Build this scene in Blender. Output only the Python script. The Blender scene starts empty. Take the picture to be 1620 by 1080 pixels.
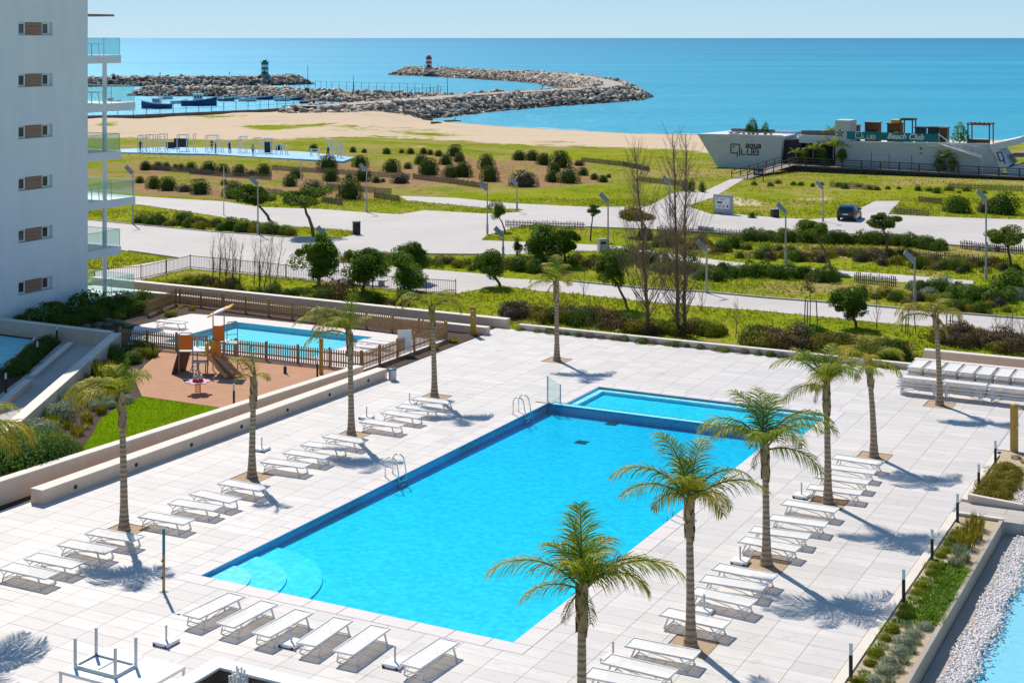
import bpy, math, random
import numpy as np
from mathutils import Vector, Matrix

scene = bpy.context.scene
R = math.radians

# ---------------------------------------------------------------- camera
FOC, CAMH = 2336.0, 16.5            # focal length in photo pixels, eye height over the pool deck
cam_d = bpy.data.cameras.new('camera')
cam = bpy.data.objects.new('camera', cam_d)
scene.collection.objects.link(cam)
cam.location = (0, 0, CAMH)
cam.rotation_euler = (R(90), 0, 0)
cam_d.sensor_width = 36.0
cam_d.lens = 36.0 * FOC / 1620.0
cam_d.shift_y = -480.0 / 1620.0     # upright verticals: level camera, lens shifted down
cam_d.clip_start = 0.5
cam_d.clip_end = 120000.0
scene.camera = cam

# ---------------------------------------------------------------- sky, sun, exposure
SUN_EL = R(48.0)
SUN_H = Vector((-0.38, 0.925, 0)).normalized()
sun_dir = Vector((SUN_H.x * math.cos(SUN_EL), SUN_H.y * math.cos(SUN_EL), math.sin(SUN_EL)))
world = bpy.data.worlds.new('World')
scene.world = world
world.use_nodes = True
wn, wl = world.node_tree.nodes, world.node_tree.links
wn.clear()
sky = wn.new('ShaderNodeTexSky')
sky.sky_type = 'NISHITA'
sky.sun_disc = False
sky.sun_elevation = SUN_EL
sky.sun_rotation = math.atan2(SUN_H.x, SUN_H.y)
sky.altitude = 20
sky.air_density = 0.5
sky.dust_density = 0.0
sky.ozone_density = 6.0
bg = wn.new('ShaderNodeBackground')
bg.inputs['Strength'].default_value = 0.15
wo = wn.new('ShaderNodeOutputWorld')
# soft shoulder on the very bright horizon, so that the whole dome keeps an even blue
den = wn.new('ShaderNodeVectorMath'); den.operation = 'MULTIPLY_ADD'
den.inputs[1].default_value = (0.3, 0.3, 0.3); den.inputs[2].default_value = (1, 1, 1)
quo = wn.new('ShaderNodeVectorMath'); quo.operation = 'DIVIDE'
tin = wn.new('ShaderNodeVectorMath'); tin.operation = 'MULTIPLY'; tin.inputs[1].default_value = (0.73, 0.915, 1.02)
wl.new(sky.outputs[0], den.inputs[0]); wl.new(sky.outputs[0], quo.inputs[0]); wl.new(den.outputs[0], quo.inputs[1])
wl.new(quo.outputs[0], tin.inputs[0])
wl.new(tin.outputs[0], bg.inputs[0])
wl.new(bg.outputs[0], wo.inputs[0])

sd = bpy.data.lights.new('sun', 'SUN')
sd.energy = 2.2
sd.angle = R(0.53)
sd.color = (1.0, 0.93, 0.83)
sun = bpy.data.objects.new('sun', sd)
scene.collection.objects.link(sun)
sun.location = (-60, 120, 160)
sun.rotation_euler = (-sun_dir).to_track_quat('-Z', 'Y').to_euler()

scene.view_settings.view_transform = 'Standard'
scene.view_settings.look = 'None'
scene.view_settings.exposure = 1.2
scene.view_settings.gamma = 1.0
scene.view_settings.use_curve_mapping = False
scene.cycles.max_bounces = 6
scene.cycles.diffuse_bounces = 4
scene.cycles.glossy_bounces = 3
scene.cycles.transmission_bounces = 4
scene.cycles.transparent_max_bounces = 12
scene.cycles.caustics_reflective = False
scene.cycles.caustics_refractive = False
scene.cycles.sample_clamp_indirect = 6.0
scene.cycles.use_denoising = True

# ---------------------------------------------------------------- frames of reference
TH = math.atan((2030 - 810) / FOC)
UX = Vector((math.sin(TH), math.cos(TH), 0))       # along the long side of the pool, away from the viewer
VX = Vector((math.cos(TH), -math.sin(TH), 0))      # along the short side, towards the right
RZ = -TH                                           # local x = VX, local y = UX
def pix(x, y, z=0.0):
    Y = FOC * (CAMH - z) / (y - 60.0)
    return Vector(((x - 810.0) / FOC * Y, Y, z))
ORG = pix(318, 910, 0)
def D(u, v, z=0.0):
    return Vector((ORG.x + u * UX.x + v * VX.x, ORG.y + u * UX.y + v * VX.y, z))
def uvz(x, y, z=0.0):
    p = pix(x, y, z) - ORG
    return p.x * UX.x + p.y * UX.y, p.x * VX.x + p.y * VX.y
def ppm(Y):
    return FOC / Y

# ---------------------------------------------------------------- mesh builder
COL = scene.collection
class MB:
    def __init__(s):
        s.v, s.f, s.m = [], [], []
    def add(s, vs, fs, m=0):
        o = len(s.v)
        s.v += [tuple(p) for p in vs]
        s.f += [tuple(i + o for i in f) for f in fs]
        s.m += [m] * len(fs)
    def box(s, x0, x1, y0, y1, z0, z1, m=0, T=None):
        vs = [(x, y, z) for z in (z0, z1) for y in (y0, y1) for x in (x0, x1)]
        if T is not None:
            vs = [tuple(T @ Vector(p)) for p in vs]
        s.add(vs, [(0, 2, 3, 1), (4, 5, 7, 6), (0, 1, 5, 4), (2, 6, 7, 3), (0, 4, 6, 2), (1, 3, 7, 5)], m)
    def bbox(s, x0, x1, y0, y1, z0, z1, b=0.01, m=0):        # box with a chamfered top edge
        vs = [(x0, y0, z0), (x1, y0, z0), (x1, y1, z0), (x0, y1, z0),
              (x0, y0, z1 - b), (x1, y0, z1 - b), (x1, y1, z1 - b), (x0, y1, z1 - b),
              (x0 + b, y0 + b, z1), (x1 - b, y0 + b, z1), (x1 - b, y1 - b, z1), (x0 + b, y1 - b, z1)]
        fs = [(3, 2, 1, 0), (8, 9, 10, 11)]
        for i in range(4):
            j = (i + 1) % 4
            fs += [(i, j, 4 + j, 4 + i), (4 + i, 4 + j, 8 + j, 8 + i)]
        s.add(vs, fs, m)
    def bar(s, p, q, w, h=None, m=0, up=(0, 0, 1)):
        p, q = Vector(p), Vector(q)
        h = h or w
        d = (q - p).normalized()
        up = Vector(up)
        if abs(d.dot(up)) > 0.95:
            up = Vector((0, 1, 0)) if abs(d.y) < 0.9 else Vector((1, 0, 0))
        a = d.cross(up).normalized() * (w / 2)
        b = a.cross(d).normalized() * (h / 2)
        vs = [p - a - b, p + a - b, p + a + b, p - a + b, q - a - b, q + a - b, q + a + b, q - a + b]
        s.add(vs, [(0, 1, 2, 3), (7, 6, 5, 4), (0, 4, 5, 1), (1, 5, 6, 2), (2, 6, 7, 3), (3, 7, 4, 0)], m)
    def tube(s, pts, rad, n=8, m=0, cap=True):
        pts = [Vector(p) for p in pts]
        if not isinstance(rad, (list, tuple)):
            rad = [rad] * len(pts)
        vs, fs = [], []
        ref = Vector((0.31, 0.87, 0.38))
        for i, p in enumerate(pts):
            d = (pts[min(i + 1, len(pts) - 1)] - pts[max(i - 1, 0)])
            d = d.normalized() if d.length > 1e-9 else Vector((0, 0, 1))
            a = d.cross(ref)
            a = a.normalized() if a.length > 1e-6 else Vector((1, 0, 0))
            b = d.cross(a)
            for k in range(n):
                t = 2 * math.pi * k / n
                vs.append(p + (a * math.cos(t) + b * math.sin(t)) * rad[i])
        for i in range(len(pts) - 1):
            for k in range(n):
                k2 = (k + 1) % n
                fs.append((i * n + k, i * n + k2, (i + 1) * n + k2, (i + 1) * n + k))
        if cap:
            fs.append(tuple(range(n - 1, -1, -1)))
            fs.append(tuple((len(pts) - 1) * n + k for k in range(n)))
        s.add(vs, fs, m)
    def prism(s, poly, z0, z1, m=0):
        a = sum(poly[i][0] * poly[(i + 1) % len(poly)][1] - poly[(i + 1) % len(poly)][0] * poly[i][1] for i in range(len(poly)))
        if a < 0:
            poly = poly[::-1]
        n = len(poly)
        zz0 = z0 if isinstance(z0, (list, tuple)) else [z0] * n
        zz1 = z1 if isinstance(z1, (list, tuple)) else [z1] * n
        if a < 0:
            zz0, zz1 = list(zz0)[::-1], list(zz1)[::-1]
        vs = [(p[0], p[1], zz0[i]) for i, p in enumerate(poly)] + [(p[0], p[1], zz1[i]) for i, p in enumerate(poly)]
        fs = [tuple(range(n - 1, -1, -1)), tuple(range(n, 2 * n))]
        fs += [(i, (i + 1) % n, n + (i + 1) % n, n + i) for i in range(n)]
        s.add(vs, fs, m)
    def plate(s, quad, t, m=0):                              # a thick plate from 4 points, thickness along its normal
        q = [Vector(p) for p in quad]
        nrm = (q[1] - q[0]).cross(q[3] - q[0]).normalized() * t
        vs = q + [p - nrm for p in q]
        s.add(vs, [(0, 1, 2, 3), (7, 6, 5, 4), (0, 4, 5, 1), (1, 5, 6, 2), (2, 6, 7, 3), (3, 7, 4, 0)], m)
    def build(s, name, mats, parent=None, loc=None, rz=0.0, smooth=False, mesh_only=False):
        me = bpy.data.meshes.new(name)
        me.from_pydata(s.v, [], s.f)
        if not isinstance(mats, (list, tuple)):
            mats = [mats]
        for mt in mats:
            me.materials.append(mt)
        if len(mats) > 1:
            me.polygons.foreach_set('material_index', s.m)
        if smooth:
            me.polygons.foreach_set('use_smooth', [True] * len(me.polygons))
        me.update()
        if mesh_only:
            return me
        return put(name, me, parent, loc, rz)

def put(name, me, parent=None, loc=None, rz=0.0):
    o = bpy.data.objects.new(name, me)
    COL.objects.link(o)
    if loc is not None:
        o.location = loc
    o.rotation_euler = (0, 0, rz)
    if parent is not None:
        o.parent = parent
    return o
def tag(o, label=None, cat=None, group=None, kind=None):
    if label: o['label'] = label
    if cat: o['category'] = cat
    if group: o['group'] = group
    if kind: o['kind'] = kind
    return o
def thing(name, label, cat, loc=(0, 0, 0), rz=0.0, group=None):
    return tag(put(name, None, None, loc, rz), label, cat, group)
def copy_tree(root, loc, rz, label, group=None):
    r = root.copy()
    COL.objects.link(r)
    r.location = loc
    r.rotation_euler = (0, 0, rz)
    r['label'] = label
    if group: r['group'] = group
    for ch in root.children:
        c = ch.copy()
        COL.objects.link(c)
        c.parent = r
        for g in ch.children:
            d = g.copy()
            COL.objects.link(d)
            d.parent = c
    return r
def np_mesh(name, V, quads=None, tris=None, mats=(), mi=None, attrs=None, smooth=False):
    """mesh from numpy arrays"""
    me = bpy.data.meshes.new(name)
    nq = 0 if quads is None else len(quads)
    nt = 0 if tris is None else len(tris)
    me.vertices.add(len(V))
    me.vertices.foreach_set('co', np.asarray(V, np.float32).ravel())
    me.loops.add(nq * 4 + nt * 3)
    idx = np.concatenate([quads.ravel() if nq else np.zeros(0, int), tris.ravel() if nt else np.zeros(0, int)])
    me.loops.foreach_set('vertex_index', idx.astype(np.int32))
    me.polygons.add(nq + nt)
    st = np.concatenate([np.arange(nq) * 4, nq * 4 + np.arange(nt) * 3]).astype(np.int32)
    me.polygons.foreach_set('loop_start', st)
    for mt in mats:
        me.materials.append(mt)
    if mi is not None:
        me.polygons.foreach_set('material_index', np.asarray(mi, np.int32))
    if smooth:
        me.polygons.foreach_set('use_smooth', np.ones(nq + nt, bool))
    if attrs:
        for k, (dom, arr) in attrs.items():
            a = me.attributes.new(k, 'FLOAT', dom)
            a.data.foreach_set('value', np.asarray(arr, np.float32))
    me.update(calc_edges=True)
    me.validate()
    return me
NUM = ['zeroth', 'first', 'second', 'third', 'fourth', 'fifth', 'sixth', 'seventh', 'eighth', 'ninth', 'tenth', 'eleventh', 'twelfth',
       'thirteenth', 'fourteenth', 'fifteenth', 'sixteenth', 'seventeenth', 'eighteenth', 'nineteenth', 'twentieth',
       'twenty-first', 'twenty-second', 'twenty-third', 'twenty-fourth', 'twenty-fifth', 'twenty-sixth', 'twenty-seventh', 'twenty-eighth', 'twenty-ninth', 'thirtieth',
       'thirty-first', 'thirty-second', 'thirty-third', 'thirty-fourth', 'thirty-fifth', 'thirty-sixth', 'thirty-seventh', 'thirty-eighth', 'thirty-ninth', 'fortieth']
for tens in ('forty', 'fifty', 'sixty', 'seventy'):
    NUM += [tens + '-' + w for w in NUM[1:10]] + [{'forty': 'fiftieth', 'fifty': 'sixtieth', 'sixty': 'seventieth', 'seventy': 'eightieth'}[tens]]
# ---------------------------------------------------------------- materials
def nodes_of(name):
    m = bpy.data.materials.new(name)
    m.use_nodes = True
    nt = m.node_tree
    nt.nodes.clear()
    out = nt.nodes.new('ShaderNodeOutputMaterial')
    return m, nt.nodes, nt.links, out
def pos_coord(N, L, scale=(1, 1, 1), rz=0.0, obj=False):
    if obj:
        g = N.new('ShaderNodeTexCoord').outputs['Object']
    else:
        g = N.new('ShaderNodeNewGeometry').outputs['Position']
    mp = N.new('ShaderNodeMapping')
    mp.inputs['Scale'].default_value = scale
    if rz:
        rot = N.new('ShaderNodeVectorRotate')
        rot.rotation_type = 'Z_AXIS'
        rot.inputs['Angle'].default_value = rz
        L.new(g, rot.inputs['Vector'])
        g = rot.outputs[0]
    L.new(g, mp.inputs['Vector'])
    return mp.outputs[0]
def noise(N, L, co, scale, detail=4, rough=0.55):
    n = N.new('ShaderNodeTexNoise')
    n.inputs['Scale'].default_value = scale
    n.inputs['Detail'].default_value = detail
    n.inputs['Roughness'].default_value = rough
    L.new(co, n.inputs['Vector'])
    return n.outputs['Fac']
def ramp(N, L, fac, stops):
    r = N.new('ShaderNodeValToRGB')
    e = r.color_ramp.elements
    while len(e) < len(stops):
        e.new(0.5)
    for i, (p, c) in enumerate(stops):
        e[i].position = p
        e[i].color = (*c, 1)
    L.new(fac, r.inputs[0])
    return r.outputs[0]
def mixc(N, L, fac, a, b, mode='MIX'):
    m = N.new('ShaderNodeMix')
    m.data_type = 'RGBA'
    m.blend_type = mode
    for sock, val in ((m.inputs[0], fac), (m.inputs[6], a), (m.inputs[7], b)):
        if isinstance(val, (int, float)):
            sock.default_value = val
        elif isinstance(val, tuple):
            sock.default_value = (*val, 1)
        else:
            L.new(val, sock)
    return m.outputs[2]
def mth(N, L, op, a, b=None, clamp=False):
    m = N.new('ShaderNodeMath')
    m.operation = op
    m.use_clamp = clamp
    for i, val in enumerate((a, b)):
        if val is None: continue
        if isinstance(val, (int, float)): m.inputs[i].default_value = val
        else: L.new(val, m.inputs[i])
    return m.outputs[0]
def principled(N, L, out, col, rough=0.7, bump=None, bstr=0.3, bdist=0.02, metal=0.0, spec=0.5):
    p = N.new('ShaderNodeBsdfPrincipled')
    if isinstance(col, tuple): p.inputs['Base Color'].default_value = (*col, 1)
    else: L.new(col, p.inputs['Base Color'])
    if isinstance(rough, (int, float)): p.inputs['Roughness'].default_value = rough
    else: L.new(rough, p.inputs['Roughness'])
    p.inputs['Metallic'].default_value = metal
    p.inputs['Specular IOR Level'].default_value = spec
    if bump is not None:
        b = N.new('ShaderNodeBump')
        b.inputs['Strength'].default_value = bstr
        b.inputs['Distance'].default_value = bdist
        L.new(bump, b.inputs['Height'])
        L.new(b.outputs[0], p.inputs['Normal'])
    L.new(p.outputs[0], out.inputs[0])
    return p
def mat(name, c1, c2=None, scale=4.0, rough=0.7, bump=0.0, bscale=None, bdist=0.02, metal=0.0, spec=0.22, stretch=(1, 1, 1), rz=0.0, detail=5, obj=False, lo=0.3, hi=0.7):
    m, N, L, out = nodes_of(name)
    if c2 is None:
        c2 = tuple(c * 0.86 for c in c1)
    co = pos_coord(N, L, stretch, rz, obj)
    f = noise(N, L, co, scale, detail)
    col = ramp(N, L, f, [(lo, c1), (hi, c2)])
    b = noise(N, L, co, bscale or scale * 4, 4) if bump else None
    principled(N, L, out, col, rough, b, bump, bdist, metal, spec)
    return m
def leafmat(name, stops, transl=0.3, rough=0.55, big=0.35):
    """foliage: each leaf (mesh island) its own tint, plants differ a little among themselves"""
    m, N, L, out = nodes_of(name)
    g = N.new('ShaderNodeNewGeometry')
    oi = N.new('ShaderNodeObjectInfo')
    f = mth(N, L, 'ADD', mth(N, L, 'MULTIPLY', g.outputs['Random Per Island'], 1 - big), mth(N, L, 'MULTIPLY', oi.outputs['Random'], big))
    col = ramp(N, L, f, stops)
    p = N.new('ShaderNodeBsdfPrincipled')
    p.inputs['Roughness'].default_value = rough
    p.inputs['Specular IOR Level'].default_value = 0.10
    L.new(col, p.inputs['Base Color'])
    t = N.new('ShaderNodeBsdfTranslucent')
    L.new(mixc(N, L, 1.0, col, (1.0, 1.0, 0.6), 'MULTIPLY'), t.inputs[0])
    mx = N.new('ShaderNodeMixShader')
    mx.inputs[0].default_value = transl
    L.new(p.outputs[0], mx.inputs[1])
    L.new(t.outputs[0], mx.inputs[2])
    L.new(mx.outputs[0], out.inputs[0])
    return m
def glass(name, tint, refl=0.12, rough=0.02, haze=None, hz=0.0):
    m, N, L, out = nodes_of(name)
    tr = N.new('ShaderNodeBsdfTransparent')
    tr.inputs[0].default_value = (*tint, 1)
    gl = N.new('ShaderNodeBsdfGlossy')
    gl.inputs['Roughness'].default_value = rough
    lw = N.new('ShaderNodeLayerWeight')
    fr = mth(N, L, 'MULTIPLY', mth(N, L, 'POWER', lw.outputs['Facing'], 5.0), 0.7)
    mx = N.new('ShaderNodeMixShader')
    L.new(mth(N, L, 'ADD', fr, refl, True), mx.inputs[0])
    L.new(tr.outputs[0], mx.inputs[1])
    L.new(gl.outputs[0], mx.inputs[2])
    last = mx.outputs[0]
    if haze:
        df = N.new('ShaderNodeBsdfDiffuse')
        df.inputs[0].default_value = (*haze, 1)
        m2 = N.new('ShaderNodeMixShader')
        m2.inputs[0].default_value = hz
        L.new(last, m2.inputs[1]); L.new(df.outputs[0], m2.inputs[2])
        last = m2.outputs[0]
    L.new(last, out.inputs[0])
    return m
def water(name, tint, bscale, bstr, bdist, rough=0.03, cap=0.35, absorb=None, dens=2.0):
    """clear pool water: fresnel mirror over a tinted see-through body"""
    m, N, L, out = nodes_of(name)
    co = pos_coord(N, L, (1, 1, 1))
    h = mth(N, L, 'ADD', noise(N, L, co, bscale, 3), mth(N, L, 'MULTIPLY', noise(N, L, co, bscale * 3.3, 3), 0.5))
    b = N.new('ShaderNodeBump')
    b.inputs['Strength'].default_value = bstr
    b.inputs['Distance'].default_value = bdist
    L.new(h, b.inputs['Height'])
    tr = N.new('ShaderNodeBsdfTransparent')
    tr.inputs[0].default_value = (*tint, 1)
    gl = N.new('ShaderNodeBsdfGlossy')
    gl.inputs['Roughness'].default_value = rough
    L.new(b.outputs[0], gl.inputs['Normal'])
    fr = N.new('ShaderNodeFresnel')
    fr.inputs[0].default_value = 1.33
    L.new(b.outputs[0], fr.inputs['Normal'])
    mx = N.new('ShaderNodeMixShader')
    L.new(mth(N, L, 'MINIMUM', fr.outputs[0], cap), mx.inputs[0])
    L.new(tr.outputs[0], mx.inputs[1])
    L.new(gl.outputs[0], mx.inputs[2])
    L.new(mx.outputs[0], out.inputs[0])
    if absorb:
        va = N.new('ShaderNodeVolumeAbsorption')
        va.inputs['Color'].default_value = (*absorb, 1)
        va.inputs['Density'].default_value = dens
        L.new(va.outputs[0], out.inputs['Volume'])
    return m
M = {}
# deck tiles: pale porcelain with streaks along the tile and a tint of its own per tile
def tile_mat():
    m, N, L, out = nodes_of('deck_tile')
    a = N.new('ShaderNodeAttribute'); a.attribute_name = 'tint'
    co = pos_coord(N, L, (0.35, 3.2, 1), -RZ)
    st = noise(N, L, co, 1.6, 6, 0.6)
    co2 = pos_coord(N, L)
    bl = noise(N, L, co2, 0.25, 4)
    base = ramp(N, L, a.outputs['Fac'], [(0.0, (0.58, 0.545, 0.515)), (0.5, (0.665, 0.615, 0.58)), (1.0, (0.735, 0.675, 0.63))])
    c = mixc(N, L, ramp(N, L, st, [(0.35, (0, 0, 0)), (0.65, (0.7, 0.7, 0.7))]), base, (0.57, 0.535, 0.505))
    c = mixc(N, L, ramp(N, L, bl, [(0.45, (0, 0, 0)), (0.75, (0.5, 0.5, 0.5))]), c, (0.55, 0.52, 0.49))
    spots = noise(N, L, co2, 0.9, 8, 0.7)
    c = mixc(N, L, ramp(N, L, spots, [(0.575, (0, 0, 0)), (0.63, (0.38, 0.38, 0.38))]), c, (0.44, 0.42, 0.40))
    principled(N, L, out, c, 0.55, st, 0.06, 0.01, spec=0.35)
    return m
M['tile'] = tile_mat()
M['joint'] = mat('tile_joint', (0.47, 0.44, 0.415), rough=0.9)
M['coping'] = mat('coping_stone', (0.72, 0.655, 0.625), (0.66, 0.60, 0.575), 2.0, 0.55, 0.05, stretch=(0.5, 3, 1), rz=-RZ)
M['wall_stone'] = mat('pale_wall_stone', (0.74, 0.575, 0.44), (0.65, 0.50, 0.375), 1.3, 0.75, 0.1, 12, stretch=(1, 1, 2.0))
M['wall_cap'] = mat('wall_cap_stone', (0.76, 0.69, 0.60), (0.70, 0.62, 0.53), 1.5, 0.6, 0.05)
M['render'] = mat('white_render', (0.89, 0.89, 0.88), (0.82, 0.825, 0.83), 1.3, 0.85, 0.04, 30, stretch=(1, 1, 0.25))
M['white_paint'] = mat('white_paint', (0.80, 0.80, 0.79), (0.75, 0.75, 0.74), 3, 0.45)
M['white_metal'] = mat('white_metal', (0.76, 0.76, 0.75), (0.70, 0.70, 0.69), 3, 0.4)
M['lamp_grey'] = mat('lamp_grey', (0.44, 0.42, 0.385), (0.37, 0.355, 0.33), 3, 0.7)
M['grey_metal'] = mat('grey_metal', (0.32, 0.34, 0.35), (0.26, 0.28, 0.29), 3, 0.45, metal=0.3)
M['pale_metal'] = mat('pale_grey_metal', (0.50, 0.53, 0.54), (0.43, 0.46, 0.47), 4, 0.4, metal=0.4)
M['chrome'] = mat('chrome', (0.72, 0.71, 0.68), (0.6, 0.59, 0.56), 5, 0.18, metal=1.0)
M['dark_metal'] = mat('dark_metal', (0.035, 0.036, 0.038), (0.05, 0.05, 0.05), 5, 0.5, metal=0.2)
M['black'] = mat('black_plastic', (0.02, 0.02, 0.021), (0.028, 0.028, 0.028), 5, 0.5)
M['wood'] = mat('fence_wood', (0.50, 0.29, 0.135), (0.36, 0.195, 0.085), 3, 0.75, 0.25, 20, stretch=(6, 6, 0.7))
M['wood_panel'] = mat('window_wood_panel', (0.40, 0.23, 0.15), (0.33, 0.185, 0.115), 2, 0.6, 0.1, 18, stretch=(0.6, 0.6, 7))
M['old_wood'] = mat('weathered_wood', (0.25, 0.20, 0.155), (0.15, 0.12, 0.095), 2, 0.85, 0.3, 12)
M['board_wood'] = mat('boardwalk_wood', (0.33, 0.28, 0.235), (0.24, 0.20, 0.165), 3, 0.8, 0.2, 14)
M['rail_wood'] = mat('railing_wood', (0.105, 0.085, 0.068), (0.07, 0.056, 0.045), 3, 0.8)
M['club_white'] = mat('white_cladding', (0.60, 0.61, 0.585), (0.50, 0.515, 0.495), 1.2, 0.7, 0.15, 6, stretch=(0.4, 0.4, 5))
M['club_pale'] = mat('pale_roof', (0.66, 0.69, 0.72), (0.60, 0.63, 0.66), 1.5, 0.6)
M['club_dark'] = mat('dark_cladding', (0.03, 0.033, 0.04), (0.045, 0.048, 0.055), 2, 0.6)
M['teal'] = mat('teal_banner', (0.012, 0.20, 0.23), (0.014, 0.17, 0.20), 1, 0.45)
M['orange'] = mat('orange_panel', (0.86, 0.22, 0.03), (0.80, 0.20, 0.027), 3, 0.4)
M['yellow'] = mat('yellow_panel', (0.88, 0.50, 0.06), (0.82, 0.45, 0.05), 3, 0.4)
M['mustard'] = mat('mustard_metal', (0.52, 0.31, 0.06), (0.45, 0.26, 0.05), 3, 0.45)
M['slide'] = mat('tan_plastic', (0.70, 0.37, 0.17), (0.64, 0.33, 0.15), 3, 0.35)
M['brown_panel'] = mat('brown_panel', (0.15, 0.08, 0.045), (0.12, 0.065, 0.04), 3, 0.6)
M['rubber'] = mat('play_rubber', (0.50, 0.275, 0.165), (0.44, 0.235, 0.14), 1.2, 0.9, 0.2, 60)
M['lawn'] = mat('lawn', (0.21, 0.33, 0.006), (0.15, 0.25, 0.005), 0.9, 0.95, 0.6, 60, bdist=0.05, spec=0.0)
M['mulch'] = mat('bark_mulch', (0.12, 0.075, 0.055), (0.055, 0.036, 0.028), 14, 0.95, 0.9, 30, bdist=0.05)
M['gravel_tan'] = mat('tan_gravel', (0.52, 0.38, 0.25), (0.36, 0.255, 0.165), 22, 0.95, 0.8, 40)
M['planter_soil'] = mat('sandy_soil', (0.55, 0.44, 0.30), (0.43, 0.33, 0.21), 8, 0.95, 0.6, 40)
M['paving'] = mat('promenade_paving', (0.53, 0.49, 0.46), (0.46, 0.425, 0.40), 0.35, 0.85, 0.1, 12, detail=9)
M['paving_warm'] = mat('path_paving', (0.52, 0.475, 0.435), (0.45, 0.41, 0.375), 0.5, 0.85, 0.1, 12, detail=9)
def paving_mat(name, a, b):
    m, N, L, out = nodes_of(name)
    co = pos_coord(N, L, (1, 1, 1), -RZ)
    br = N.new('ShaderNodeTexBrick')
    br.inputs['Scale'].default_value = 1.0
    br.inputs['Brick Width'].default_value = 1.2
    br.inputs['Row Height'].default_value = 0.6
    br.inputs['Mortar Size'].default_value = 0.02
    br.inputs['Color1'].default_value = (0.45, 0.45, 0.45, 1); br.inputs['Color2'].default_value = (0.75, 0.75, 0.75, 1); br.inputs['Mortar'].default_value = (0.1, 0.1, 0.1, 1)
    L.new(co, br.inputs['Vector'])
    big = noise(N, L, co, 0.12, 7, 0.65)
    f = mth(N, L, 'ADD', mth(N, L, 'MULTIPLY', br.outputs['Color'], 0.35), mth(N, L, 'MULTIPLY', big, 0.75))
    c = ramp(N, L, f, [(0.3, tuple(x * .82 for x in b)), (0.5, b), (0.75, a)])
    principled(N, L, out, c, 0.85, br.outputs['Fac'], 0.1, 0.01)
    return m
M['paving'] = paving_mat('promenade_paving', (0.56, 0.515, 0.48), (0.49, 0.45, 0.42))
M['kerb'] = mat('kerb_stone', (0.50, 0.48, 0.45), (0.42, 0.40, 0.38), 2, 0.85)
M['court_blue'] = mat('court_floor', (0.33, 0.56, 0.70), (0.28, 0.50, 0.65), 0.5, 0.7)
M['rock'] = mat('armour_rock', (0.40, 0.335, 0.265), (0.27, 0.22, 0.175), 0.35, 0.9, 0.6, 2.5, bdist=0.2)
M['pale_rock'] = mat('pale_armour_rock', (0.58, 0.50, 0.41), (0.42, 0.355, 0.285), 0.35, 0.9, 0.5, 2.5, bdist=0.2)
M['wet_rock'] = mat('dark_wet_rock', (0.07, 0.062, 0.055), (0.12, 0.105, 0.09), 0.4, 0.7, 0.6, 2.5, bdist=0.2)
M['conc'] = mat('concrete', (0.46, 0.40, 0.335), (0.38, 0.33, 0.275), 0.4, 0.9, 0.2, 4)
M['quay'] = mat('quay_stone', (0.20, 0.165, 0.135), (0.14, 0.115, 0.095), 0.6, 0.9, 0.3, 3)
M['pebble'] = mat('white_pebble', (0.86, 0.83, 0.81), (0.66, 0.60, 0.57), 9, 0.7)
M['bark'] = mat('bark', (0.20, 0.145, 0.105), (0.12, 0.088, 0.065), 4, 0.9, 0.5, 20, stretch=(1, 1, 0.3))
M['twig'] = mat('bare_twig', (0.34, 0.23, 0.165), (0.25, 0.165, 0.12), 4, 0.9)
M['win_frame'] = mat('window_frame', (0.78, 0.78, 0.77), None, 4, 0.5)
M['win_dark'] = mat('window_glass', (0.012, 0.03, 0.038), (0.02, 0.05, 0.06), 1, 0.06, spec=0.8)
M['curtain'] = mat('blind', (0.10, 0.17, 0.19), (0.07, 0.12, 0.14), 1, 0.5)
M['red'] = mat('red_paint', (0.60, 0.045, 0.05), None, 3, 0.5)
M['green_paint'] = mat('green_paint', (0.015, 0.25, 0.18), None, 3, 0.5)
M['hull_blue'] = mat('blue_hull_paint', (0.02, 0.075, 0.22), None, 3, 0.45)
M['car_paint'] = mat('dark_blue_car_paint', (0.006, 0.014, 0.035), None, 3, 0.15, spec=0.7)
M['tyre'] = mat('tyre_rubber', (0.02, 0.02, 0.02), None, 5, 0.8)
M['tail'] = mat('tail_lamp', (0.35, 0.01, 0.012), None, 5, 0.25)
M['skin'] = mat('skin', (0.42, 0.23, 0.15), None, 5, 0.6)
M['cloth_dark'] = mat('dark_cloth', (0.03, 0.035, 0.05), None, 5, 0.9)
M['cloth_light'] = mat('light_cloth', (0.45, 0.45, 0.47), None, 5, 0.9)
M['cloth_red'] = mat('red_cloth', (0.35, 0.05, 0.05), None, 5, 0.9)
M['hair'] = mat('hair', (0.03, 0.02, 0.015), None, 5, 0.8)
M['glass'] = glass('railing_glass', (0.88, 0.965, 0.96), 0.05, 0.02, (0.45, 0.75, 0.72), 0.05)
M['pool_water'] = water('pool_water', (1.0, 1.0, 1.0), 3.0, 0.45, 0.03, 0.02, 0.10, (0.0, 0.94, 0.99), 3.4)
M['kid_water'] = water('kids_pool_water', (0.70, 0.97, 1.0), 3.0, 0.4, 0.03, 0.02, 0.2)
M['channel_water'] = water('reflecting_water', (0.80, 0.96, 1.0), 3.0, 0.4, 0.02, 0.02, 0.25)
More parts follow.
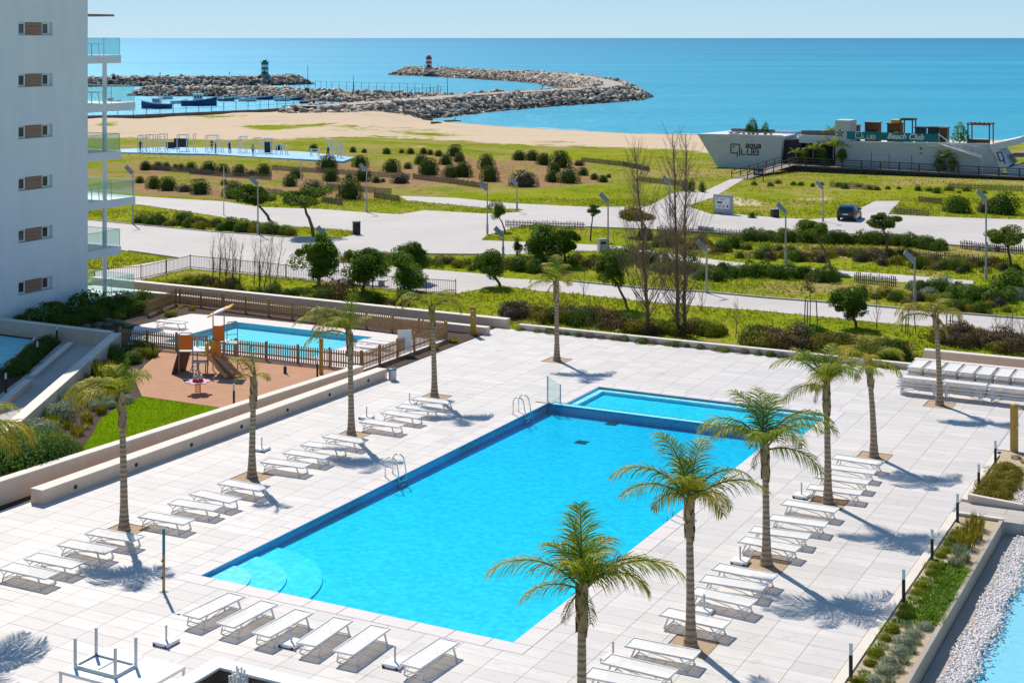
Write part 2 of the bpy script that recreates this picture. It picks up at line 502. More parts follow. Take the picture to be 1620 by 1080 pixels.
def mosaic(name, a, b):
    m, N, L, out = nodes_of(name)
    co = pos_coord(N, L, (1, 1, 1), -RZ)
    v = N.new('ShaderNodeTexVoronoi')
    v.inputs['Scale'].default_value = 5.5
    v.inputs['Randomness'].default_value = 0.35
    L.new(co, v.inputs['Vector'])
    wn_ = N.new('ShaderNodeTexWhiteNoise')
    L.new(v.outputs['Position'], wn_.inputs[0])
    big = noise(N, L, co, 0.35, 3)
    f = mth(N, L, 'ADD', mth(N, L, 'MULTIPLY', wn_.outputs[0], 0.7), mth(N, L, 'MULTIPLY', big, 0.3))
    principled(N, L, out, ramp(N, L, f, [(0.1, a), (0.9, b)]), 0.5)
    return m
M['pool_tile'] = mosaic('pool_mosaic_ripple_light', (0.36, 0.70, 0.84), (0.68, 0.93, 0.97))  # mosaic whose wide tone spread also paints the sparkle of rippling light
M['kid_tile'] = mosaic('kids_pool_mosaic', (0.12, 0.66, 0.80), (0.20, 0.74, 0.84))
M['step_tile'] = mosaic('pool_step_mosaic_ripple_light', (0.34, 0.66, 0.82), (0.62, 0.88, 0.94))  # step mosaic, ripple sparkle painted into its tone spread as well
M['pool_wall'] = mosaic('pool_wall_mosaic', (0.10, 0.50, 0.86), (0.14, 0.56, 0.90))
M['pale_tile'] = mosaic('reflecting_pool_floor', (0.34, 0.70, 0.80), (0.40, 0.75, 0.84))
def sling_mat():
    m, N, L, out = nodes_of('sling_fabric')
    co = pos_coord(N, L, (1, 1, 1), 0, True)
    c = ramp(N, L, noise(N, L, co, 3, 3), [(0.3, (0.95, 0.95, 0.94)), (0.7, (0.92, 0.92, 0.90))])
    d = N.new('ShaderNodeBsdfDiffuse'); L.new(c, d.inputs[0])
    t = N.new('ShaderNodeBsdfTranslucent'); t.inputs[0].default_value = (0.72, 0.60, 0.45, 1)
    mx = N.new('ShaderNodeMixShader'); mx.inputs[0].default_value = 0.18
    L.new(d.outputs[0], mx.inputs[1]); L.new(t.outputs[0], mx.inputs[2])
    tr = N.new('ShaderNodeBsdfTransparent'); tr.inputs[0].default_value = (1.0, 0.86, 0.68, 1)
    m2 = N.new('ShaderNodeMixShader'); m2.inputs[0].default_value = 0.20       # open weave
    L.new(mx.outputs[0], m2.inputs[1]); L.new(tr.outputs[0], m2.inputs[2])
    L.new(m2.outputs[0], out.inputs[0])
    return m
M['sling'] = sling_mat()
def sea_mat():
    m, N, L, out = nodes_of('sea_water')
    co = pos_coord(N, L, (1, 1, 1))
    co_l = pos_coord(N, L, (0.0016, 0.009, 1))
    co_m = pos_coord(N, L, (0.012, 0.05, 1))
    f = mth(N, L, 'ADD', mth(N, L, 'MULTIPLY', noise(N, L, co_l, 1.0, 5), 0.7), mth(N, L, 'MULTIPLY', noise(N, L, co_m, 1.0, 5), 0.3))
    sp = N.new('ShaderNodeSeparateXYZ'); L.new(co, sp.inputs[0])
    off = mth(N, L, 'MULTIPLY', mth(N, L, 'LOGARITHM', mth(N, L, 'MAXIMUM', sp.outputs['Y'], 300.0), 2.718), 0.085)     # shallows are paler than the open sea
    f = mth(N, L, 'ADD', mth(N, L, 'SUBTRACT', f, off), 0.60)
    col = ramp(N, L, f, [(0.26, (0.004, 0.15, 0.29)), (0.52, (0.014, 0.28, 0.395)), (0.70, (0.035, 0.36, 0.46))])
    h = mth(N, L, 'ADD', noise(N, L, pos_coord(N, L, (0.25, 0.5, 1)), 1.0, 6), mth(N, L, 'MULTIPLY', noise(N, L, co, 0.08, 3), 2.0))
    b = N.new('ShaderNodeBump'); b.inputs['Strength'].default_value = 0.55; b.inputs['Distance'].default_value = 1.2
    L.new(h, b.inputs['Height'])
    d = N.new('ShaderNodeBsdfDiffuse'); L.new(col, d.inputs[0])
    g = N.new('ShaderNodeBsdfGlossy'); g.inputs['Roughness'].default_value = 0.28
    g.inputs[0].default_value = (0.55, 0.8, 1.0, 1)
    L.new(b.outputs[0], g.inputs['Normal'])
    fr = N.new('ShaderNodeFresnel'); fr.inputs[0].default_value = 1.33; L.new(b.outputs[0], fr.inputs['Normal'])
    mx = N.new('ShaderNodeMixShader')
    L.new(mth(N, L, 'MINIMUM', fr.outputs[0], 0.3), mx.inputs[0])
    L.new(d.outputs[0], mx.inputs[1]); L.new(g.outputs[0], mx.inputs[2])
    L.new(mx.outputs[0], out.inputs[0])
    return m
M['sea'] = sea_mat()
def terrain_mat():
    m, N, L, out = nodes_of('terrain')
    def at(n):
        a = N.new('ShaderNodeAttribute'); a.attribute_name = n
        return a.outputs['Fac']
    co = pos_coord(N, L)
    n1 = noise(N, L, co, 0.10, 6, 0.65)
    n2 = noise(N, L, co, 0.5, 7, 0.7)
    n3 = noise(N, L, co, 2.5, 5, 0.7)
    nz = mth(N, L, 'ADD', mth(N, L, 'MULTIPLY', n1, 0.55), mth(N, L, 'MULTIPLY', n2, 0.45))
    grass = ramp(N, L, nz, [(0.34, (0.12, 0.19, 0.012)), (0.50, (0.24, 0.275, 0.018)), (0.66, (0.35, 0.30, 0.05))])
    grass = mixc(N, L, ramp(N, L, n3, [(0.45, (0, 0, 0)), (0.8, (0.28, 0.28, 0.28))]), grass, (0.11, 0.15, 0.008))
    dry = ramp(N, L, nz, [(0.35, (0.24, 0.215, 0.055)), (0.65, (0.36, 0.28, 0.11))])
    soil = ramp(N, L, nz, [(0.35, (0.25, 0.15, 0.075)), (0.65, (0.36, 0.235, 0.125))])
    sand = ramp(N, L, nz, [(0.32, (0.50, 0.385, 0.265)), (0.5, (0.62, 0.49, 0.35)), (0.7, (0.57, 0.44, 0.305))])
    def msk(v, sharp=5.0, amt=0.9):
        t = mth(N, L, 'ADD', v, mth(N, L, 'MULTIPLY', mth(N, L, 'SUBTRACT', nz, 0.5), amt))
        t = mth(N, L, 'MULTIPLY', mth(N, L, 'SUBTRACT', t, 0.5), sharp)
        return mth(N, L, 'ADD', t, 0.5, True)
    c = mixc(N, L, msk(at('dry'), 3.0, 2.4), grass, dry)
    c = mixc(N, L, msk(at('soil'), 4.0, 2.0), c, soil)
    c = mixc(N, L, msk(at('sand'), 6.0, 2.2), c, sand)
    c = mixc(N, L, at('wet'), c, (0.34, 0.255, 0.17))
    principled(N, L, out, c, 0.95, n3, 0.5, 0.12, spec=0.0)
    return m
M['terrain'] = terrain_mat()
# foliage
M['leaf_dark'] = leafmat('dune_bush_leaf', [(0.0, (0.042, 0.075, 0.014)), (0.5, (0.082, 0.118, 0.022)), (1.0, (0.14, 0.175, 0.036))], 0.32)
M['leaf_brown'] = leafmat('dry_bush_leaf', [(0.0, (0.055, 0.042, 0.03)), (0.5, (0.10, 0.075, 0.05)), (1.0, (0.14, 0.11, 0.06))], 0.1)
M['leaf_hedge'] = leafmat('glossy_hedge_leaf', [(0.0, (0.06, 0.13, 0.02)), (0.5, (0.13, 0.23, 0.04)), (1.0, (0.24, 0.34, 0.08))], 0.4)
M['leaf_tree'] = leafmat('young_pine_leaf', [(0.0, (0.045, 0.11, 0.012)), (0.5, (0.12, 0.21, 0.024)), (1.0, (0.25, 0.34, 0.05))], 0.46)
M['lawn_blade'] = leafmat('lawn_blade', [(0.0, (0.12, 0.21, 0.006)), (0.5, (0.19, 0.31, 0.008)), (1.0, (0.30, 0.40, 0.012))], 0.4, 0.7, 0.0)
M['leaf_lush'] = leafmat('lush_leaf', [(0.0, (0.09, 0.19, 0.010)), (0.5, (0.15, 0.29, 0.016)), (1.0, (0.26, 0.40, 0.03))], 0.45)
M['leaf_silver'] = leafmat('silver_leaf', [(0.0, (0.20, 0.24, 0.15)), (0.5, (0.29, 0.33, 0.22)), (1.0, (0.40, 0.43, 0.31))], 0.3)
M['leaf_green'] = leafmat('green_leaf', [(0.0, (0.050, 0.10, 0.010)), (0.5, (0.095, 0.17, 0.018)), (1.0, (0.17, 0.25, 0.035))], 0.4)
M['leaf_lime'] = leafmat('lime_leaf', [(0.0, (0.14, 0.19, 0.010)), (0.5, (0.24, 0.27, 0.014)), (1.0, (0.36, 0.34, 0.025))], 0.45)
M['leaf_grey'] = leafmat('grey_green_leaf', [(0.0, (0.12, 0.15, 0.085)), (0.5, (0.19, 0.225, 0.135)), (1.0, (0.28, 0.31, 0.20))], 0.25)
M['leaf_olive'] = leafmat('olive_leaf', [(0.0, (0.13, 0.125, 0.010)), (0.5, (0.23, 0.20, 0.018)), (1.0, (0.34, 0.26, 0.035))], 0.35)
M['leaf_pine'] = leafmat('pine_needle', [(0.0, (0.042, 0.095, 0.012)), (0.5, (0.11, 0.18, 0.024)), (1.0, (0.23, 0.30, 0.045))], 0.45)
M['leaf_rust'] = leafmat('rusty_leaf', [(0.0, (0.09, 0.055, 0.025)), (0.5, (0.15, 0.095, 0.045)), (1.0, (0.21, 0.145, 0.06))], 0.2)
M['frond_g'] = leafmat('palm_leaflet_green', [(0.0, (0.09, 0.17, 0.014)), (0.5, (0.20, 0.29, 0.026)), (1.0, (0.36, 0.42, 0.07))], 0.5, 0.4, 0.2)
M['frond_dead'] = leafmat('dead_palm_leaflet', [(0.0, (0.22, 0.16, 0.06)), (0.5, (0.36, 0.26, 0.09)), (1.0, (0.50, 0.38, 0.14))], 0.3, 0.6, 0.2)
M['frond_y'] = leafmat('palm_leaflet_yellow', [(0.0, (0.24, 0.25, 0.02)), (0.5, (0.42, 0.35, 0.03)), (1.0, (0.58, 0.40, 0.05))], 0.45, 0.45, 0.2)
M['rachis'] = mat('palm_rachis', (0.20, 0.19, 0.05), (0.14, 0.145, 0.035), 4, 0.6)
M['grass_blade'] = leafmat('grass_blade', [(0.0, (0.13, 0.21, 0.010)), (0.5, (0.26, 0.32, 0.016)), (1.0, (0.40, 0.37, 0.03))], 0.5, 0.7, 0.0)
M['dry_blade'] = leafmat('dry_grass_blade', [(0.0, (0.24, 0.21, 0.03)), (0.5, (0.36, 0.31, 0.05)), (1.0, (0.46, 0.38, 0.10))], 0.5, 0.7, 0.0)
def trunk_mat():
    m, N, L, out = nodes_of('palm_trunk')
    co = pos_coord(N, L, (1, 1, 1))
    w = N.new('ShaderNodeTexWave'); w.bands_direction = 'Z'; w.inputs['Scale'].default_value = 1.9; w.inputs['Distortion'].default_value = 1.2; w.inputs['Detail'].default_value = 3
    L.new(co, w.inputs[0])
    n = noise(N, L, co, 6, 5)
    c = ramp(N, L, mth(N, L, 'ADD', mth(N, L, 'MULTIPLY', w.outputs['Fac'], 0.5), mth(N, L, 'MULTIPLY', n, 0.5)), [(0.2, (0.20, 0.135, 0.085)), (0.5, (0.35, 0.245, 0.16)), (0.8, (0.44, 0.325, 0.225))])
    principled(N, L, out, c, 0.85, n, 0.5, 0.03)
    return m
M['trunk'] = trunk_mat()
M['boot'] = mat('palm_leaf_base', (0.42, 0.29, 0.16), (0.24, 0.16, 0.09), 5, 0.85, 0.4, 14, stretch=(1, 1, 0.3))
# ---------------------------------------------------------------- terrain
rng = np.random.default_rng(7)
random.seed(7)
SEA = -5.0
SHX = [-700, -45, -25, -1.5, 27, 60, 107, 300, 900]
SHY = [470, 440, 391, 358, 333, 322, 310, 285, 230]
QX = [-700, -200, -88, -63, -43, -22]
QY = [255, 312, 343, 369, 405, 478]
def terr(X, Y):
    X = np.asarray(X, float); Y = np.asarray(Y, float)
    t = np.interp(X, SHX, SHY) - Y
    z = np.interp(t, [-300, -60, -10, 0, 30, 90, 140], [-12, -9, -6, -5, -4.0, -2.5, -1.5])
    q = np.interp(X, QX, QY) - Y
    left = np.clip((-22 - X) / 18.0, 0, 1)
    zl = np.where(q > -1.0, -2.0, -9.0)
    zl = np.where(q > 90, -1.5 - 0.5 * np.clip(1 - (q - 90) / 60, 0, 1), zl)
    z = z * (1 - left) + zl * left
    far = np.clip((Y - 195) / 40, 0, 1) * (z > -4.2)
    z = z + far * 0.22 * (np.sin(X * 0.11 + 1.3) * np.cos(Y * 0.09) + 0.5 * np.sin(X * 0.31 + Y * 0.2))
    return z
def gz(x, y):
    return float(terr(x, y))
def G(px, py, dz=0.0):
    z = -1.5
    for _ in range(12):
        p = pix(px, py, z)
        z = 0.5 * z + 0.5 * gz(p.x, p.y)
    p = pix(px, py, z)
    return Vector((p.x, p.y, gz(p.x, p.y) + dz))

# bushes on the dunes (photo pixel of the centre of the clump, width in pixels, kind)
def zc(lst, ox, oy, s=3.951):
    return [(ox + a / s, oy + b / s, w / s, k) for a, b, w, k in lst]
g_, b_ = 'g', 'b'
DUNE = zc([(65, 910, 90, g_), (265, 930, 75, g_), (465, 870, 120, g_), (485, 940, 100, g_), (230, 975, 90, g_), (375, 1010, 150, b_), (600, 948, 50, g_),
           (685, 940, 100, g_), (670, 855, 95, g_), (770, 967, 50, g_), (812, 970, 30, g_), (600, 1035, 150, g_), (865, 882, 100, g_), (920, 950, 110, b_),
           (968, 880, 50, g_), (1050, 842, 80, g_), (1095, 892, 120, g_), (1235, 915, 100, g_), (1310, 908, 110, g_), (1205, 842, 85, g_), (1290, 832, 70, g_),
           (1260, 790, 85, g_), (1160, 802, 50, g_), (1107, 797, 40, g_), (1066, 788, 45, g_), (985, 788, 50, g_), (930, 788, 35, g_), (835, 787, 50, g_),
           (695, 785, 35, g_), (625, 780, 40, g_), (378, 767, 50, g_), (160, 767, 40, g_), (1460, 860, 110, g_), (1480, 935, 115, g_)], 400, 40) + \
    zc([(85, 815, 80, g_), (165, 818, 80, g_), (237, 842, 85, g_), (345, 847, 115, g_), (460, 855, 65, b_), (305, 892, 75, g_), (115, 948, 170, b_),
        (290, 950, 85, g_), (395, 945, 115, g_), (555, 948, 50, g_), (610, 960, 60, g_), (645, 942, 30, g_), (485, 918, 60, g_)], 800, 40) + \
    zc([(905, 132, 65, g_), (985, 132, 60, g_), (1035, 134, 60, g_), (1095, 132, 35, g_), (1130, 137, 45, g_), (1190, 137, 65, g_), (1300, 142, 100, g_),
        (1390, 148, 75, g_), (1490, 158, 90, g_), (870, 218, 50, g_), (955, 238, 90, g_), (1040, 243, 110, g_), (1150, 258, 90, b_), (1245, 264, 115, g_),
        (1450, 284, 130, g_), (1400, 232, 45, g_), (1570, 168, 60, b_)], 0, 230)

# ground sheet: grass, dry grass, bare soil, sand
xs = np.concatenate([np.linspace(-900, -150, 20, endpoint=False), np.linspace(-150, 150, 151, endpoint=False), np.linspace(150, 900, 21)])
ys = np.concatenate([np.linspace(-60, 60, 13, endpoint=False), np.linspace(60, 330, 150, endpoint=False), np.linspace(330, 600, 68)])
gx, gy = np.meshgrid(xs, ys)
gzv = terr(gx, gy)
px_ = 810 + FOC * gx / np.maximum(gy, 5); py_ = 60 + FOC * (CAMH - gzv) / np.maximum(gy, 5)
def band(v, a, b, soft):
    return np.clip((v - a) / soft + 0.5, 0, 1) * np.clip((b - v) / soft + 0.5, 0, 1)
def ell(cx, cy, rx, ry):
    return np.clip(1.25 - np.sqrt(((px_ - cx) / rx) ** 2 + ((py_ - cy) / ry) ** 2), 0, 1)
bound = np.interp(px_, [-400, 150, 400, 560, 700, 820, 1000, 1130, 1620, 2400], [218, 218, 221, 217, 221, 229, 234, 240, 226, 224])
sand = np.clip((bound - py_) / 9.0 + 0.5, 0, 1)
for e in [(330, 184, 80, 5), (500, 199, 130, 7), (630, 207, 110, 6), (420, 203, 50, 5), (170, 196, 35, 7), (700, 214, 130, 4), (300, 205, 40, 3), (900, 224, 70, 3)]:
    sand -= 0.55 * ell(*e)
for e in [(1110, 285, 28, 5), (1145, 242, 40, 8), (1165, 310, 45, 14), (1190, 322, 50, 10), (1130, 262, 26, 7), (1290, 315, 60, 8), (1450, 300, 60, 6), (700, 232, 120, 4)]:
    sand += 0.45 * ell(*e)
soil = 0.44 * band(py_, 252, 312, 10) * np.clip((960 - px_) / 80, 0, 1)
soil -= 0.6 * ell(800, 303, 190, 15) + 0.5 * ell(600, 328, 120, 7) + 0.3 * ell(620, 262, 90, 5)
for bx, by, bw, bk in DUNE:
    soil += 0.55 * ell(bx + bw * 0.3, by + bw * 0.32, bw * 1.0, bw * 0.42)
soil += 0.6 * ell(1470, 425, 70, 9) + 0.55 * ell(1230, 465, 80, 7) + 0.6 * ell(1300, 395, 120, 9) + 0.6 * ell(1430, 392, 90, 7) + 0.5 * ell(1330, 550, 110, 12) + 0.5 * ell(1560, 545, 70, 12) + 0.4 * ell(850, 505, 60, 8) + 0.45 * ell(1060, 430, 60, 10)
dry = 0.2 + 0.3 * band(py_, 205, 300, 20) + 0.25 * ell(1250, 320, 150, 24) + 0.8 * ell(1380, 396, 260, 15) + 0.7 * ell(1300, 455, 200, 12) + 0.6 * ell(1300, 548, 160, 22) + 0.6 * ell(860, 500, 90, 14) + 0.3 * ell(680, 300, 260, 40)
dry -= 0.35 * ell(980, 248, 150, 10) + 0.25 * ell(850, 305, 150, 12)
wet = np.clip(1 - np.abs(np.interp(gx, SHX, SHY) - gy - 1.5) / 5.0, 0, 1) * (gx > -30) * 0.8
nx_, ny_ = len(xs), len(ys)
ii = np.arange(nx_ * ny_).reshape(ny_, nx_)
quads = np.stack([ii[:-1, :-1], ii[:-1, 1:], ii[1:, 1:], ii[1:, :-1]], -1).reshape(-1, 4)
tm = np_mesh('terrain', np.stack([gx, gy, gzv], -1).reshape(-1, 3), quads, None, [M['terrain']], None,
             {'sand': ('POINT', np.clip(sand, 0, 1).ravel()), 'soil': ('POINT', np.clip(soil, 0, 1).ravel()), 'dry': ('POINT', np.clip(dry, 0, 1).ravel()), 'wet': ('POINT', wet.ravel())}, True)
tag(put('terrain', tm), 'grassy coastal land running down to a pale sandy beach', 'ground', kind='structure')

# sea to the horizon
mb = MB()
rings = [(-3000, 200), (3000, 200), (60000, 60000), (-60000, 60000)]
mb.add([(-60000, 180, SEA), (60000, 180, SEA), (60000, 90000, SEA), (-60000, 90000, SEA)], [(0, 1, 2, 3)])
tag(mb.build('sea', M['sea']), 'calm turquoise sea reaching the horizon', 'sea', kind='structure')
# surf line along the beach
fm = mat('sea_foam', (0.75, 0.78, 0.78), (0.55, 0.62, 0.63), 0.6, 0.8)
mb = MB()
sx = np.linspace(-20, 130, 200)
sy = np.interp(sx, SHX, SHY)
for i in range(len(sx) - 1):
    wv = [max(0.0, 0.5 + 0.75 * math.sin(x * 0.19) + 0.55 * math.sin(x * 0.83 + 1)) for x in sx[i:i + 2]]
    mb.add([(sx[i], sy[i] + 0.9, SEA + .012), (sx[i + 1], sy[i + 1] + 0.9, SEA + .012), (sx[i + 1], sy[i + 1] + 0.92 + wv[1], SEA + .012), (sx[i], sy[i] + 0.92 + wv[0], SEA + .012)], [(0, 1, 2, 3)])
tag(mb.build('sea_foam', fm), 'thin broken line of white foam where the sea meets the sand', 'foam', kind='stuff')

# ---------------------------------------------------------------- promenade paving, paths
def sheet(name, label, poly, mtl, z=-1.5, t=0.03, px=True):
    mb = MB()
    pts = [pix(x, y, z + t) for x, y in poly] if px else poly
    mb.prism([(p[0], p[1]) for p in pts], z - 0.3, z + t)
    return tag(mb.build(name, mtl), label, 'paving', kind='structure')
road = [(100, 349), (149, 349), (225, 356.6), (337, 367), (410, 372), (450, 375.6), (537, 377), (564, 371), (563, 366), (500, 360), (440, 357), (400, 350), (375, 348), (337, 341), (225, 324), (60, 310), (60, 296),
        (225, 311), (354, 318.6), (410, 327.5), (509, 331), (580, 336), (633, 339), (672, 332.5), (767, 338), (815, 336), (830, 332), (767, 329), (643, 317), (633, 310), (720, 313), (800, 321), (932, 327.5),
        (1025, 327), (1063, 306), (1081, 302), (1116, 302), (1154, 284), (1187, 278), (1126, 313.5), (1086, 326), (1126, 339), (1164, 339), (1226, 344), (1280, 347), (1330, 344), (1385, 318), (1424, 318), (1405, 339),
        (1475, 342.6), (1620, 347.5), (1900, 352), (1900, 412), (1620, 396), (1501, 387.5), (1421, 376), (1260, 372), (1210, 373), (1126, 368), (1028, 363), (926, 359), (830, 356), (770, 372), (762, 380), (921, 386), (980, 389.5),
        (1147, 413), (1210, 420), (1324, 427.5), (1443, 436), (1540, 444), (1540, 455), (1443, 448), (1321, 434), (1210, 428), (1147, 422), (980, 399), (900, 396), (800, 403), (673, 402), (597, 401), (537, 405), (537, 415), (613, 422),
        (678, 426), (757, 432.5), (800, 440), (906, 446), (1028, 458), (1116, 463), (1210, 472), (1367, 484), (1516, 497), (1620, 505), (1900, 530), (1900, 556), (1620, 530), (1577, 525), (1514, 518.6), (1428, 513.5), (1210, 492),
        (1028, 478), (906, 464), (850, 460), (790, 451), (749, 459), (721, 465), (628, 459), (552, 450), (496, 444), (410, 435), (299, 425), (266, 432), (224, 443), (150, 455), (150, 430), (281, 408), (204, 397), (100, 385)]
rd = sheet('promenade', 'pale grey paved promenade and car park with branching paths', road, M['paving'])
# kerb stones edge the car park towards the viewer
def kerb_line(pts, z=-1.5):
    mb = MB()
    P = [pix(x, y, z) for x, y in pts]
    for a, b in zip(P[:-1], P[1:]):
        mb.bar((a.x, a.y, z + .02), (b.x, b.y, z + .02), 0.16, 0.18)
    return mb.build('kerb', M['kerb'], rd)
kerb_line([(204, 397.5), (281, 408.5)])
kerb_line([(597, 401.6), (673, 402.6), (800, 403.6)])
kerb_line([(926, 359.6), (1028, 363.6), (1126, 368.6), (1210, 373.6), (1260, 372.6), (1421, 376.6), (1501, 388), (1620, 396.6)])
kerb_line([(149, 349.5), (225, 357), (337, 367.5), (410, 372.5), (450, 376), (537, 377.5)])
kerb_line([(906, 445.6), (1028, 457.6), (1116, 462.6), (1210, 471.6), (1367, 483.6), (1516, 496.6), (1620, 504.6)])

# ---------------------------------------------------------------- rocks, breakwaters, quay
PHI = (1 + 5 ** 0.5) / 2
ICO_V = np.array([(-1, PHI, 0), (1, PHI, 0), (-1, -PHI, 0), (1, -PHI, 0), (0, -1, PHI), (0, 1, PHI), (0, -1, -PHI), (0, 1, -PHI), (PHI, 0, -1), (PHI, 0, 1), (-PHI, 0, -1), (-PHI, 0, 1)], float)
ICO_V /= np.linalg.norm(ICO_V[0])
ICO_F = np.array([(0, 11, 5), (0, 5, 1), (0, 1, 7), (0, 7, 10), (0, 10, 11), (1, 5, 9), (5, 11, 4), (11, 10, 2), (10, 7, 6), (7, 1, 8), (3, 9, 4), (3, 4, 2), (3, 2, 6), (3, 6, 8), (3, 8, 9), (4, 9, 5), (2, 4, 11), (6, 2, 10), (8, 6, 7), (9, 8, 1)])
def rot_mats(n, r=rng):
    q = r.normal(size=(n, 4)); q /= np.linalg.norm(q, axis=1)[:, None]
    w, x, y, z = q.T
    return np.stack([np.stack([1 - 2 * (y * y + z * z), 2 * (x * y - z * w), 2 * (x * z + y * w)], -1),
                     np.stack([2 * (x * y + z * w), 1 - 2 * (x * x + z * z), 2 * (y * z - x * w)], -1),
                     np.stack([2 * (x * z - y * w), 2 * (y * z + x * w), 1 - 2 * (x * x + y * y)], -1)], -2)
BOX_V = np.array([(x, y, z) for z in (-1, 1) for y in (-1, 1) for x in (-1, 1)], float) * .72
BOX_T = np.array([(0, 2, 3), (0, 3, 1), (4, 5, 7), (4, 7, 6), (0, 1, 5), (0, 5, 4), (2, 6, 7), (2, 7, 3), (0, 4, 6), (0, 6, 2), (1, 3, 7), (1, 7, 5)])
def tilt_mats(n, r=rng, t=.45):
    # blocks lie with their long side roughly flat, turned any way about the vertical
    a, b, c = r.uniform(0, 6.283, n), r.normal(0, t, n), r.normal(0, t, n)
    def rm(ax, an):
        o = np.zeros((n, 3, 3)); i, j = [(1, 2), (2, 0), (0, 1)][ax]
        o[:, ax, ax] = 1; o[:, i, i] = np.cos(an); o[:, j, j] = np.cos(an); o[:, i, j] = -np.sin(an); o[:, j, i] = np.sin(an)
        return o
    return rm(2, a) @ rm(0, b) @ rm(1, c)
def blocks_np(name, P, S, mi, mats):
    n = len(P)
    base = (BOX_V[None] + rng.normal(0, .13, (n, 8, 3))) * S[:, None, None] * np.stack([rng.uniform(.9, 1.6, n), rng.uniform(.7, 1.1, n), rng.uniform(.5, .85, n)], -1)[:, None, :]
    Vv = np.einsum('nij,nvj->nvi', tilt_mats(n), base) + P[:, None, :]
    T = (BOX_T[None] + (np.arange(n) * 8)[:, None, None]).reshape(-1, 3)
    return np_mesh(name, Vv.reshape(-1, 3), None, T, mats, np.repeat(mi, 12))
def rocks_np(name, P, S, mi, mats, flat=0.72):
    n = len(P)
    base = ICO_V[None] * rng.uniform(0.72, 1.18, (n, 12, 1)) * (S[:, None, None]) * np.stack([rng.uniform(.8, 1.35, n), rng.uniform(.7, 1.1, n), np.full(n, flat)], -1)[:, None, :]
    Vv = np.einsum('nij,nvj->nvi', rot_mats(n), base) + P[:, None, :]
    T = (ICO_F[None] + (np.arange(n) * 12)[:, None, None]).reshape(-1, 3)
    return np_mesh(name, Vv.reshape(-1, 3), None, T, mats, np.repeat(mi, 20))
ROCK_MESH = []
for k in range(6):
    v = (BOX_V + rng.normal(0, .13, (8, 3))) * np.array([1.25, 0.9, 0.68])
    ROCK_MESH.append(np_mesh('rock', v, None, BOX_T, [M['wet_rock'] if k > 3 else M['rock'] if k % 2 else M['pale_rock']]))
def sweep_pts(pts, step):
    out = []
    for (a, b) in zip(pts[:-1], pts[1:]):
        a, b = np.array(a, float), np.array(b, float)
        n = max(1, int(np.linalg.norm(b - a) / step))
        for i in range(n):
            out.append(a + (b - a) * i / n)
    out.append(np.array(pts[-1], float))
    return np.array(out)
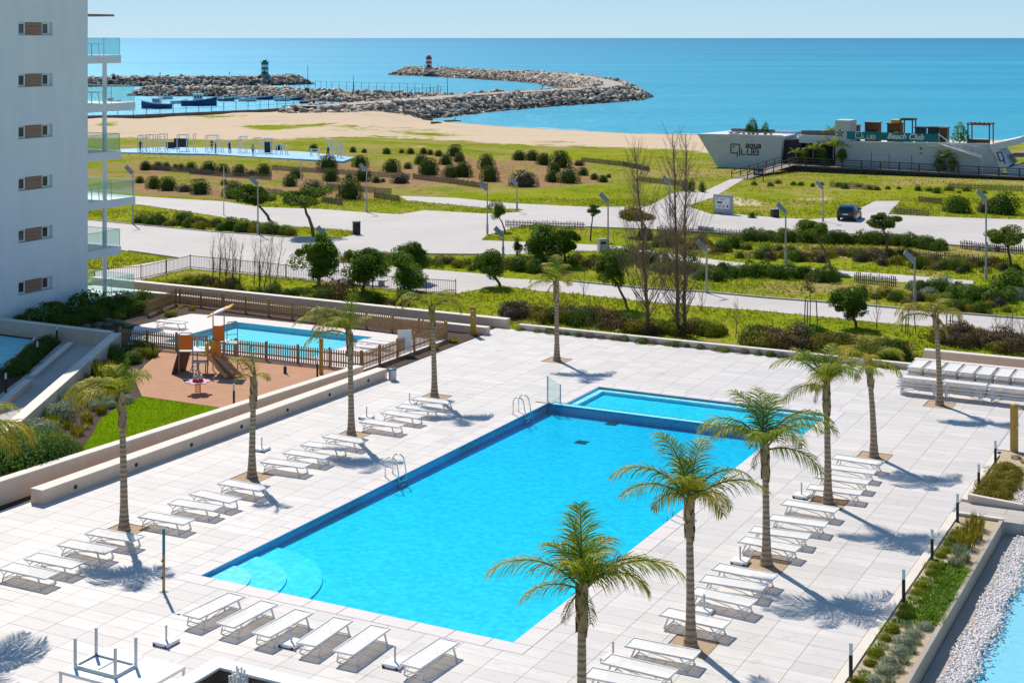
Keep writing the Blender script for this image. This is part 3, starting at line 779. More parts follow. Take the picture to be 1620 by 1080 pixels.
def breakwater(name, label, pts, crest, hw, run, size, dens, singles=0, path=True, cap=True):
    root = thing(name, label, 'breakwater', (pts[0][0], pts[0][1], SEA))
    off = Vector((pts[0][0], pts[0][1], SEA))
    P = sweep_pts(pts, 6.0)
    T = np.gradient(P, axis=0); T /= np.linalg.norm(T, axis=1)[:, None]
    Nn = np.stack([T[:, 1], -T[:, 0]], -1)
    zc_ = crest
    mb = MB()
    prof = [(-hw - run * 1.5, -9.0), (-hw, zc_ - .15), (hw, zc_ - .15), (hw + run * 1.5, -9.0)]
    for i in range(len(P) - 1):
        vs = []
        for j in (i, i + 1):
            for o, z in prof:
                vs.append((P[j, 0] + Nn[j, 0] * o - off.x, P[j, 1] + Nn[j, 1] * o - off.y, z - off.z))
        mb.add(vs, [(0, 1, 5, 4), (1, 2, 6, 5), (2, 3, 7, 6)])
    for e in (0, len(P) - 1):
        mb.add([(P[e, 0] + Nn[e, 0] * o - off.x, P[e, 1] + Nn[e, 1] * o - off.y, z - off.z) for o, z in prof], [(0, 1, 2, 3)])
    mb.build('core', M['wet_rock'], root)
    if path:
        mb = MB()
        for i in range(len(P) - 1):
            vs = []
            for j in (i, i + 1):
                for o, z in ((-hw * .8, zc_ - .4), (-hw * .8, zc_ + .3), (hw * .8, zc_ + .3), (hw * .8, zc_ - .4)):
                    vs.append((P[j, 0] + Nn[j, 0] * o - off.x, P[j, 1] + Nn[j, 1] * o - off.y, z - off.z))
            mb.add(vs, [(0, 1, 5, 4), (1, 2, 6, 5), (2, 3, 7, 6)])
        mb.build('walkway', M['conc'], root)
    L_ = np.linalg.norm(np.diff(P, axis=0), axis=1).sum()
    n = int(L_ * dens * 2)
    cum = np.concatenate([[0], np.cumsum(np.linalg.norm(np.diff(P, axis=0), axis=1))])
    s = rng.uniform(0, cum[-1], n)
    c = np.stack([np.interp(s, cum, P[:, 0]), np.interp(s, cum, P[:, 1])], -1)
    nn = np.stack([np.interp(s, cum, Nn[:, 0]), np.interp(s, cum, Nn[:, 1])], -1)
    side = np.where(rng.random(n) < .5, -1.0, 1.0)
    f = rng.uniform(0.0, 1.1, n)
    # round head at the free end
    if cap:
        m_ = int(dens * (hw + run) * 3.2)
        a = rng.uniform(0, 2 * math.pi, m_)
        fr = np.sqrt(rng.uniform(0.02, 1.15, m_))
        rr = fr * (hw + run)
        e = P[-1]; a2 = rng.uniform(0, 2 * math.pi, m_ // 2); f2 = np.sqrt(rng.uniform(0.1, 1.1, m_ // 2)) * (hw + run)
        P0 = np.stack([P[0, 0] + np.cos(a2) * f2, P[0, 1] + np.sin(a2) * f2], -1)
        c = np.concatenate([c, P0]); nn = np.concatenate([nn, np.zeros((m_ // 2, 2))]); side = np.concatenate([side, np.ones(m_ // 2)]); f = np.concatenate([f, np.clip((f2 - hw) / run, 0.1, 1.1)])
        c = np.concatenate([c, np.stack([e[0] + np.cos(a) * rr, e[1] + np.sin(a) * rr], -1)])
        nn = np.concatenate([nn, np.zeros((m_, 2))]); side = np.concatenate([side, np.ones(m_)])
        f = np.concatenate([f, np.clip((rr - hw) / run, -0.1, 1.1)])
    z = zc_ + (SEA - 0.3 - zc_) * np.clip(f, 0, 1.1) + rng.uniform(-.55, .1, len(f))
    xy = c + nn * ((hw + f * run) * side)[:, None]
    S = size * rng.uniform(0.6, 1.25, len(f))
    PP = np.stack([xy[:, 0] - off.x, xy[:, 1] - off.y, z - off.z], -1)
    wet = ((f > 0.72) & (rng.random(len(f)) < 0.8)) | (rng.random(len(f)) < 0.12)
    order = np.argsort(np.hypot(xy[:, 0], xy[:, 1]) + 400 * (side < 0) * 0)
    order = order[(S[order] > size * 0.8)]
    pick = set(order[:singles].tolist())
    for k in pick:
        o = put('rock', ROCK_MESH[(4 + k % 2) if wet[k] else k % 4], root, tuple(PP[k]))
        o.rotation_euler = (rng.normal(0, .45), rng.normal(0, .45), rng.uniform(0, 6.28)); o.scale = [S[k] * 1.05] * 3
    keep = np.array([k not in pick for k in range(len(f))])
    rk = put('rock', blocks_np('rock', PP[keep], S[keep], np.where(wet[keep], 1, np.where(rng.random(keep.sum()) < .45, 2, 0)), [M['rock'], M['wet_rock'], M['pale_rock']]), root)
    rk['kind'] = 'stuff'
    return root
breakwater('breakwater', 'long hooked rock breakwater carrying a pale walkway and the red striped light', [(-50, 369), (-42, 384), (-30, 405), (-17, 437), (2, 470), (18, 491), (31, 512), (37, 535), (38, 566), (36, 608), (25, 695), (12, 735), (-8, 775), (-32, 820), (-58, 858)], -0.9, 4.6, 8.5, 1.08, 10.5, 260)
breakwater('breakwater', 'straight outer rock breakwater ending below the green striped light', [(-330, 640), (-203, 655), (-113, 672), (-103, 684)], -1.2, 3.6, 7.0, 1.1, 9, 60)
breakwater('breakwater', 'low inner rock jetty between the moored boats and the harbour mouth', [(-22, 480), (-40, 492), (-62, 508), (-96, 545), (-134, 553)], -1.9, 2.8, 6.0, 1.0, 9, 90, path=False)

# quay wall and fence along the harbour side
qpts = [(-200, 312), (-88, 343), (-63, 369), (-43, 405), (-22, 478)]
mb = MB()
for (a, b) in zip(qpts[:-1], qpts[1:]):
    mb.bar((a[0], a[1], -4.6), (b[0], b[1], -4.6), 0.8, 6.4)
tag(mb.build('quay_wall', M['quay']), 'long dark stone quay wall between beach and boat harbour', 'wall')
def post_fence(name, label, pts, z, h, step, cat='fence', r=0.06):
    root = thing(name, label, cat, (pts[0][0], pts[0][1], z))
    mbp = MB(); mbr = MB()
    for (a, b) in zip(pts[:-1], pts[1:]):
        a, b = Vector((*a, 0)), Vector((*b, 0))
        n = max(1, int((b - a).length / step))
        o = Vector((pts[0][0], pts[0][1], 0))
        for i in range(n):
            p = a + (b - a) * i / n - o
            mbp.bar((p.x, p.y, -0.4), (p.x, p.y, h), r * 2)
        for zz in (h * .45, h * .97):
            mbr.bar(tuple(a - o + Vector((0, 0, zz))), tuple(b - o + Vector((0, 0, zz))), 0.05)
    po = mbp.build('post', M['dark_metal'], root); po['kind'] = 'stuff'
    mbr.build('rail', M['dark_metal'], root)
    return root
post_fence('harbour_fence', 'tall dark post fence along the top of the quay wall', qpts, -1.4, 2.3, 3.4)
post_fence('harbour_fence', 'tall dark post fence along the crest of the inner jetty', [(-24, 481), (-40, 492), (-62, 508), (-84, 532)], -1.0, 2.4, 3.2)
# harbour masts
for x, yb, yt, n in [(487, 140, 103, 'beside the end of the outer breakwater'), (559, 141, 120, 'at the middle of the inner jetty'), (708, 150, 123, 'at the head of the quay')]:
    Yd = 500 if x < 700 else 478
    X = (x - 810) / FOC * Yd
    h = (yb - yt) / FOC * Yd
    zb = CAMH - (yb - 60) * Yd / FOC
    mb = MB(); mb.tube([(0, 0, -1.5), (0, 0, h)], [0.16, 0.07], 6); mb.box(-.35, .35, -.35, .35, -1.5, -.3)
    tag(mb.build('harbour_mast', M['dark_metal'], None, (X, Yd, zb)), 'slim dark lamp mast ' + n, 'mast', 'harbour masts')
# striped harbour lights
def harbour_light(px, Yd, ztop_px, base_z, w, col, label, name='harbour_light'):
    X = (px - 810) / FOC * Yd
    h = (CAMH - (ztop_px - 60) * Yd / FOC) - base_z
    root = thing(name, label, 'lighthouse', (X, Yd, base_z))
    mb = MB(); mb.tube([(0, 0, -0.6), (0, 0, 0.5)], w * .75, 12); mb.build('plinth', M['conc'], root)
    n = 5
    hb = (h - 1.9) / n
    for i in range(n):
        mb = MB(); mb.tube([(0, 0, .5 + i * hb), (0, 0, .5 + (i + 1) * hb)], w / 2, 16, cap=True)
        mb.build('band', M[col] if i % 2 == 0 else M['white_paint'], root, smooth=False)
    z = .5 + n * hb
    mb = MB(); mb.tube([(0, 0, z), (0, 0, z + .18)], w * .62, 16)
    for k in range(10):
        a = k * .628
        mb.tube([(math.cos(a) * w * .58, math.sin(a) * w * .58, z + .18), (math.cos(a) * w * .58, math.sin(a) * w * .58, z + .9)], .04, 4)
    mb.build('gallery', M[col], root)
    mb = MB(); mb.tube([(0, 0, z + .18), (0, 0, z + 1.05), (0, 0, z + 1.1), (0, 0, z + 1.4)], [w * .28, w * .28, w * .34, .05], 10)
    mb.build('lantern', M[col], root)
    mb = MB(); mb.box(-.35, .35, -w / 2 - .04, -w / 2 + .1, .5, 2.3); mb.build('door', M['dark_metal'], root)
    return root
harbour_light(678.5, 822, 87, -0.5, 3.2, 'red', 'red and white banded harbour light at the breakwater tip')
harbour_light(419, 672, 94, -0.6, 3.3, 'green_paint', 'green and white banded harbour light on the outer breakwater')

# ---------------------------------------------------------------- boats in the harbour
def boat(px, wl, length, beam, hullm, stripe, label, cabin=1, heading=0.0, mast=0.0):
    p = pix(px, wl, SEA)
    root = thing('fishing_boat', label, 'boat', (p.x, p.y, SEA), heading, 'boats moored in the harbour')
    n = 9
    secs = []
    for i in range(n):
        t = i / (n - 1)
        x = (t - .5) * length
        w = beam / 2 * (1 - max(0, (t - .45) / .55) ** 2.2) * (0.86 + .14 * min(1, t * 4))
        w = max(w, 0.04)
        sh = 0.8 + 0.75 * t ** 2.5 + .1 * (1 - t)
        sh *= length / 8.5 * 1.45
        secs.append([(x, -w, sh), (x, -w * .86, .15), (x, -w * .4, -.45), (x, w * .4, -.45), (x, w * .86, .15), (x, w, sh)])
    mb = MB()
    for i in range(n - 1):
        o = secs[i] + secs[i + 1]
        mb.add(o, [(k, k + 1, k + 7, k + 6) for k in (1, 2, 3)], 1)
        mb.add(o, [(k, k + 1, k + 7, k + 6) for k in (0, 4)], 0)
    mb.add(secs[0], [(0, 1, 2, 3, 4, 5)], 0)
    mb.build('hull', [M[hullm], M[stripe]], root)
    mb = MB()
    for i in range(n - 1):
        a, b = secs[i], secs[i + 1]
        mb.add([(a[0][0], a[0][1] * .95, a[0][2] - .22), (a[5][0], a[5][1] * .95, a[5][2] - .22), (b[5][0], b[5][1] * .95, b[5][2] - .22), (b[0][0], b[0][1] * .95, b[0][2] - .22)], [(0, 1, 2, 3)])
    mb.build('deck', M['club_pale'], root)
    mb = MB()
    for i in range(n - 1):
        for e in (0, 5):
            mb.bar(secs[i][e], secs[i + 1][e], .1, .12)
    mb.build('gunwale', M['white_paint'], root)
    if cabin:
        s = length / 8.5
        mb = MB()
        mb.box(-1.4 * s, .9 * s, -beam * .28, beam * .28, .8 * s, 2.75 * s)
        mb.box(-1.6 * s, 1.15 * s, -beam * .33, beam * .33, 2.75 * s, 2.92 * s)
        cb = mb.build('cabin', M['white_paint'], root)
        mb = MB()
        for k in range(3):
            for e in (-1, 1):
                mb.box((-1.1 + k * .65) * s, (-.65 + k * .65) * s, e * beam * .28 - .02, e * beam * .28 + .02, 1.95 * s, 2.5 * s)
        mb.build('window', M['win_dark'], cb)
    if mast:
        mb = MB(); mb.tube([(.2, 0, .6), (.2, 0, mast)], [.07, .04], 6); mb.tube([(.2, 0, mast * .55), (-length * .3, 0, mast * .8)], .04, 5); mb.build('mast', M['pale_metal'], root)
    return root
boat(247, 172, 9.4, 3.0, 'hull_blue', 'white_paint', 'blue and white fishing boat nearest the beach, bow to the left', 1, R(172), 3.2)
boat(315, 167.5, 11.0, 3.3, 'hull_blue', 'club_dark', 'largest dark blue fishing boat with white cabin roof', 1, R(8), 4.0)
for i, (x, y, l, h, s, d, c, wd) in enumerate([(283, 164, 5.5, 'white_paint', 'hull_blue', 20, 0, 'small open white boat between the two blue fishing boats'),
                                            (358, 160, 5.5, 'green_paint', 'club_dark', 10, 1, 'small green cabin boat right of the largest fishing boat'),
                                            (392, 160.5, 6, 'white_paint', 'red', -6, 1, 'small white cabin boat with red underside by the jetty rocks'),
                                            (418, 158, 6, 'hull_blue', 'club_dark', 4, 0, 'small open blue boat moored below the jetty rocks'),
                                            (447, 160, 5.5, 'white_paint', 'hull_blue', -10, 1, 'small white cabin boat with blue underside near the quay'),
                                            (486, 164, 5, 'red', 'club_dark', 12, 0, 'small open red boat close to the quay fence'),
                                            (505, 158, 5, 'white_paint', 'club_dark', -15, 0, 'small open white boat furthest right in the harbour'),
                                            (176, 166, 6.5, 'white_paint', 'hull_blue', 0, 1, 'white cabin boat seen past the apartment balcony'),
                                            (370, 157.5, 5.2, 'white_paint', 'green_paint', 5, 1, 'small white cabin boat with green underside below the jetty crest'),
                                            (404, 157, 4.8, 'red', 'club_dark', -4, 1, 'small red cabin boat behind the white one with red underside'),
                                            (432, 157.5, 5.0, 'white_paint', 'club_dark', 8, 0, 'small open white boat left of the blue bottomed cabin boat'),
                                            (466, 159, 5.2, 'hull_blue', 'white_paint', -6, 1, 'small blue cabin boat right of the blue bottomed cabin boat'),
                                            (520, 156, 4.6, 'green_paint', 'club_dark', 3, 0, 'small open green boat at the right end of the harbour'),
                                            (340, 158.5, 5.0, 'white_paint', 'red', 12, 0, 'small open white boat behind the largest fishing boat'),
                                            (262, 157, 5.0, 'white_paint', 'hull_blue', 4, 1, 'small white cabin boat behind the nearest fishing boat'),
                                            (458, 171, 4.5, 'white_paint', 'club_dark', 30, 0, 'tiny open white dinghy in front of the quay')]):
    boat(x, y, l, l * .34, h, s, wd, c, R(d), 2.4 if c else 0)
# ---------------------------------------------------------------- pool deck
def rect_minus(r, holes):
    out = [r]
    for h in holes:
        nxt = []
        for (a0, a1, b0, b1) in out:
            h0, h1, k0, k1 = max(a0, h[0]), min(a1, h[1]), max(b0, h[2]), min(b1, h[3])
            if h0 >= h1 - 1e-6 or k0 >= k1 - 1e-6:
                nxt.append((a0, a1, b0, b1)); continue
            if a0 < h0: nxt.append((a0, h0, b0, b1))
            if h1 < a1: nxt.append((h1, a1, b0, b1))
            if b0 < k0: nxt.append((h0, h1, b0, k0))
            if k1 < b1: nxt.append((h0, h1, k1, b1))
        out = [q for q in nxt if q[1] - q[0] > .02 and q[3] - q[2] > .02]
    return out
MAIN = (0.0, 24.2, 0.0, 10.8)
SHAL = (24.5, 28.1, 0.75, 11.75)
PALMS = [('P1', 2.1, -5.0), ('P2', 8.9, -4.9), ('P3', 15.5, -4.85), ('P4', 22.7, -5.1), ('P5', 32.3, -3.5), ('P6', 32.05, 15.75), ('P7', 22.45, 15.15), ('P8', 15.9, 15.13), ('P9', 8.95, 15.1), ('P10', 2.0, 15.2), ('P11', -4.8, 15.1), ('P12', -4.8, -5.0)]
pits = [(u - .62, u + .62, v - .62, v + .62) for _, u, v in PALMS]
ring = (-0.6, 24.2, -0.6, 11.4)
ring2 = (24.2, 28.7, 0.15, 12.35)
holes_deck = [ring, ring2] + pits
deck = tag(put('pool_deck', None, None, D(0, 0, 0), RZ), 'pale tiled sun deck surrounding the big swimming pool', 'deck', kind='structure')
mb = MB()
for a0, a1, b0, b1 in rect_minus((-16, 38.5, -10.3, 19.35), [MAIN, (24.2, 28.1, 0.0, 11.75)] + pits) + [(25.6, 38.5, 19.35, 34)]:
    mb.box(b0, b1, a0, a1, -1.9, -0.03)
mb.build('slab', M['joint'], deck)
TILE_MESH = []
def tile_mb(w, d, tz=0.0):
    b = MB(); b.bbox(-w / 2 + .004, w / 2 - .004, -d / 2 + .003, d / 2 - .003, -.028, tz, .004)
    return b
for k in range(8):
    me = tile_mb(1.2, .6).build('tile', M['tile'], mesh_only=True)
    a = me.attributes.new('tint', 'FLOAT', 'FACE'); a.data.foreach_set('value', [k / 7.0] * len(me.polygons))
    TILE_MESH.append(me)
full, cut = [], []
r2 = random.Random(3)
u = -9.6
while u < 38.4:
    v = -10.8
    while v < 19.3:
        for q in rect_minus((max(u, -9.6), min(u + .6, 38.5), max(v, -10.25), min(v + 1.2, 19.25)), holes_deck):
            (full if abs((q[1] - q[0]) - .6) < 1e-3 and abs((q[3] - q[2]) - 1.2) < 1e-3 else cut).append(q)
        v += 1.2
    u += .6
u = 25.8
while u < 38.4:
    for k in range(4):
        full.append((u, u + .6, 19.26 + 1.2 * k, 20.46 + 1.2 * k))
    u += .6
def in_view(q):
    p = D((q[0] + q[1]) / 2, (q[2] + q[3]) / 2)
    x = 810 + FOC * p.x / p.y; y = 60 + FOC * CAMH / p.y
    return 0 < x < 1620 and y < 1085
fv = sorted([q for q in full if in_view(q)], key=lambda q: D((q[0] + q[1]) / 2, (q[2] + q[3]) / 2).length)
single = fv[:300]
ss = set(single)
for q in single:
    o = put('tile', TILE_MESH[r2.randrange(8)], deck, ((q[2] + q[3]) / 2, (q[0] + q[1]) / 2, r2.uniform(-.0012, .0012)))
mb = MB(); tints = []
for q in [q for q in full if q not in ss] + cut:
    n0 = len(mb.f)
    mb.bbox(q[2] + .004, q[3] - .004, q[0] + .003, q[1] - .003, -.028, r2.uniform(-.0012, .0012), .004)
    tints += [r2.random()] * (len(mb.f) - n0)
me = mb.build('tile', M['tile'], mesh_only=True)
a = me.attributes.new('tint', 'FLOAT', 'FACE'); a.data.foreach_set('value', tints)
o = put('tile', me, deck); o['kind'] = 'stuff'
# gravel tree pits with a thin steel edge belong to the deck
for (a0, a1, b0, b1) in pits:
    mb = MB(); mb.box(b0 + .02, b1 - .02, a0 + .02, a1 - .02, -.5, -.012)
    tp = mb.build('tree_pit', M['gravel_tan'], deck)
    mb = MB()
    for (x0, x1, y0, y1) in ((b0, b1, a0, a0 + .012), (b0, b1, a1 - .012, a1), (b0, b0 + .012, a0 + .012, a1 - .012), (b1 - .012, b1, a0 + .012, a1 - .012)):
        mb.box(x0, x1, y0, y1, -.2, .004)
    mb.build('edging', M['quay'], tp)

# ---------------------------------------------------------------- swimming pool
pool = thing('swimming_pool', 'large rectangular blue swimming pool with a shallow basin at its far end', 'pool', D(0, 0, 0), RZ)
WZ = -0.07
mb = MB()
z0, z1 = -.29, -.47
mb.add([(0, 0, z0), (10.8, 0, z0), (10.8, 24.2, z1), (0, 24.2, z1)], [(0, 1, 2, 3)])
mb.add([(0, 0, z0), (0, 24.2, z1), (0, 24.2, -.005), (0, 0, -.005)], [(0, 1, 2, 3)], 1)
mb.add([(10.8, 0, z0), (10.8, 0, -.005), (10.8, 24.2, -.005), (10.8, 24.2, z1)], [(0, 1, 2, 3)])
mb.add([(0, 0, z0), (0, 0, -.005), (10.8, 0, -.005), (10.8, 0, z0)], [(0, 1, 2, 3)])
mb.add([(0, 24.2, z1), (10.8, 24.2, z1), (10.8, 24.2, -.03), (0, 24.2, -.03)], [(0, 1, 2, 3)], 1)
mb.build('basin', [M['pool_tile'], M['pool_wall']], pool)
for k, (r_, zt) in enumerate(((1.5, -.15), (2.6, -.195), (3.7, -.245))):
    pts = [(0.001, 0.001)] + [(.001 + r_ * math.cos(t * math.pi / 2 / 20), .001 + r_ * math.sin(t * math.pi / 2 / 20)) for t in range(21)]
    mb = MB(); mb.prism(pts, -.46, zt); mb.build('step', M['step_tile'], pool)
mb = MB(); mb.box(.0, 11.75, 24.2, 24.5, -.6, -.03); mb.build('dividing_wall', M['kid_tile'], pool)
mb = MB()
s0, s1, b0, b1 = SHAL
zf = -.26
mb.add([(b0, s0, zf), (b1, s0, zf), (b1, s1, zf), (b0, s1, zf)], [(0, 1, 2, 3)])
for (p, q) in (((b0, s0), (b0, s1)), ((b0, s1), (b1, s1)), ((b1, s1), (b1, s0)), ((b1, s0), (b0, s0))):
    mb.add([(*p, zf), (*q, zf), (*q, -.005), (*p, -.005)], [(0, 1, 2, 3)])
for (x0, x1, y0, y1) in ((b0, b0 + .35, s0, s1), (b0 + .35, b1, s1 - .35, s1)):
    mb.box(x0 + .002, x1 - .002, y0 + .002, y1 - .002, zf - .05, -.11)
mb.build('shallow_basin', M['pool_tile'], pool)
mb = MB()
e = .003
mb.add([(e, e, z0 + e), (10.8 - e, e, z0 + e), (10.8 - e, 24.2 - e, z1 + e), (e, 24.2 - e, z1 + e), (e, e, WZ), (10.8 - e, e, WZ), (10.8 - e, 24.2 - e, WZ), (e, 24.2 - e, WZ)],
       [(3, 2, 1, 0), (4, 5, 6, 7), (0, 1, 5, 4), (1, 2, 6, 5), (2, 3, 7, 6), (3, 0, 4, 7)])
mb.build('water', M['pool_water'], pool)
mb = MB()
mb.add([(b0 + e, s0 + e, zf + e), (b1 - e, s0 + e, zf + e), (b1 - e, s1 - e, zf + e), (b0 + e, s1 - e, zf + e), (b0 + e, s0 + e, WZ), (b1 - e, s0 + e, WZ), (b1 - e, s1 - e, WZ), (b0 + e, s1 - e, WZ)],
       [(3, 2, 1, 0), (4, 5, 6, 7), (0, 1, 5, 4), (1, 2, 6, 5), (2, 3, 7, 6), (3, 0, 4, 7)])
mb.build('water', M['pool_water'], pool)
for x, y in ((920, 698), (968, 668)):
    uu, vv = uvz(x, y, -.4)
    mb = MB(); mb.box(vv - .26, vv + .26, uu - .26, uu + .26, -.6, z0 + (z1 - z0) * uu / 24.2 + .008); mb.build('drain', M['club_dark'], pool)
# coping stones
def coping(q):
    mb = MB(); mb.bbox(q[2] + .005, q[3] - .005, q[0] + .005, q[1] - .005, -.1, .006, .012); mb.build('coping_stone', M['coping'], pool)
for k in range(10): coping((-.6, 0, -.6 + 1.2 * k, .6 + 1.2 * k))
for k in range(20):
    coping((1.2 * k, min(1.2 * k + 1.2, 24.2), -.6, 0)); coping((1.2 * k, min(1.2 * k + 1.2, 24.2), 10.8, 11.4))
coping((24.2, 25.4, .15, .75)) if False else None
for k in range(10): coping((28.1, 28.7, .15 + 1.22 * k, .15 + 1.22 * (k + 1)))
for k in range(3):
    coping((24.5 + 1.2 * k, 25.7 + 1.2 * k, .15, .75)); coping((24.5 + 1.2 * k, 25.7 + 1.2 * k, 11.75, 12.35))
coping((24.2, 24.5, 11.75, 12.35)); coping((24.2, 24.5, -.6, 0)) if False else None
# ladders
def ladder(u, v, side, label):
    root = thing('pool_ladder', label, 'ladder', D(u, v, 0), RZ, 'pool ladders')
    for e in (-.26, .26):
        pts = [(-.52 * side, e, -.02), (-.52 * side, e, .45)]
        for t in range(9):
            a = math.pi - t * math.pi / 8
            pts.append((-.26 * side + .26 * side * math.cos(a), e, .52 + .25 * math.sin(a)))
        pts += [(.0 * side + .06 * side, e, .2), (.1 * side, e, -.4)]
        mb = MB(); mb.tube(pts, .024, 8); mb.build('handrail', M['chrome'], root, smooth=True)
    for z in (-.12, -.28):
        mb = MB(); mb.box(.04 * side - .05, .04 * side + .05, -.24, .24, z - .02, z); mb.build('tread', M['chrome'], root)
ladder(21.9, 0.05, 1, 'chrome pool ladder at the far left corner of the pool')
ladder(11.5, 0.05, 1, 'chrome pool ladder midway along the left side of the pool')
ladder(12.0, 10.75, -1, 'chrome pool ladder on the right side of the pool, behind palm fronds')
# glass screen at pool corner
g = thing('glass_screen', 'small upright glass screen at the far left corner of the pool', 'screen', D(24.35, -.1, 0), RZ)
mb = MB(); mb.add([(-.02, 0, .02), (.62, 0, .02), (.62, 0, .85), (-.02, 0, 1.15), (-.02, .016, .02), (.62, .016, .02), (.62, .016, .85), (-.02, .016, 1.15)], [(0, 1, 2, 3), (7, 6, 5, 4), (0, 4, 5, 1), (1, 5, 6, 2), (2, 6, 7, 3), (3, 7, 4, 0)]); mb.build('pane', M['glass'], g)
mb = MB(); mb.box(-.05, .0, -.02, .035, 0, 1.16); mb.box(.6, .64, -.02, .035, 0, .86); mb.build('post', M['pale_metal'], g)

# ---------------------------------------------------------------- garden walls
def wall_run(name, label, p0, p1, th, z0, za, zb, cap=.05, panel=1.2, capm='wall_cap', m='wall_stone', cat='wall'):
    """stone wall from uv point p0 to p1 built of panels and cap slabs; top height runs from za to zb"""
    a, b = D(p0[0], p0[1], 0), D(p1[0], p1[1], 0)
    d = b - a; Ln = d.length; ang = math.atan2(d.y, d.x)
    root = thing(name, label, cat, (a.x, a.y, z0), ang)
    n = max(1, round(Ln / panel))
    for i in range(n):
        x0, x1 = Ln * i / n + .003, Ln * (i + 1) / n - .003
        t0, t1 = za + (zb - za) * i / n - z0, za + (zb - za) * (i + 1) / n - z0
        mb = MB(); mb.prism([(x0, -th / 2), (x1, -th / 2), (x1, th / 2), (x0, th / 2)], -.3, [t0 - cap, t1 - cap, t1 - cap, t0 - cap]); mb.build('panel', M[m], root)
        mb = MB(); mb.prism([(x0, -th / 2 - .012), (x1, -th / 2 - .012), (x1, th / 2 + .012), (x0, th / 2 + .012)], [t0 - cap + .001, t1 - cap + .001, t1 - cap + .001, t0 - cap + .001], [t0, t1, t1, t0]); mb.build('cap_slab', M[capm], root)
    return root
bw = wall_run('bench_wall', 'long low stone bench wall along the left side of the deck', (2.8, -9.7), (24.9, -9.35), .55, 0.0, .52, .47)
for k in range(7):
    q = MB(); x = 1.6 + k * 3.15; q.tube([(0, 0, 0), (0, -.03, 0)], .075, 10); q.build('wall_light', M['dark_metal'], bw, (x, -.276, .22))
gw = wall_run('retaining_wall', 'long stone retaining wall between the lawn and the bench wall', (-12, -11.25), (24.3, -10.25), .4, 0.0, 1.02, .62)
wall_run('boundary_wall', 'outer pale stone boundary wall above the meadow, left of the deck', (38.75, -41.0), (38.75, -9.7), .45, -.3, .55, .5)
wall_run('boundary_wall', 'inner stone wall behind the wooden pool fence', (36.45, -39.0), (36.45, -9.75), .4, -.3, .45, .42)
wall_run('terrace_edge_wall', 'low far edge wall of the deck, overgrown with creeping plants', (38.6, -8.9), (38.6, 13.2), .3, -.3, .3, .3)
wall_run('boundary_wall', 'outer stone wall behind the stacked loungers', (39.0, 13.6), (39.0, 34), .4, -.3, 1.0, 1.0)
wall_run('boundary_wall', 'inner low stone wall directly behind the stacked loungers', (37.35, 13.5), (37.35, 34), .35, 0, .85, .85)
wall_run('ramp_wall', 'stone wall slanting along the garden ramp beside the flower bed', (24.0, -25.45), (3.2, -13.5), .5, 0, .85, .9)
wall_run('garden_wall', 'shaded stone wall with small lights under the apartment block', (24.2, -36.4), (24.2, -26.0), .4, 0, .8, .82)
wall_run('planter_wall', 'low stone wall between the ramp and the hedge at the pond', (23.3, -28.0), (16.6, -24.0), .3, 0, .25, .25)
wall_run('planter_wall', 'low sunlit stone wall at the left edge beside the ramp', (15.6, -23.2), (9.0, -19.4), .35, 0, .35, .35)

# garden ground: bark mulch, lawn, rubber playground, tiles round the children's pool
KP = (26.6, 32.8, -24.5, -15.0)
def uvsheet(name, label, poly, m, z, t, kind='structure', cat='ground'):
    mb = MB()
    P = [D(u, v) for u, v in poly]
    mb.prism([(p.x, p.y) for p in P], z - t, z)
    return tag(mb.build(name, m), label, cat, kind=kind)
mb = MB()
for a0, a1, c0, c1 in rect_minus((-12, 38.5, -60, -10.35), [(KP[0] - .1, KP[1] + .1, KP[2] - .1, KP[3] + .1)]):
    mb.prism([tuple(D(a0, c0)[:2]), tuple(D(a1, c0)[:2]), tuple(D(a1, c1)[:2]), tuple(D(a0, c1)[:2])], -1.9, .0)
mb.prism([tuple(D(25.9, -10.9)[:2]), tuple(D(36.2, -10.9)[:2]), tuple(D(36.2, -9.95)[:2]), tuple(D(25.9, -9.75)[:2])], -.02, .03)
tag(mb.build('flower_bed_soil', M['mulch']), 'dark bark mulch covering the garden beds beside the deck', 'mulch', kind='structure')
uvsheet('lawn', 'small bright green lawn between playground and retaining wall', [(16.5, -17.0), (16.5, -10.65), (12, -10.75), (6.0, -10.9), (6.3, -12.2), (8.2, -12.9), (10.4, -14.3), (12.6, -15.9), (14.6, -16.7)], M['lawn'], .035, .3)
uvsheet('playground_floor', 'tan rubber safety floor of the small playground', [(16.52, -17.05), (18.8, -19.5), (21.5, -21.3), (24.9, -23.0), (25.45, -11.0), (24.6, -11.1), (20, -11.4), (16.52, -11.6)], M['rubber'], .045, .3)
mb = MB()
for a0, a1, c0, c1 in [(25.75, KP[0], -24.5, -11.05), (KP[1], 34.1, -24.5, -11.05), (KP[0], KP[1], KP[3], -11.05)]:
    for i in range(int(round((a1 - a0) / .6)) or 1):
        n = int(round((a1 - a0) / .6)) or 1
        x0, x1 = a0 + (a1 - a0) * i / n, a0 + (a1 - a0) * (i + 1) / n
        m_ = int(round((c1 - c0) / 1.2)) or 1
        for j in range(m_):
            y0, y1 = c0 + (c1 - c0) * j / m_, c0 + (c1 - c0) * (j + 1) / m_
            mb.prism([tuple(D(x0 + .006, y0 + .006)[:2]), tuple(D(x1 - .006, y0 + .006)[:2]), tuple(D(x1 - .006, y1 - .006)[:2]), tuple(D(x0 + .006, y1 - .006)[:2])], -.2, .02)
mb.prism([tuple(D(*p)[:2]) for p in [(25.75, KP[2]), (KP[1], KP[2]), (34.1, KP[2]), (33.6, -28.4), (29.1, -28.8), (25.0, -25.6)]], -.2, .02)
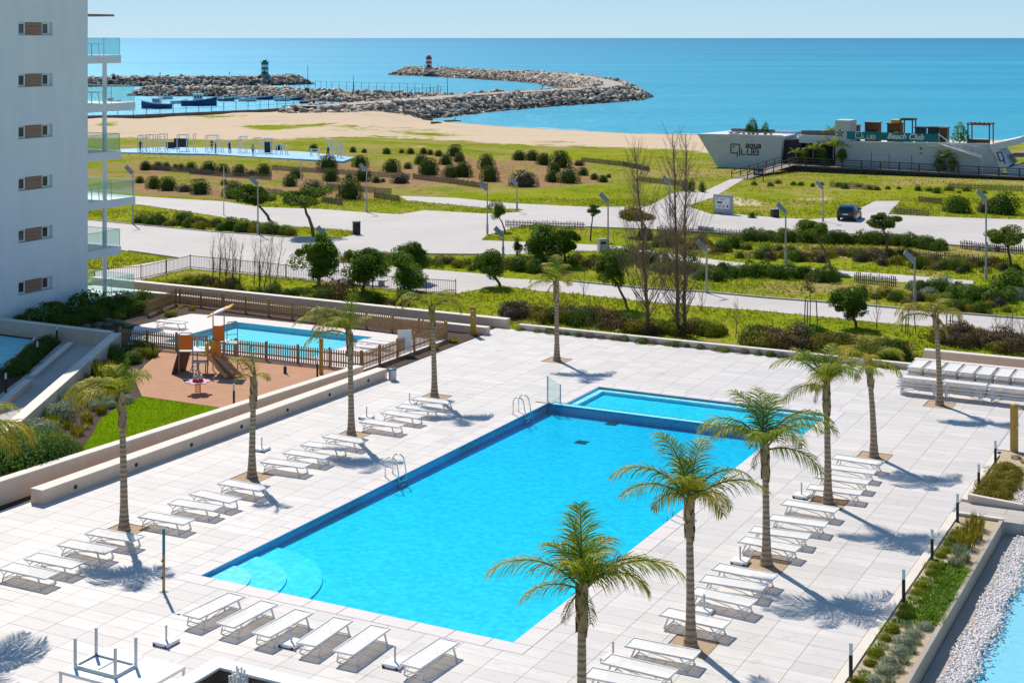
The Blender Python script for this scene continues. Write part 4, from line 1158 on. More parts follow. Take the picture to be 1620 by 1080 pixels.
tag(mb.build('pool_surround', M['coping']), 'bright paving around the small fenced pool', 'paving', kind='structure')
kp = thing('swimming_pool', "small fenced children's pool of light blue water behind the playground", 'pool', D(KP[0], KP[2], .02), RZ)
W_, L_ = KP[3] - KP[2], KP[1] - KP[0]
mb = MB(); zf = -.34
mb.add([(0, 0, zf), (W_, 0, zf), (W_, L_, zf), (0, L_, zf)], [(0, 1, 2, 3)])
for p, q in (((0, 0), (0, L_)), ((0, L_), (W_, L_)), ((W_, L_), (W_, 0)), ((W_, 0), (0, 0))):
    mb.add([(*p, zf), (*q, zf), (*q, -.005), (*p, -.005)], [(0, 1, 2, 3)])
mb.build('basin', M['kid_tile'], kp)
mb = MB(); mb.add([(0, 0, -.05), (W_, 0, -.05), (W_, L_, -.05), (0, L_, -.05)], [(0, 1, 2, 3)]); mb.build('water', M['kid_water'], kp)
# ramp, pond, slabs left
uvsheet('garden_ramp', 'paved garden ramp running up beside the slanting wall', [(24.0, -25.9), (24.0, -29.3), (16.5, -24.6), (2.0, -16.6), (2.0, -13.2)], M['paving_warm'], .05, .3)
pd = thing('garden_pond', 'shaded blue water basin at the left edge under the apartment block', 'pond', D(23.6, -31.0, .0), 0)
P = [D(*p) - D(23.6, -31.0) for p in [(23.6, -31.0), (18.0, -27.1), (14.5, -30.0), (19, -36.0), (23.6, -35.3)]]
mb = MB(); mb.prism([(p.x, p.y) for p in P], -.25, .015); mb.build('basin', M['pool_tile'], pd)
mb = MB(); mb.add([(p.x, p.y, .03) for p in P], [tuple(range(len(P)))]); mb.build('water', M['kid_water'], pd)
mb = MB()
q_ = [D(*p) - D(23.6, -31.0) for p in [(23.8, -30.7), (17.8, -26.7), (17.6, -27.1), (23.7, -31.1)]]
mb.prism([(p.x, p.y) for p in q_], -.2, .1); mb.build('rim', M['white_paint'], pd)

# ---------------------------------------------------------------- planters and reflecting pool on the right
pl = wall_run('planter_kerb', 'long pale kerb between the deck and the near planting bed', (-8, 19.4), (16.7, 19.4), .24, -.3, .07, .07, m='wall_cap')
wall_run('planter_wall', 'low stone wall on the pool side of the near planting bed', (-8, 20.95), (16.5, 20.95), .10, -.6, .09, .09, capm='conc', m='conc')
wall_run('planter_wall', 'short stone wall closing the far end of the near planting bed', (16.6, 19.52), (16.6, 21.02), .14, -.3, .13, .13)
wall_run('planter_kerb', 'pale kerb beside the short far planting bed', (18.3, 19.4), (24.8, 19.4), .24, -.3, .09, .09, m='wall_cap')
wall_run('planter_wall', 'low stone wall closing the near end of the short planting bed', (18.3, 19.52), (18.3, 21.4), .14, -.3, .30, .20)
wall_run('planter_wall', 'low stone wall on the pool side of the short planting bed', (18.4, 21.45), (25.4, 21.45), .10, -.6, .09, .09, capm='conc', m='conc')
uvsheet('planting_bed_soil', 'sandy soil of the near planting bed', [(-8, 19.52), (16.53, 19.52), (16.53, 20.88), (-8, 20.88)], M['planter_soil'], .02, .9)
uvsheet('planting_bed_soil', 'sandy soil of the short far planting bed', [(18.37, 19.52), (25.6, 19.52), (25.6, 21.38), (18.37, 21.38)], M['planter_soil'], .02, .9)
mb = MB()
for a, b_, c, d_ in [(16.68, 17.46, 19.3, 20.3), (16.68, 17.46, 20.312, 21.6), (16.68, 17.46, 21.612, 23.2), (17.472, 18.22, 19.3, 20.9), (17.472, 18.22, 20.912, 22.2), (17.472, 18.22, 22.212, 24), (16.68, 18.22, 24.012, 44)]:
    mb.prism([tuple(D(a, c)[:2]), tuple(D(b_, c)[:2]), tuple(D(b_, d_)[:2]), tuple(D(a, d_)[:2])], -.9, .005)
tag(mb.build('bridge_paving', M['paving_warm']), 'paving slabs crossing between the two planting beds', 'paving', kind='structure')
uvsheet('channel_floor', 'sunken beige concrete channel beside the planting bed', [(-8, 21.02), (16.6, 21.02), (16.6, 21.9), (-8, 21.9)], M['conc'], -.42, .5)
uvsheet('channel_floor', 'sunken beige concrete channel beside the short planting bed', [(18.3, 21.52), (30, 21.52), (30, 24.4), (18.3, 24.4)], M['conc'], -.42, .5)
uvsheet('side_terrace', 'pale paving right of the short planting bed', [(18.23, 24.41), (25.59, 24.41), (25.59, 44), (18.23, 44)], M['paving_warm'], -.001, 1.8, cat='paving')
rp = thing('reflecting_pool', 'shallow pale blue reflecting pool in the lower right corner', 'pool', D(-8, 22.0, -.5), RZ)
mb = MB(); mb.box(-.1, 20, 0, 24.6, -.5, -.04); mb.build('basin', M['pale_tile'], rp)
mb = MB(); mb.add([(-.05, 0, .06), (20, 0, .06), (20, 24.6, .06), (-.05, 24.6, .06)], [(0, 1, 2, 3)]); mb.build('water', M['channel_water'], rp)
# white pebbles: a strip that nobody could count
n = 13000
pu = rng.uniform(-3.0, 16.5, n)
pv = 21.38 + rng.uniform(0, .5, n) + np.abs(rng.normal(0, .2, n)) + 0.06 * np.sin(pu * 1.7)
S = rng.uniform(.022, .055, n)
pz = -.42 + rng.uniform(.0, .10, n) * (1 - np.clip((pv - 21.5) / 1.0, 0, 1))
PP = np.stack([ORG.x + pu * UX.x + pv * VX.x, ORG.y + pu * UX.y + pv * VX.y, pz], -1)
tag(put('pebbles', rocks_np('pebbles', PP, S, np.zeros(n, int), [M['pebble']])), 'band of white pebbles along the edge of the reflecting pool', 'pebbles', kind='stuff')
n = 700
pu = rng.uniform(18.5, 25.2, n); pv = 20.9 + rng.uniform(0, .45, n)
PP = np.stack([ORG.x + pu * UX.x + pv * VX.x, ORG.y + pu * UX.y + pv * VX.y, np.full(n, .03)], -1)
tag(put('pebbles', rocks_np('pebbles', PP, rng.uniform(.03, .06, n), np.zeros(n, int), [M['pebble']])), 'white pebbles in the short far planting bed', 'pebbles', kind='stuff')

# ---------------------------------------------------------------- apartment block
bld = thing('apartment_building', 'tall white apartment block with glass balconies at the left edge', 'building', D(31.9, -35.0, 0), RZ)
# local x = v direction (0 = visible facade), local y = u direction (0 = far corner)
mb = MB(); mb.box(-17, -.2, -24, 0, -1.5, 21.5); mb.build('wall', M['render'], bld)
WU0, WU1 = 26.35 - 31.9, 29.0 - 31.9
zc0 = [17.03 - 2.985 * k for k in range(6)]
mb = MB()
mb.box(-.2, 0, -24, WU0, -1.5, 21.5)
mb.box(-.2, 0, WU1, 0, -1.5, 21.5)
zs = [21.5] + sum([[z + .37, z - .37] for z in zc0], []) + [-1.5]
for k in range(0, len(zs), 2):
    mb.box(-.2, -.0, WU0 + .0005, WU1 - .0005, zs[k + 1], zs[k])
mb.build('facade', M['render'], bld)
for k, z in enumerate(zc0):
    a = WU0; w = (WU1 - WU0)
    pn = None
    for j, (f0, f1) in enumerate(((0.0, .235), (.70, 1.0))):
        mb = MB()
        y0, y1 = a + w * f0 + .01, a + w * f1 - .01
        if j == 1: y1 = a + w * .93
        t = .09
        for (ya, yb, za, zb) in ((y0, y1, z - .36, z - .36 + t), (y0, y1, z + .36 - t, z + .36), (y0, y0 + t, z - .36 + t, z + .36 - t), (y1 - t * 1.4, y1, z - .36 + t, z + .36 - t)):
            mb.box(-.16, -.10, ya, yb, za, zb)
        fr = mb.build('window', M['win_frame'], bld)
        mb = MB(); mb.box(-.15, -.14, y0 + t, y1 - t * 1.4, z - .36 + t, z + .36 - t); mb.build('pane', M['win_dark'], fr)
        mb = MB(); mb.box(-.17, -.155, y0 + t, y1 - t, z - .1 * (k % 3), z + .36 - t); mb.build('blind', M['curtain'], fr)
    y0, y1 = a + w * .24, a + w * .695
    for i in range(3):
        h = .70 / 3
        mb = MB(); mb.box(-.14, -.045, y0, y1, z - .35 + i * h + .006, z - .35 + (i + 1) * h - .006); mb.build('wood_slat', M['wood_panel'], bld)
    mb = MB(); mb.box(-.1, .03, WU0 - .02, WU1 + .02, z - .40, z - .365); mb.build('sill', M['kerb'], bld)
tops = [15.42 - 2.985 * k for k in range(6)]
ends = [2.9, 4.2, 2.9, 4.2, 2.9, 4.2]
for k, (zt, e) in enumerate(zip(tops, ends)):
    mb = MB(); mb.box(-16, -.003, .003, e, zt - .5, zt)
    bal = mb.build('balcony', M['render'], bld)
    if k:
        mb = MB(); mb.tube([(-.42, 1.9, zt), (-.42, 1.9, tops[k - 1] - .5)], .14, 14); mb.build('column', M['render'], bld, smooth=False)
    for (y0, y1) in ((.05, e * .5 - .02), (e * .5 + .02, e - .06)):
        mb = MB(); mb.box(-.07, -.05, y0, y1, zt + .03, zt + 1.05); mb.build('glass_pane', M['glass'], bal)
    for j in range(6):
        mb = MB(); mb.box(-.08 - 1.6 * (j + 1) + .02, -.08 - 1.6 * j - .02, e - .06, e - .04, zt + .03, zt + 1.05); mb.build('glass_pane', M['glass'], bal)
    mb = MB(); mb.bar((-.06, .05, zt + 1.06), (-.06, e - .05, zt + 1.06), .035, .025); mb.bar((-.06, e - .05, zt + 1.06), (-9.6, e - .05, zt + 1.06), .035, .025)
    for y in (.03, e * .5, e - .05): mb.bar((-.06, y, zt), (-.06, y, zt + 1.05), .025, .025)
    mb.build('handrail', M['pale_metal'], bal)
mb = MB(); mb.box(-12, -.05, .0, 2.35, 17.82, 17.95); mb.build('roof_canopy', M['wood_panel'], bld)
# balcony furniture glimpsed through the glass
for k, (zt, e, lb) in enumerate(((tops[0], 2.9, 'topmost'), (tops[1], 4.2, 'second from top'), (tops[3], 4.2, 'third from bottom'))):
    t = thing('patio_table', 'small white table behind the glass of the %s balcony' % lb, 'table', D(31.9 + 1.3, -36.2, zt), RZ, 'balcony tables')
    mb = MB(); mb.box(-.7, .7, -.4, .4, .68, .72); mb.build('tabletop', M['white_metal'], t)
    for sx in (-.6, .6):
        for sy in (-.33, .33):
            mb = MB(); mb.bar((sx, sy, 0), (sx * .9, sy * .9, .68), .04); mb.build('leg', M['white_metal'], t)
# ---------------------------------------------------------------- foliage builders
def unit(n, r):
    d = r.normal(size=(n, 3)); return d / np.linalg.norm(d, axis=1)[:, None]
def leaf_quads(C, Nrm, L, W, r, droop=0.0):
    """rhombic leaves at C with normals Nrm, length L, width W; returns verts, quads"""
    n = len(C)
    t = np.cross(Nrm, unit(n, r)); t /= np.maximum(np.linalg.norm(t, axis=1)[:, None], 1e-6)
    if droop: t[:, 2] -= droop; t /= np.linalg.norm(t, axis=1)[:, None]
    s = np.cross(Nrm, t); s /= np.maximum(np.linalg.norm(s, axis=1)[:, None], 1e-6)
    L = np.broadcast_to(L, (n,))[:, None]; W = np.broadcast_to(W, (n,))[:, None]
    V = np.stack([C - t * L / 2, C + s * W / 2 + Nrm * L * .06, C + t * L / 2, C - s * W / 2 + Nrm * L * .06], 1).reshape(-1, 3)
    return V, np.arange(n * 4).reshape(-1, 4)
def lumpy(d, r, amp=0.16, k=7):
    c = unit(k, r); a = r.uniform(.4, 1, k)
    h = (np.maximum(0, d @ c.T - .55) * a).sum(1)
    return 1 + amp * (h * 2.2 - .5)
def bush_mesh(name, m, seed, n=900, leaf=.11, sq=(1, 1, .8), flat=0.15, lump=.2, upright=0.0, core=True):
    """leafy clump of radius about 1 resting on z=0, leaves through an outer shell, gaps in the skin"""
    r = np.random.default_rng(seed)
    d = unit(n, r); d[:, 2] = np.abs(d[:, 2]) * 1.15 - .18; d /= np.linalg.norm(d, axis=1)[:, None]
    rad = lumpy(d, r, lump) * r.uniform(.72, 1.04, n)
    C = d * rad[:, None] * np.array(sq) + np.array([0, 0, sq[2] * .22])
    C[:, 2] = np.minimum(C[:, 2], sq[2] * (1.22 - flat)) + r.uniform(-.03, .03, n)
    C[:, 2] = np.maximum(C[:, 2], .02)
    nr = d + .75 * unit(n, r); nr[:, 2] += .25; nr /= np.linalg.norm(nr, axis=1)[:, None]
    if upright:
        nr[:, 2] *= (1 - upright); nr /= np.linalg.norm(nr, axis=1)[:, None]
    V, Q = leaf_quads(C, nr, leaf * r.uniform(.7, 1.5, n), leaf * .55 * r.uniform(.7, 1.3, n), r)
    if core:
        cv = ICO_V * .74 * np.array(sq) * (1 - .1 * r.random((12, 1))) + np.array([0, 0, sq[2] * .30])
        T = ICO_F + len(V)
        return np_mesh(name, np.concatenate([V, cv]), Q, T, [M[m]])
    return np_mesh(name, V, Q, None, [M[m]])
def tuft_mesh(name, m, seed, n=70, h=.5, spread=.5, lean=.5, w=.02):
    """upright grassy tuft: curved blades"""
    r = np.random.default_rng(seed)
    a = r.uniform(0, 6.283, n); rr = spread * np.sqrt(r.random(n)) * .45
    b = np.stack([np.cos(a) * rr, np.sin(a) * rr, np.zeros(n)], -1)
    a2 = a + r.normal(0, .6, n)
    o = np.stack([np.cos(a2), np.sin(a2), np.zeros(n)], -1)
    hh = h * r.uniform(.55, 1.1, n)[:, None]; le = lean * r.uniform(.3, 1.1, n)[:, None] * hh
    s = np.stack([-np.sin(a2), np.cos(a2), np.zeros(n)], -1) * w
    up = np.array([0, 0, 1.0])
    mid = b + o * le * .35 + up * hh * .62; tip = b + o * le + up * hh
    V = np.stack([b - s, b + s, mid + s * .9, mid - s * .9, tip + s * .15, tip - s * .15], 1).reshape(-1, 3)
    i = np.arange(n)[:, None] * 6
    Q = np.concatenate([i + np.array([[0, 1, 2, 3]]), i + np.array([[3, 2, 4, 5]])])
    return np_mesh(name, V, Q, None, [M[m]])
def crown_mesh(name, m, seed, clumps, per, sq, leaf, clr=.38, needle=.45, core=.0, flat=.5):
    """tree crown: many leaf clumps spread through an uneven volume, sky gaps between them"""
    r = np.random.default_rng(seed)
    d = unit(clumps, r); rad = r.uniform(.3, 1.0, clumps) ** .55 * lumpy(d, r, .42, 6)
    K = d * rad[:, None] * .82
    K[:, 2] = np.where(K[:, 2] < -.25, K[:, 2] * flat, K[:, 2])
    n = clumps * per
    ci = np.repeat(np.arange(clumps), per)
    e = unit(n, r) * (r.uniform(.25, 1, n) ** .5)[:, None] * (clr * r.uniform(.6, 1.4, clumps)[ci])[:, None]
    e[:, 2] *= .75
    C = (K[ci] + e) * np.array(sq)
    nr = e / np.maximum(np.linalg.norm(e, axis=1)[:, None], 1e-6) + .8 * unit(n, r); nr[:, 2] += .3
    nr /= np.linalg.norm(nr, axis=1)[:, None]
    V, Q = leaf_quads(C, nr, leaf * r.uniform(.7, 1.4, n), leaf * needle * r.uniform(.7, 1.3, n), r)
    if core:
        cv = ICO_V * core * r.uniform(.75, 1.15, (12, 1)) * np.array(sq)
        return np_mesh(name, np.concatenate([V, cv]), Q, ICO_F + len(V), [M[m]])
    return np_mesh(name, V, Q, None, [M[m]])

# shared plant meshes
BUSH = {
    'g': [bush_mesh('foliage', 'leaf_dark', 10 + k, 1500, .10, (1, .95, .86), .16, .14) for k in range(5)],
    'b': [bush_mesh('foliage', 'leaf_brown', 20 + k, 1500, .09, (1, .9, .8), .12, .2) for k in range(3)],
    'green': [bush_mesh('foliage', 'leaf_green', 30 + k, 1300, .13, (1, 1, .85), .0, .34) for k in range(4)],
    'dark': [bush_mesh('foliage', 'leaf_pine', 40 + k, 1300, .12, (1, 1, .9), .0, .36) for k in range(4)],
    'olive': [bush_mesh('foliage', 'leaf_olive', 50 + k, 1100, .12, (1, 1, .7), .0, .4) for k in range(3)],
    'lime': [bush_mesh('foliage', 'leaf_lime', 60 + k, 1100, .12, (1, 1, .7), .0, .36) for k in range(3)],
    'grey': [bush_mesh('foliage', 'leaf_silver', 70 + k, 900, .12, (1, 1, .75), .0, .2) for k in range(3)],
    'rust': [bush_mesh('foliage', 'leaf_rust', 80 + k, 1200, .11, (1, 1, .8), .0, .4, core=False) for k in range(3)],
    'loose': [bush_mesh('foliage', 'leaf_green', 90 + k, 520, .19, (1, 1, 1.15), -.2, .5, core=False) for k in range(3)],
}
BUSH['hedge'] = [bush_mesh('foliage', 'leaf_hedge', 95 + k, 5200, .065, (1, 1, .8), .1, .2) for k in range(2)]
TUFT = {
    'grass': [tuft_mesh('foliage', 'grass_blade', 110 + k, 80, .5, 1.0, .7, .018) for k in range(3)],
    'dry': [tuft_mesh('foliage', 'dry_blade', 120 + k, 90, .6, .9, .6, .016) for k in range(3)],
    'spiky': [tuft_mesh('foliage', 'leaf_olive', 130 + k, 150, .75, 1.1, .45, .02) for k in range(3)],
    'lav': [tuft_mesh('foliage', 'leaf_silver', 140 + k, 170, .55, 1.0, .8, .02) for k in range(3)],
    'limespike': [tuft_mesh('foliage', 'leaf_lime', 150 + k, 190, .85, 1.2, .5, .028) for k in range(2)],
    'ground': [tuft_mesh('foliage', 'leaf_lush', 160 + k, 120, .42, 1.5, 1.2, .035) for k in range(3)],
}
prnd = random.Random(11)
def plant(name, label, cat, loc, r, kind, group=None, zs=1.0):
    """a bush or tuft of radius r standing at loc"""
    lib = BUSH.get(kind) or TUFT[kind]
    o = put(name, prnd.choice(lib), None, loc, prnd.uniform(0, 6.28))
    o.scale = (r, r * prnd.uniform(.88, 1.12), r * zs * prnd.uniform(.92, 1.08))
    return tag(o, label, cat, group)

# ---------------------------------------------------------------- palms
def frond_mesh(seed, L=2.2, e0=60, curl=95, nl=46, leafl=.68, yel=.15, stiff=.5):
    """arching feather leaf along +x: rachis and two rows of drooping leaflets"""
    r = np.random.default_rng(seed)
    ns = 14
    p = np.zeros(3); pts = [p.copy()]; tan = []
    for i in range(ns):
        t = i / ns
        a = R(e0 - curl * t ** 1.25)
        d = np.array([math.cos(a), 0, math.sin(a)])
        tan.append(d); p = p + d * L / ns; pts.append(p.copy())
    tan.append(tan[-1]); pts = np.array(pts); tan = np.array(tan)
    mbf = MB()
    mbf.tube([tuple(q) for q in pts], [.028 * (1 - .85 * i / ns) + .004 for i in range(ns + 1)], 5, 2)
    for side in (-1, 1):
        for k in range(nl):
            t = .12 + .88 * (k + r.uniform(-.3, .3)) / nl
            t = min(max(t, .1), .995)
            f = t * ns; i = min(int(f), ns - 1); q = pts[i] + (pts[i + 1] - pts[i]) * (f - i); tg = tan[i]
            nrm = np.array([-tg[2], 0, tg[0]])
            ll = leafl * (math.sin(math.pi * min(1, (t * .86 + .12))) ** .6) * r.uniform(.8, 1.15)
            up = r.uniform(-.45, .75) * stiff
            d = side * np.array([0, 1, 0]) * .9 + tg * (.55 + .5 * t) + nrm * up
            d = d / np.linalg.norm(d)
            w = .020 * r.uniform(.8, 1.2)
            c = [q]; dd = d.copy()
            for s_ in range(3):
                c.append(c[-1] + dd * ll / 3)
                dd = dd + np.array([0, 0, -1.0]) * (.5 + .3 * s_) * (1.3 - stiff) * r.uniform(.6, 1.3); dd /= np.linalg.norm(dd)
            wv = np.cross(d, nrm); wv /= max(np.linalg.norm(wv), 1e-6); wv = wv * .7 + nrm * .3 * r.uniform(-1, 1)
            ws = [w * .6, w, w * .8, w * .1]
            vs = []
            for cc, ww in zip(c, ws): vs += [cc - wv * ww, cc + wv * ww]
            mbf.add([tuple(v) for v in vs], [(0, 1, 3, 2), (2, 3, 5, 4), (4, 5, 7, 6)], 1 if r.random() < yel + (t > .75) * yel * 1.5 else 0)
    return mbf.build('frond', [M['frond_g'], M['frond_dead'] if yel > 1 else M['frond_y'], M['rachis']], mesh_only=True)
FROND = {}
for nm, (e0, cu, L, yel, st) in {'arch': (62, 112, 2.3, .2, .42), 'wide': (44, 92, 2.3, .3, .45), 'up': (76, 72, 2.1, .12, .55), 'low': (18, 78, 2.1, .5, .38), 'spear': (86, 18, 1.9, .06, .7), 'yel': (50, 120, 1.9, .85, .4), 'short': (70, 80, 1.5, .2, .6), 'yup': (75, 95, 1.7, .7, .5), 'dead': (-35, 50, 1.0, 2.0, .2)}.items():
    FROND[nm] = [frond_mesh(200 + 7 * len(FROND) + k, L, e0 + 4 * k, cu + 6 * k, 46 if yel < 1 else 13, .74 if yel < 1 else .42, yel, st * .8) for k in range(2)]
def palm(u, v, h, lean, fr, label, bare=.7, trunk_r=.118):
    root = thing('palm_tree', label, 'palm tree', D(u, v, 0), 0, 'palms set in square pits on the deck')
    rr = random.Random(int(u * 100 + v))
    pts, rad = [], []
    hb = h - .62
    n = int(hb / .055)
    def cx(z): t = z / h; return (lean[0] * t * t, lean[1] * t * t)
    for i in range(n + 1):
        z = hb * i / n - .15
        base = trunk_r * (1.12 - .32 * i / n) + .09 * math.exp(-max(z, 0) * 2.6)
        pts.append((*cx(max(z, 0)), z)); rad.append(base * (1.045 if i % 2 else .97) * rr.uniform(.965, 1.035))
    mb = MB(); mb.tube(pts, rad, 12); mb.build('trunk', M['trunk'], root, smooth=False)
    # old leaf bases wrapped round the top of the trunk
    mb = MB()
    for k in range(11):
        a = k * 2.4 + rr.uniform(-.3, .3); z0 = hb - .55 + .09 * k
        c = cx(z0); o = Vector((math.cos(a), math.sin(a), 0)); s = Vector((-math.sin(a), math.cos(a), 0))
        r0 = trunk_r * .82
        b = Vector((c[0], c[1], z0))
        w = .13
        vs = [b + o * (r0 - .02) - s * w, b + o * (r0 + .03), b + o * (r0 - .02) + s * w, b + o * (r0 + .045) + s * w * .55 + Vector((0, 0, .34)), b + o * (r0 + .06) + Vector((0, 0, .42)), b + o * (r0 + .045) - s * w * .55 + Vector((0, 0, .34))]
        mb.add([tuple(q) for q in vs], [(0, 1, 4, 5), (1, 2, 3, 4)])
    mb.tube([(*cx(hb - .2), hb - .2), (*cx(hb + .15), hb + .15), (*cx(h), h), (*cx(h), h + .3)], [trunk_r * .85, trunk_r * .95, trunk_r * .6, .03], 10)
    mb.build('leaf_base', M['boot'], root)
    tx, ty = cx(h)
    for (az, kind, sc) in fr:
        o = put('frond', rr.choice(FROND[kind]), root, (tx, ty, h - .12 + rr.uniform(-.08, .1)), R(az + rr.uniform(-6, 6)))
        sc *= 1.1; o.scale = (sc, sc, sc * rr.uniform(.95, 1.05))
    return root
def rnd_fronds(seed, n, kinds, sc=(.8, 1.0)):
    rr = random.Random(seed)
    return [(360 / n * k + rr.uniform(-18, 18), rr.choice(kinds), rr.uniform(*sc)) for k in range(n)]
PF = {
    'P11': (3.85, (0, 0), [(180, 'wide', 1.0), (172, 'low', .7), (4, 'wide', 1.08), (-12, 'yel', .9), (14, 'wide', .9), (90, 'spear', .95), (200, 'spear', .85), (300, 'up', .75), (250, 'short', .9), (45, 'short', .9), (140, 'short', .9), (320, 'short', .8), (100, 'up', .7)], 'palm in the foreground with a tall central spear, at the lower edge'),
    'P10': (4.0, (-.05, 0), [(172, 'arch', 1.05), (190, 'wide', .85), (8, 'wide', 1.0), (20, 'arch', .9), (120, 'up', .95), (60, 'up', .9), (250, 'short', 1), (300, 'yel', .8), (330, 'yel', .7), (215, 'yel', .7), (90, 'arch', .9), (275, 'yup', .8)], 'palm right of the pool beside the near loungers, green crown over the pool edge'),
    'P9': (3.75, (-.06, 0), [(178, 'arch', 1.05), (160, 'wide', .95), (200, 'arch', .9), (5, 'arch', 1.1), (22, 'wide', 1.0), (-20, 'arch', 1.1), (-35, 'low', .95), (95, 'up', 1.0), (60, 'up', .95), (130, 'up', .95), (250, 'arch', .85), (300, 'arch', .9)], 'fullest palm on the right side, crown overlapping the shallow basin'),
    'P8': (4.25, (-.08, 0), [(170, 'arch', .95), (190, 'low', .8), (10, 'wide', .95), (-15, 'arch', .9), (60, 'up', .85), (110, 'arch', .9), (150, 'up', .85), (240, 'yel', .8), (300, 'arch', .8), (270, 'short', .9), (30, 'yup', .9)], 'palm right of the shallow basin with a yellowing crown'),
    'P7': (3.85, (-.25, 0), [(175, 'low', .7), (150, 'yel', .85), (200, 'yel', .8), (5, 'yel', .85), (30, 'wide', .8), (90, 'yup', .9), (120, 'yel', .8), (270, 'yel', .7), (320, 'low', .7), (60, 'yup', .8)], 'yellow crowned palm leaning left behind the far right loungers'),
    'P6': (4.05, (-.22, 0), [(172, 'yel', 1.0), (185, 'low', .9), (160, 'yel', .9), (8, 'yel', .75), (40, 'yup', .7), (330, 'yel', .7), (100, 'yel', .8)], 'wind-bent yellow palm in front of the stacked loungers'),
    'P5': (4.1, (-.05, 0), [(180, 'low', .75), (165, 'yel', .8), (5, 'yel', .75), (25, 'wide', .75), (90, 'up', .8), (250, 'short', .9), (300, 'yel', .7), (130, 'yup', .8), (60, 'yup', .8)], 'lone palm on the far part of the deck beyond the pool'),
    'P4': (4.15, (-.15, 0), [(178, 'yel', .95), (165, 'arch', .75), (195, 'yel', .8), (5, 'yel', .9), (20, 'yup', .85), (-15, 'yel', .85), (270, 'short', .9)], 'fourth palm of the left row, beside the fenced pool'),
    'P3': (4.35, (-.1, 0), [(180, 'wide', 1.05), (165, 'arch', .95), (195, 'low', .9), (5, 'short', .75), (50, 'spear', .85), (150, 'yup', .95), (250, 'arch', .75), (210, 'yel', .9), (172, 'yel', .9)], 'third palm of the left row, fronds swept to the left'),
    'P2': (3.75, (.1, 0), [(160, 'yup', .75), (175, 'spear', .7), (200, 'yel', .45), (330, 'yel', .45)], 'thin palm of the left row with only a few short fronds'),
    'P1': (4.55, (-.1, 0), [(180, 'yel', 1.1), (168, 'yel', 1.0), (192, 'yel', .9), (5, 'short', .8), (60, 'short', .85), (40, 'spear', .6), (130, 'yup', .85), (220, 'yel', .95), (270, 'short', .9)], 'nearest palm in full view of the left row, yellow fronds hanging over the bed'),
    'P12': (4.6, (.1, 0), [(5, 'yel', 1.2), (20, 'yel', 1.15), (-15, 'yel', 1.05), (180, 'arch', 1), (150, 'arch', 1), (210, 'wide', 1), (60, 'arch', 1), (100, 'up', .9), (270, 'arch', 1.1), (310, 'arch', 1.1)], 'palm mostly outside the frame, yellow fronds entering at the left edge'),
}
for nm, u, v in PALMS:
    h, ln, fr, lb = PF[nm]
    dr = random.Random(nm)
    fr = fr + [(dr.uniform(0, 360), 'dead', dr.uniform(.6, 1.0)) for _ in range(dr.randint(0, 2))]
    palm(u, v, h, ln, fr, lb)
# ---------------------------------------------------------------- sun loungers
def make_lounger():
    root = thing('sun_lounger', 'x', 'sun lounger', (0, 0, 0), 0, 'white sun loungers on the deck')
    z = .35
    mb = MB()
    for i in range(6):                       # slightly sagging sling, foot part
        x0, x1 = -.27 + i * .2, -.27 + (i + 1) * .2
        mb.add([(x0, -.29, z), (x1, -.29, z), (x1, -.1, z - .008), (x0, -.1, z - .008), (x1, .1, z - .008), (x0, .1, z - .008), (x1, .29, z), (x0, .29, z)], [(0, 1, 2, 3), (3, 2, 4, 5), (5, 4, 6, 7)])
    mb.build('seat_sling', M['sling'], root)
    mb = MB()
    for i in range(3):
        x0, x1 = -.94 + i * .22, -.94 + (i + 1) * .22
        mb.add([(x0, -.29, z + .004), (x1, -.29, z + .004), (x1, 0, z - .006), (x0, 0, z - .006), (x1, .29, z + .004), (x0, .29, z + .004)], [(0, 1, 2, 3), (3, 2, 4, 5)])
    mb.build('back_sling', M['sling'], root)
    mb = MB()
    for s in (-1, 1):
        mb.bar((-.95, s * .305, z - .005), (.95, s * .305, z - .005), .035, .05)
    for x in (-.95, .95): mb.bar((x, -.305, z - .006), (x, .305, z - .006), .035, .045)
    for x in (-.27, .1, .45): mb.bar((x, -.29, z - .035), (x, .29, z - .035), .025, .025)
    mb.build('frame', M['white_metal'], root)
    for s in (-1, 1):
        mb = MB(); mb.bar((.66, s * .30, z - .02), (.80, s * .30, .0), .032, .045); mb.build('leg', M['white_metal'], root)
        mb = MB(); mb.tube([(-.58, s * .30, z - .02), (-.68, s * .30, .24), (-.76, s * .30, .1), (-.78, s * .30, .0)], .02, 6); mb.build('leg', M['white_metal'], root)
        mb = MB(); mb.tube([(-.76, s * .28, .04), (-.6, s * .28, .13), (-.35, s * .28, .22), (0, s * .28, .28), (.35, s * .28, .315)], .015, 5); mb.tube([(-.9, s * .29, z - .03), (-.72, s * .29, .2)], .013, 5); mb.build('brace', M['white_metal'], root)
    mb = MB(); mb.bar((.79, -.3, .03), (.79, .3, .03), .025, .025); mb.bar((-.74, -.3, .1), (-.74, .3, .1), .025, .025); mb.build('cross_bar', M['white_metal'], root)
    return root
LNG = make_lounger()
first = [True]
def lounger(u, v, ang, label, z=0.0, group='white sun loungers on the deck'):
    loc = D(u, v, z)
    if first[0]:
        first[0] = False
        LNG.location = loc; LNG.rotation_euler = (0, 0, ang); LNG['label'] = label; LNG['group'] = group
        return LNG
    return copy_tree(LNG, loc, ang, label, group)
jr = random.Random(5)
left = [(45.6, 902), (86, 886), (138, 864), (181, 845.5), (263, 819), (309, 798), (340, 784.5), (385, 767), (452, 732), (486, 718), (514, 705), (546, 693), (605, 669), (637, 655), (661, 645), (685, 633)]
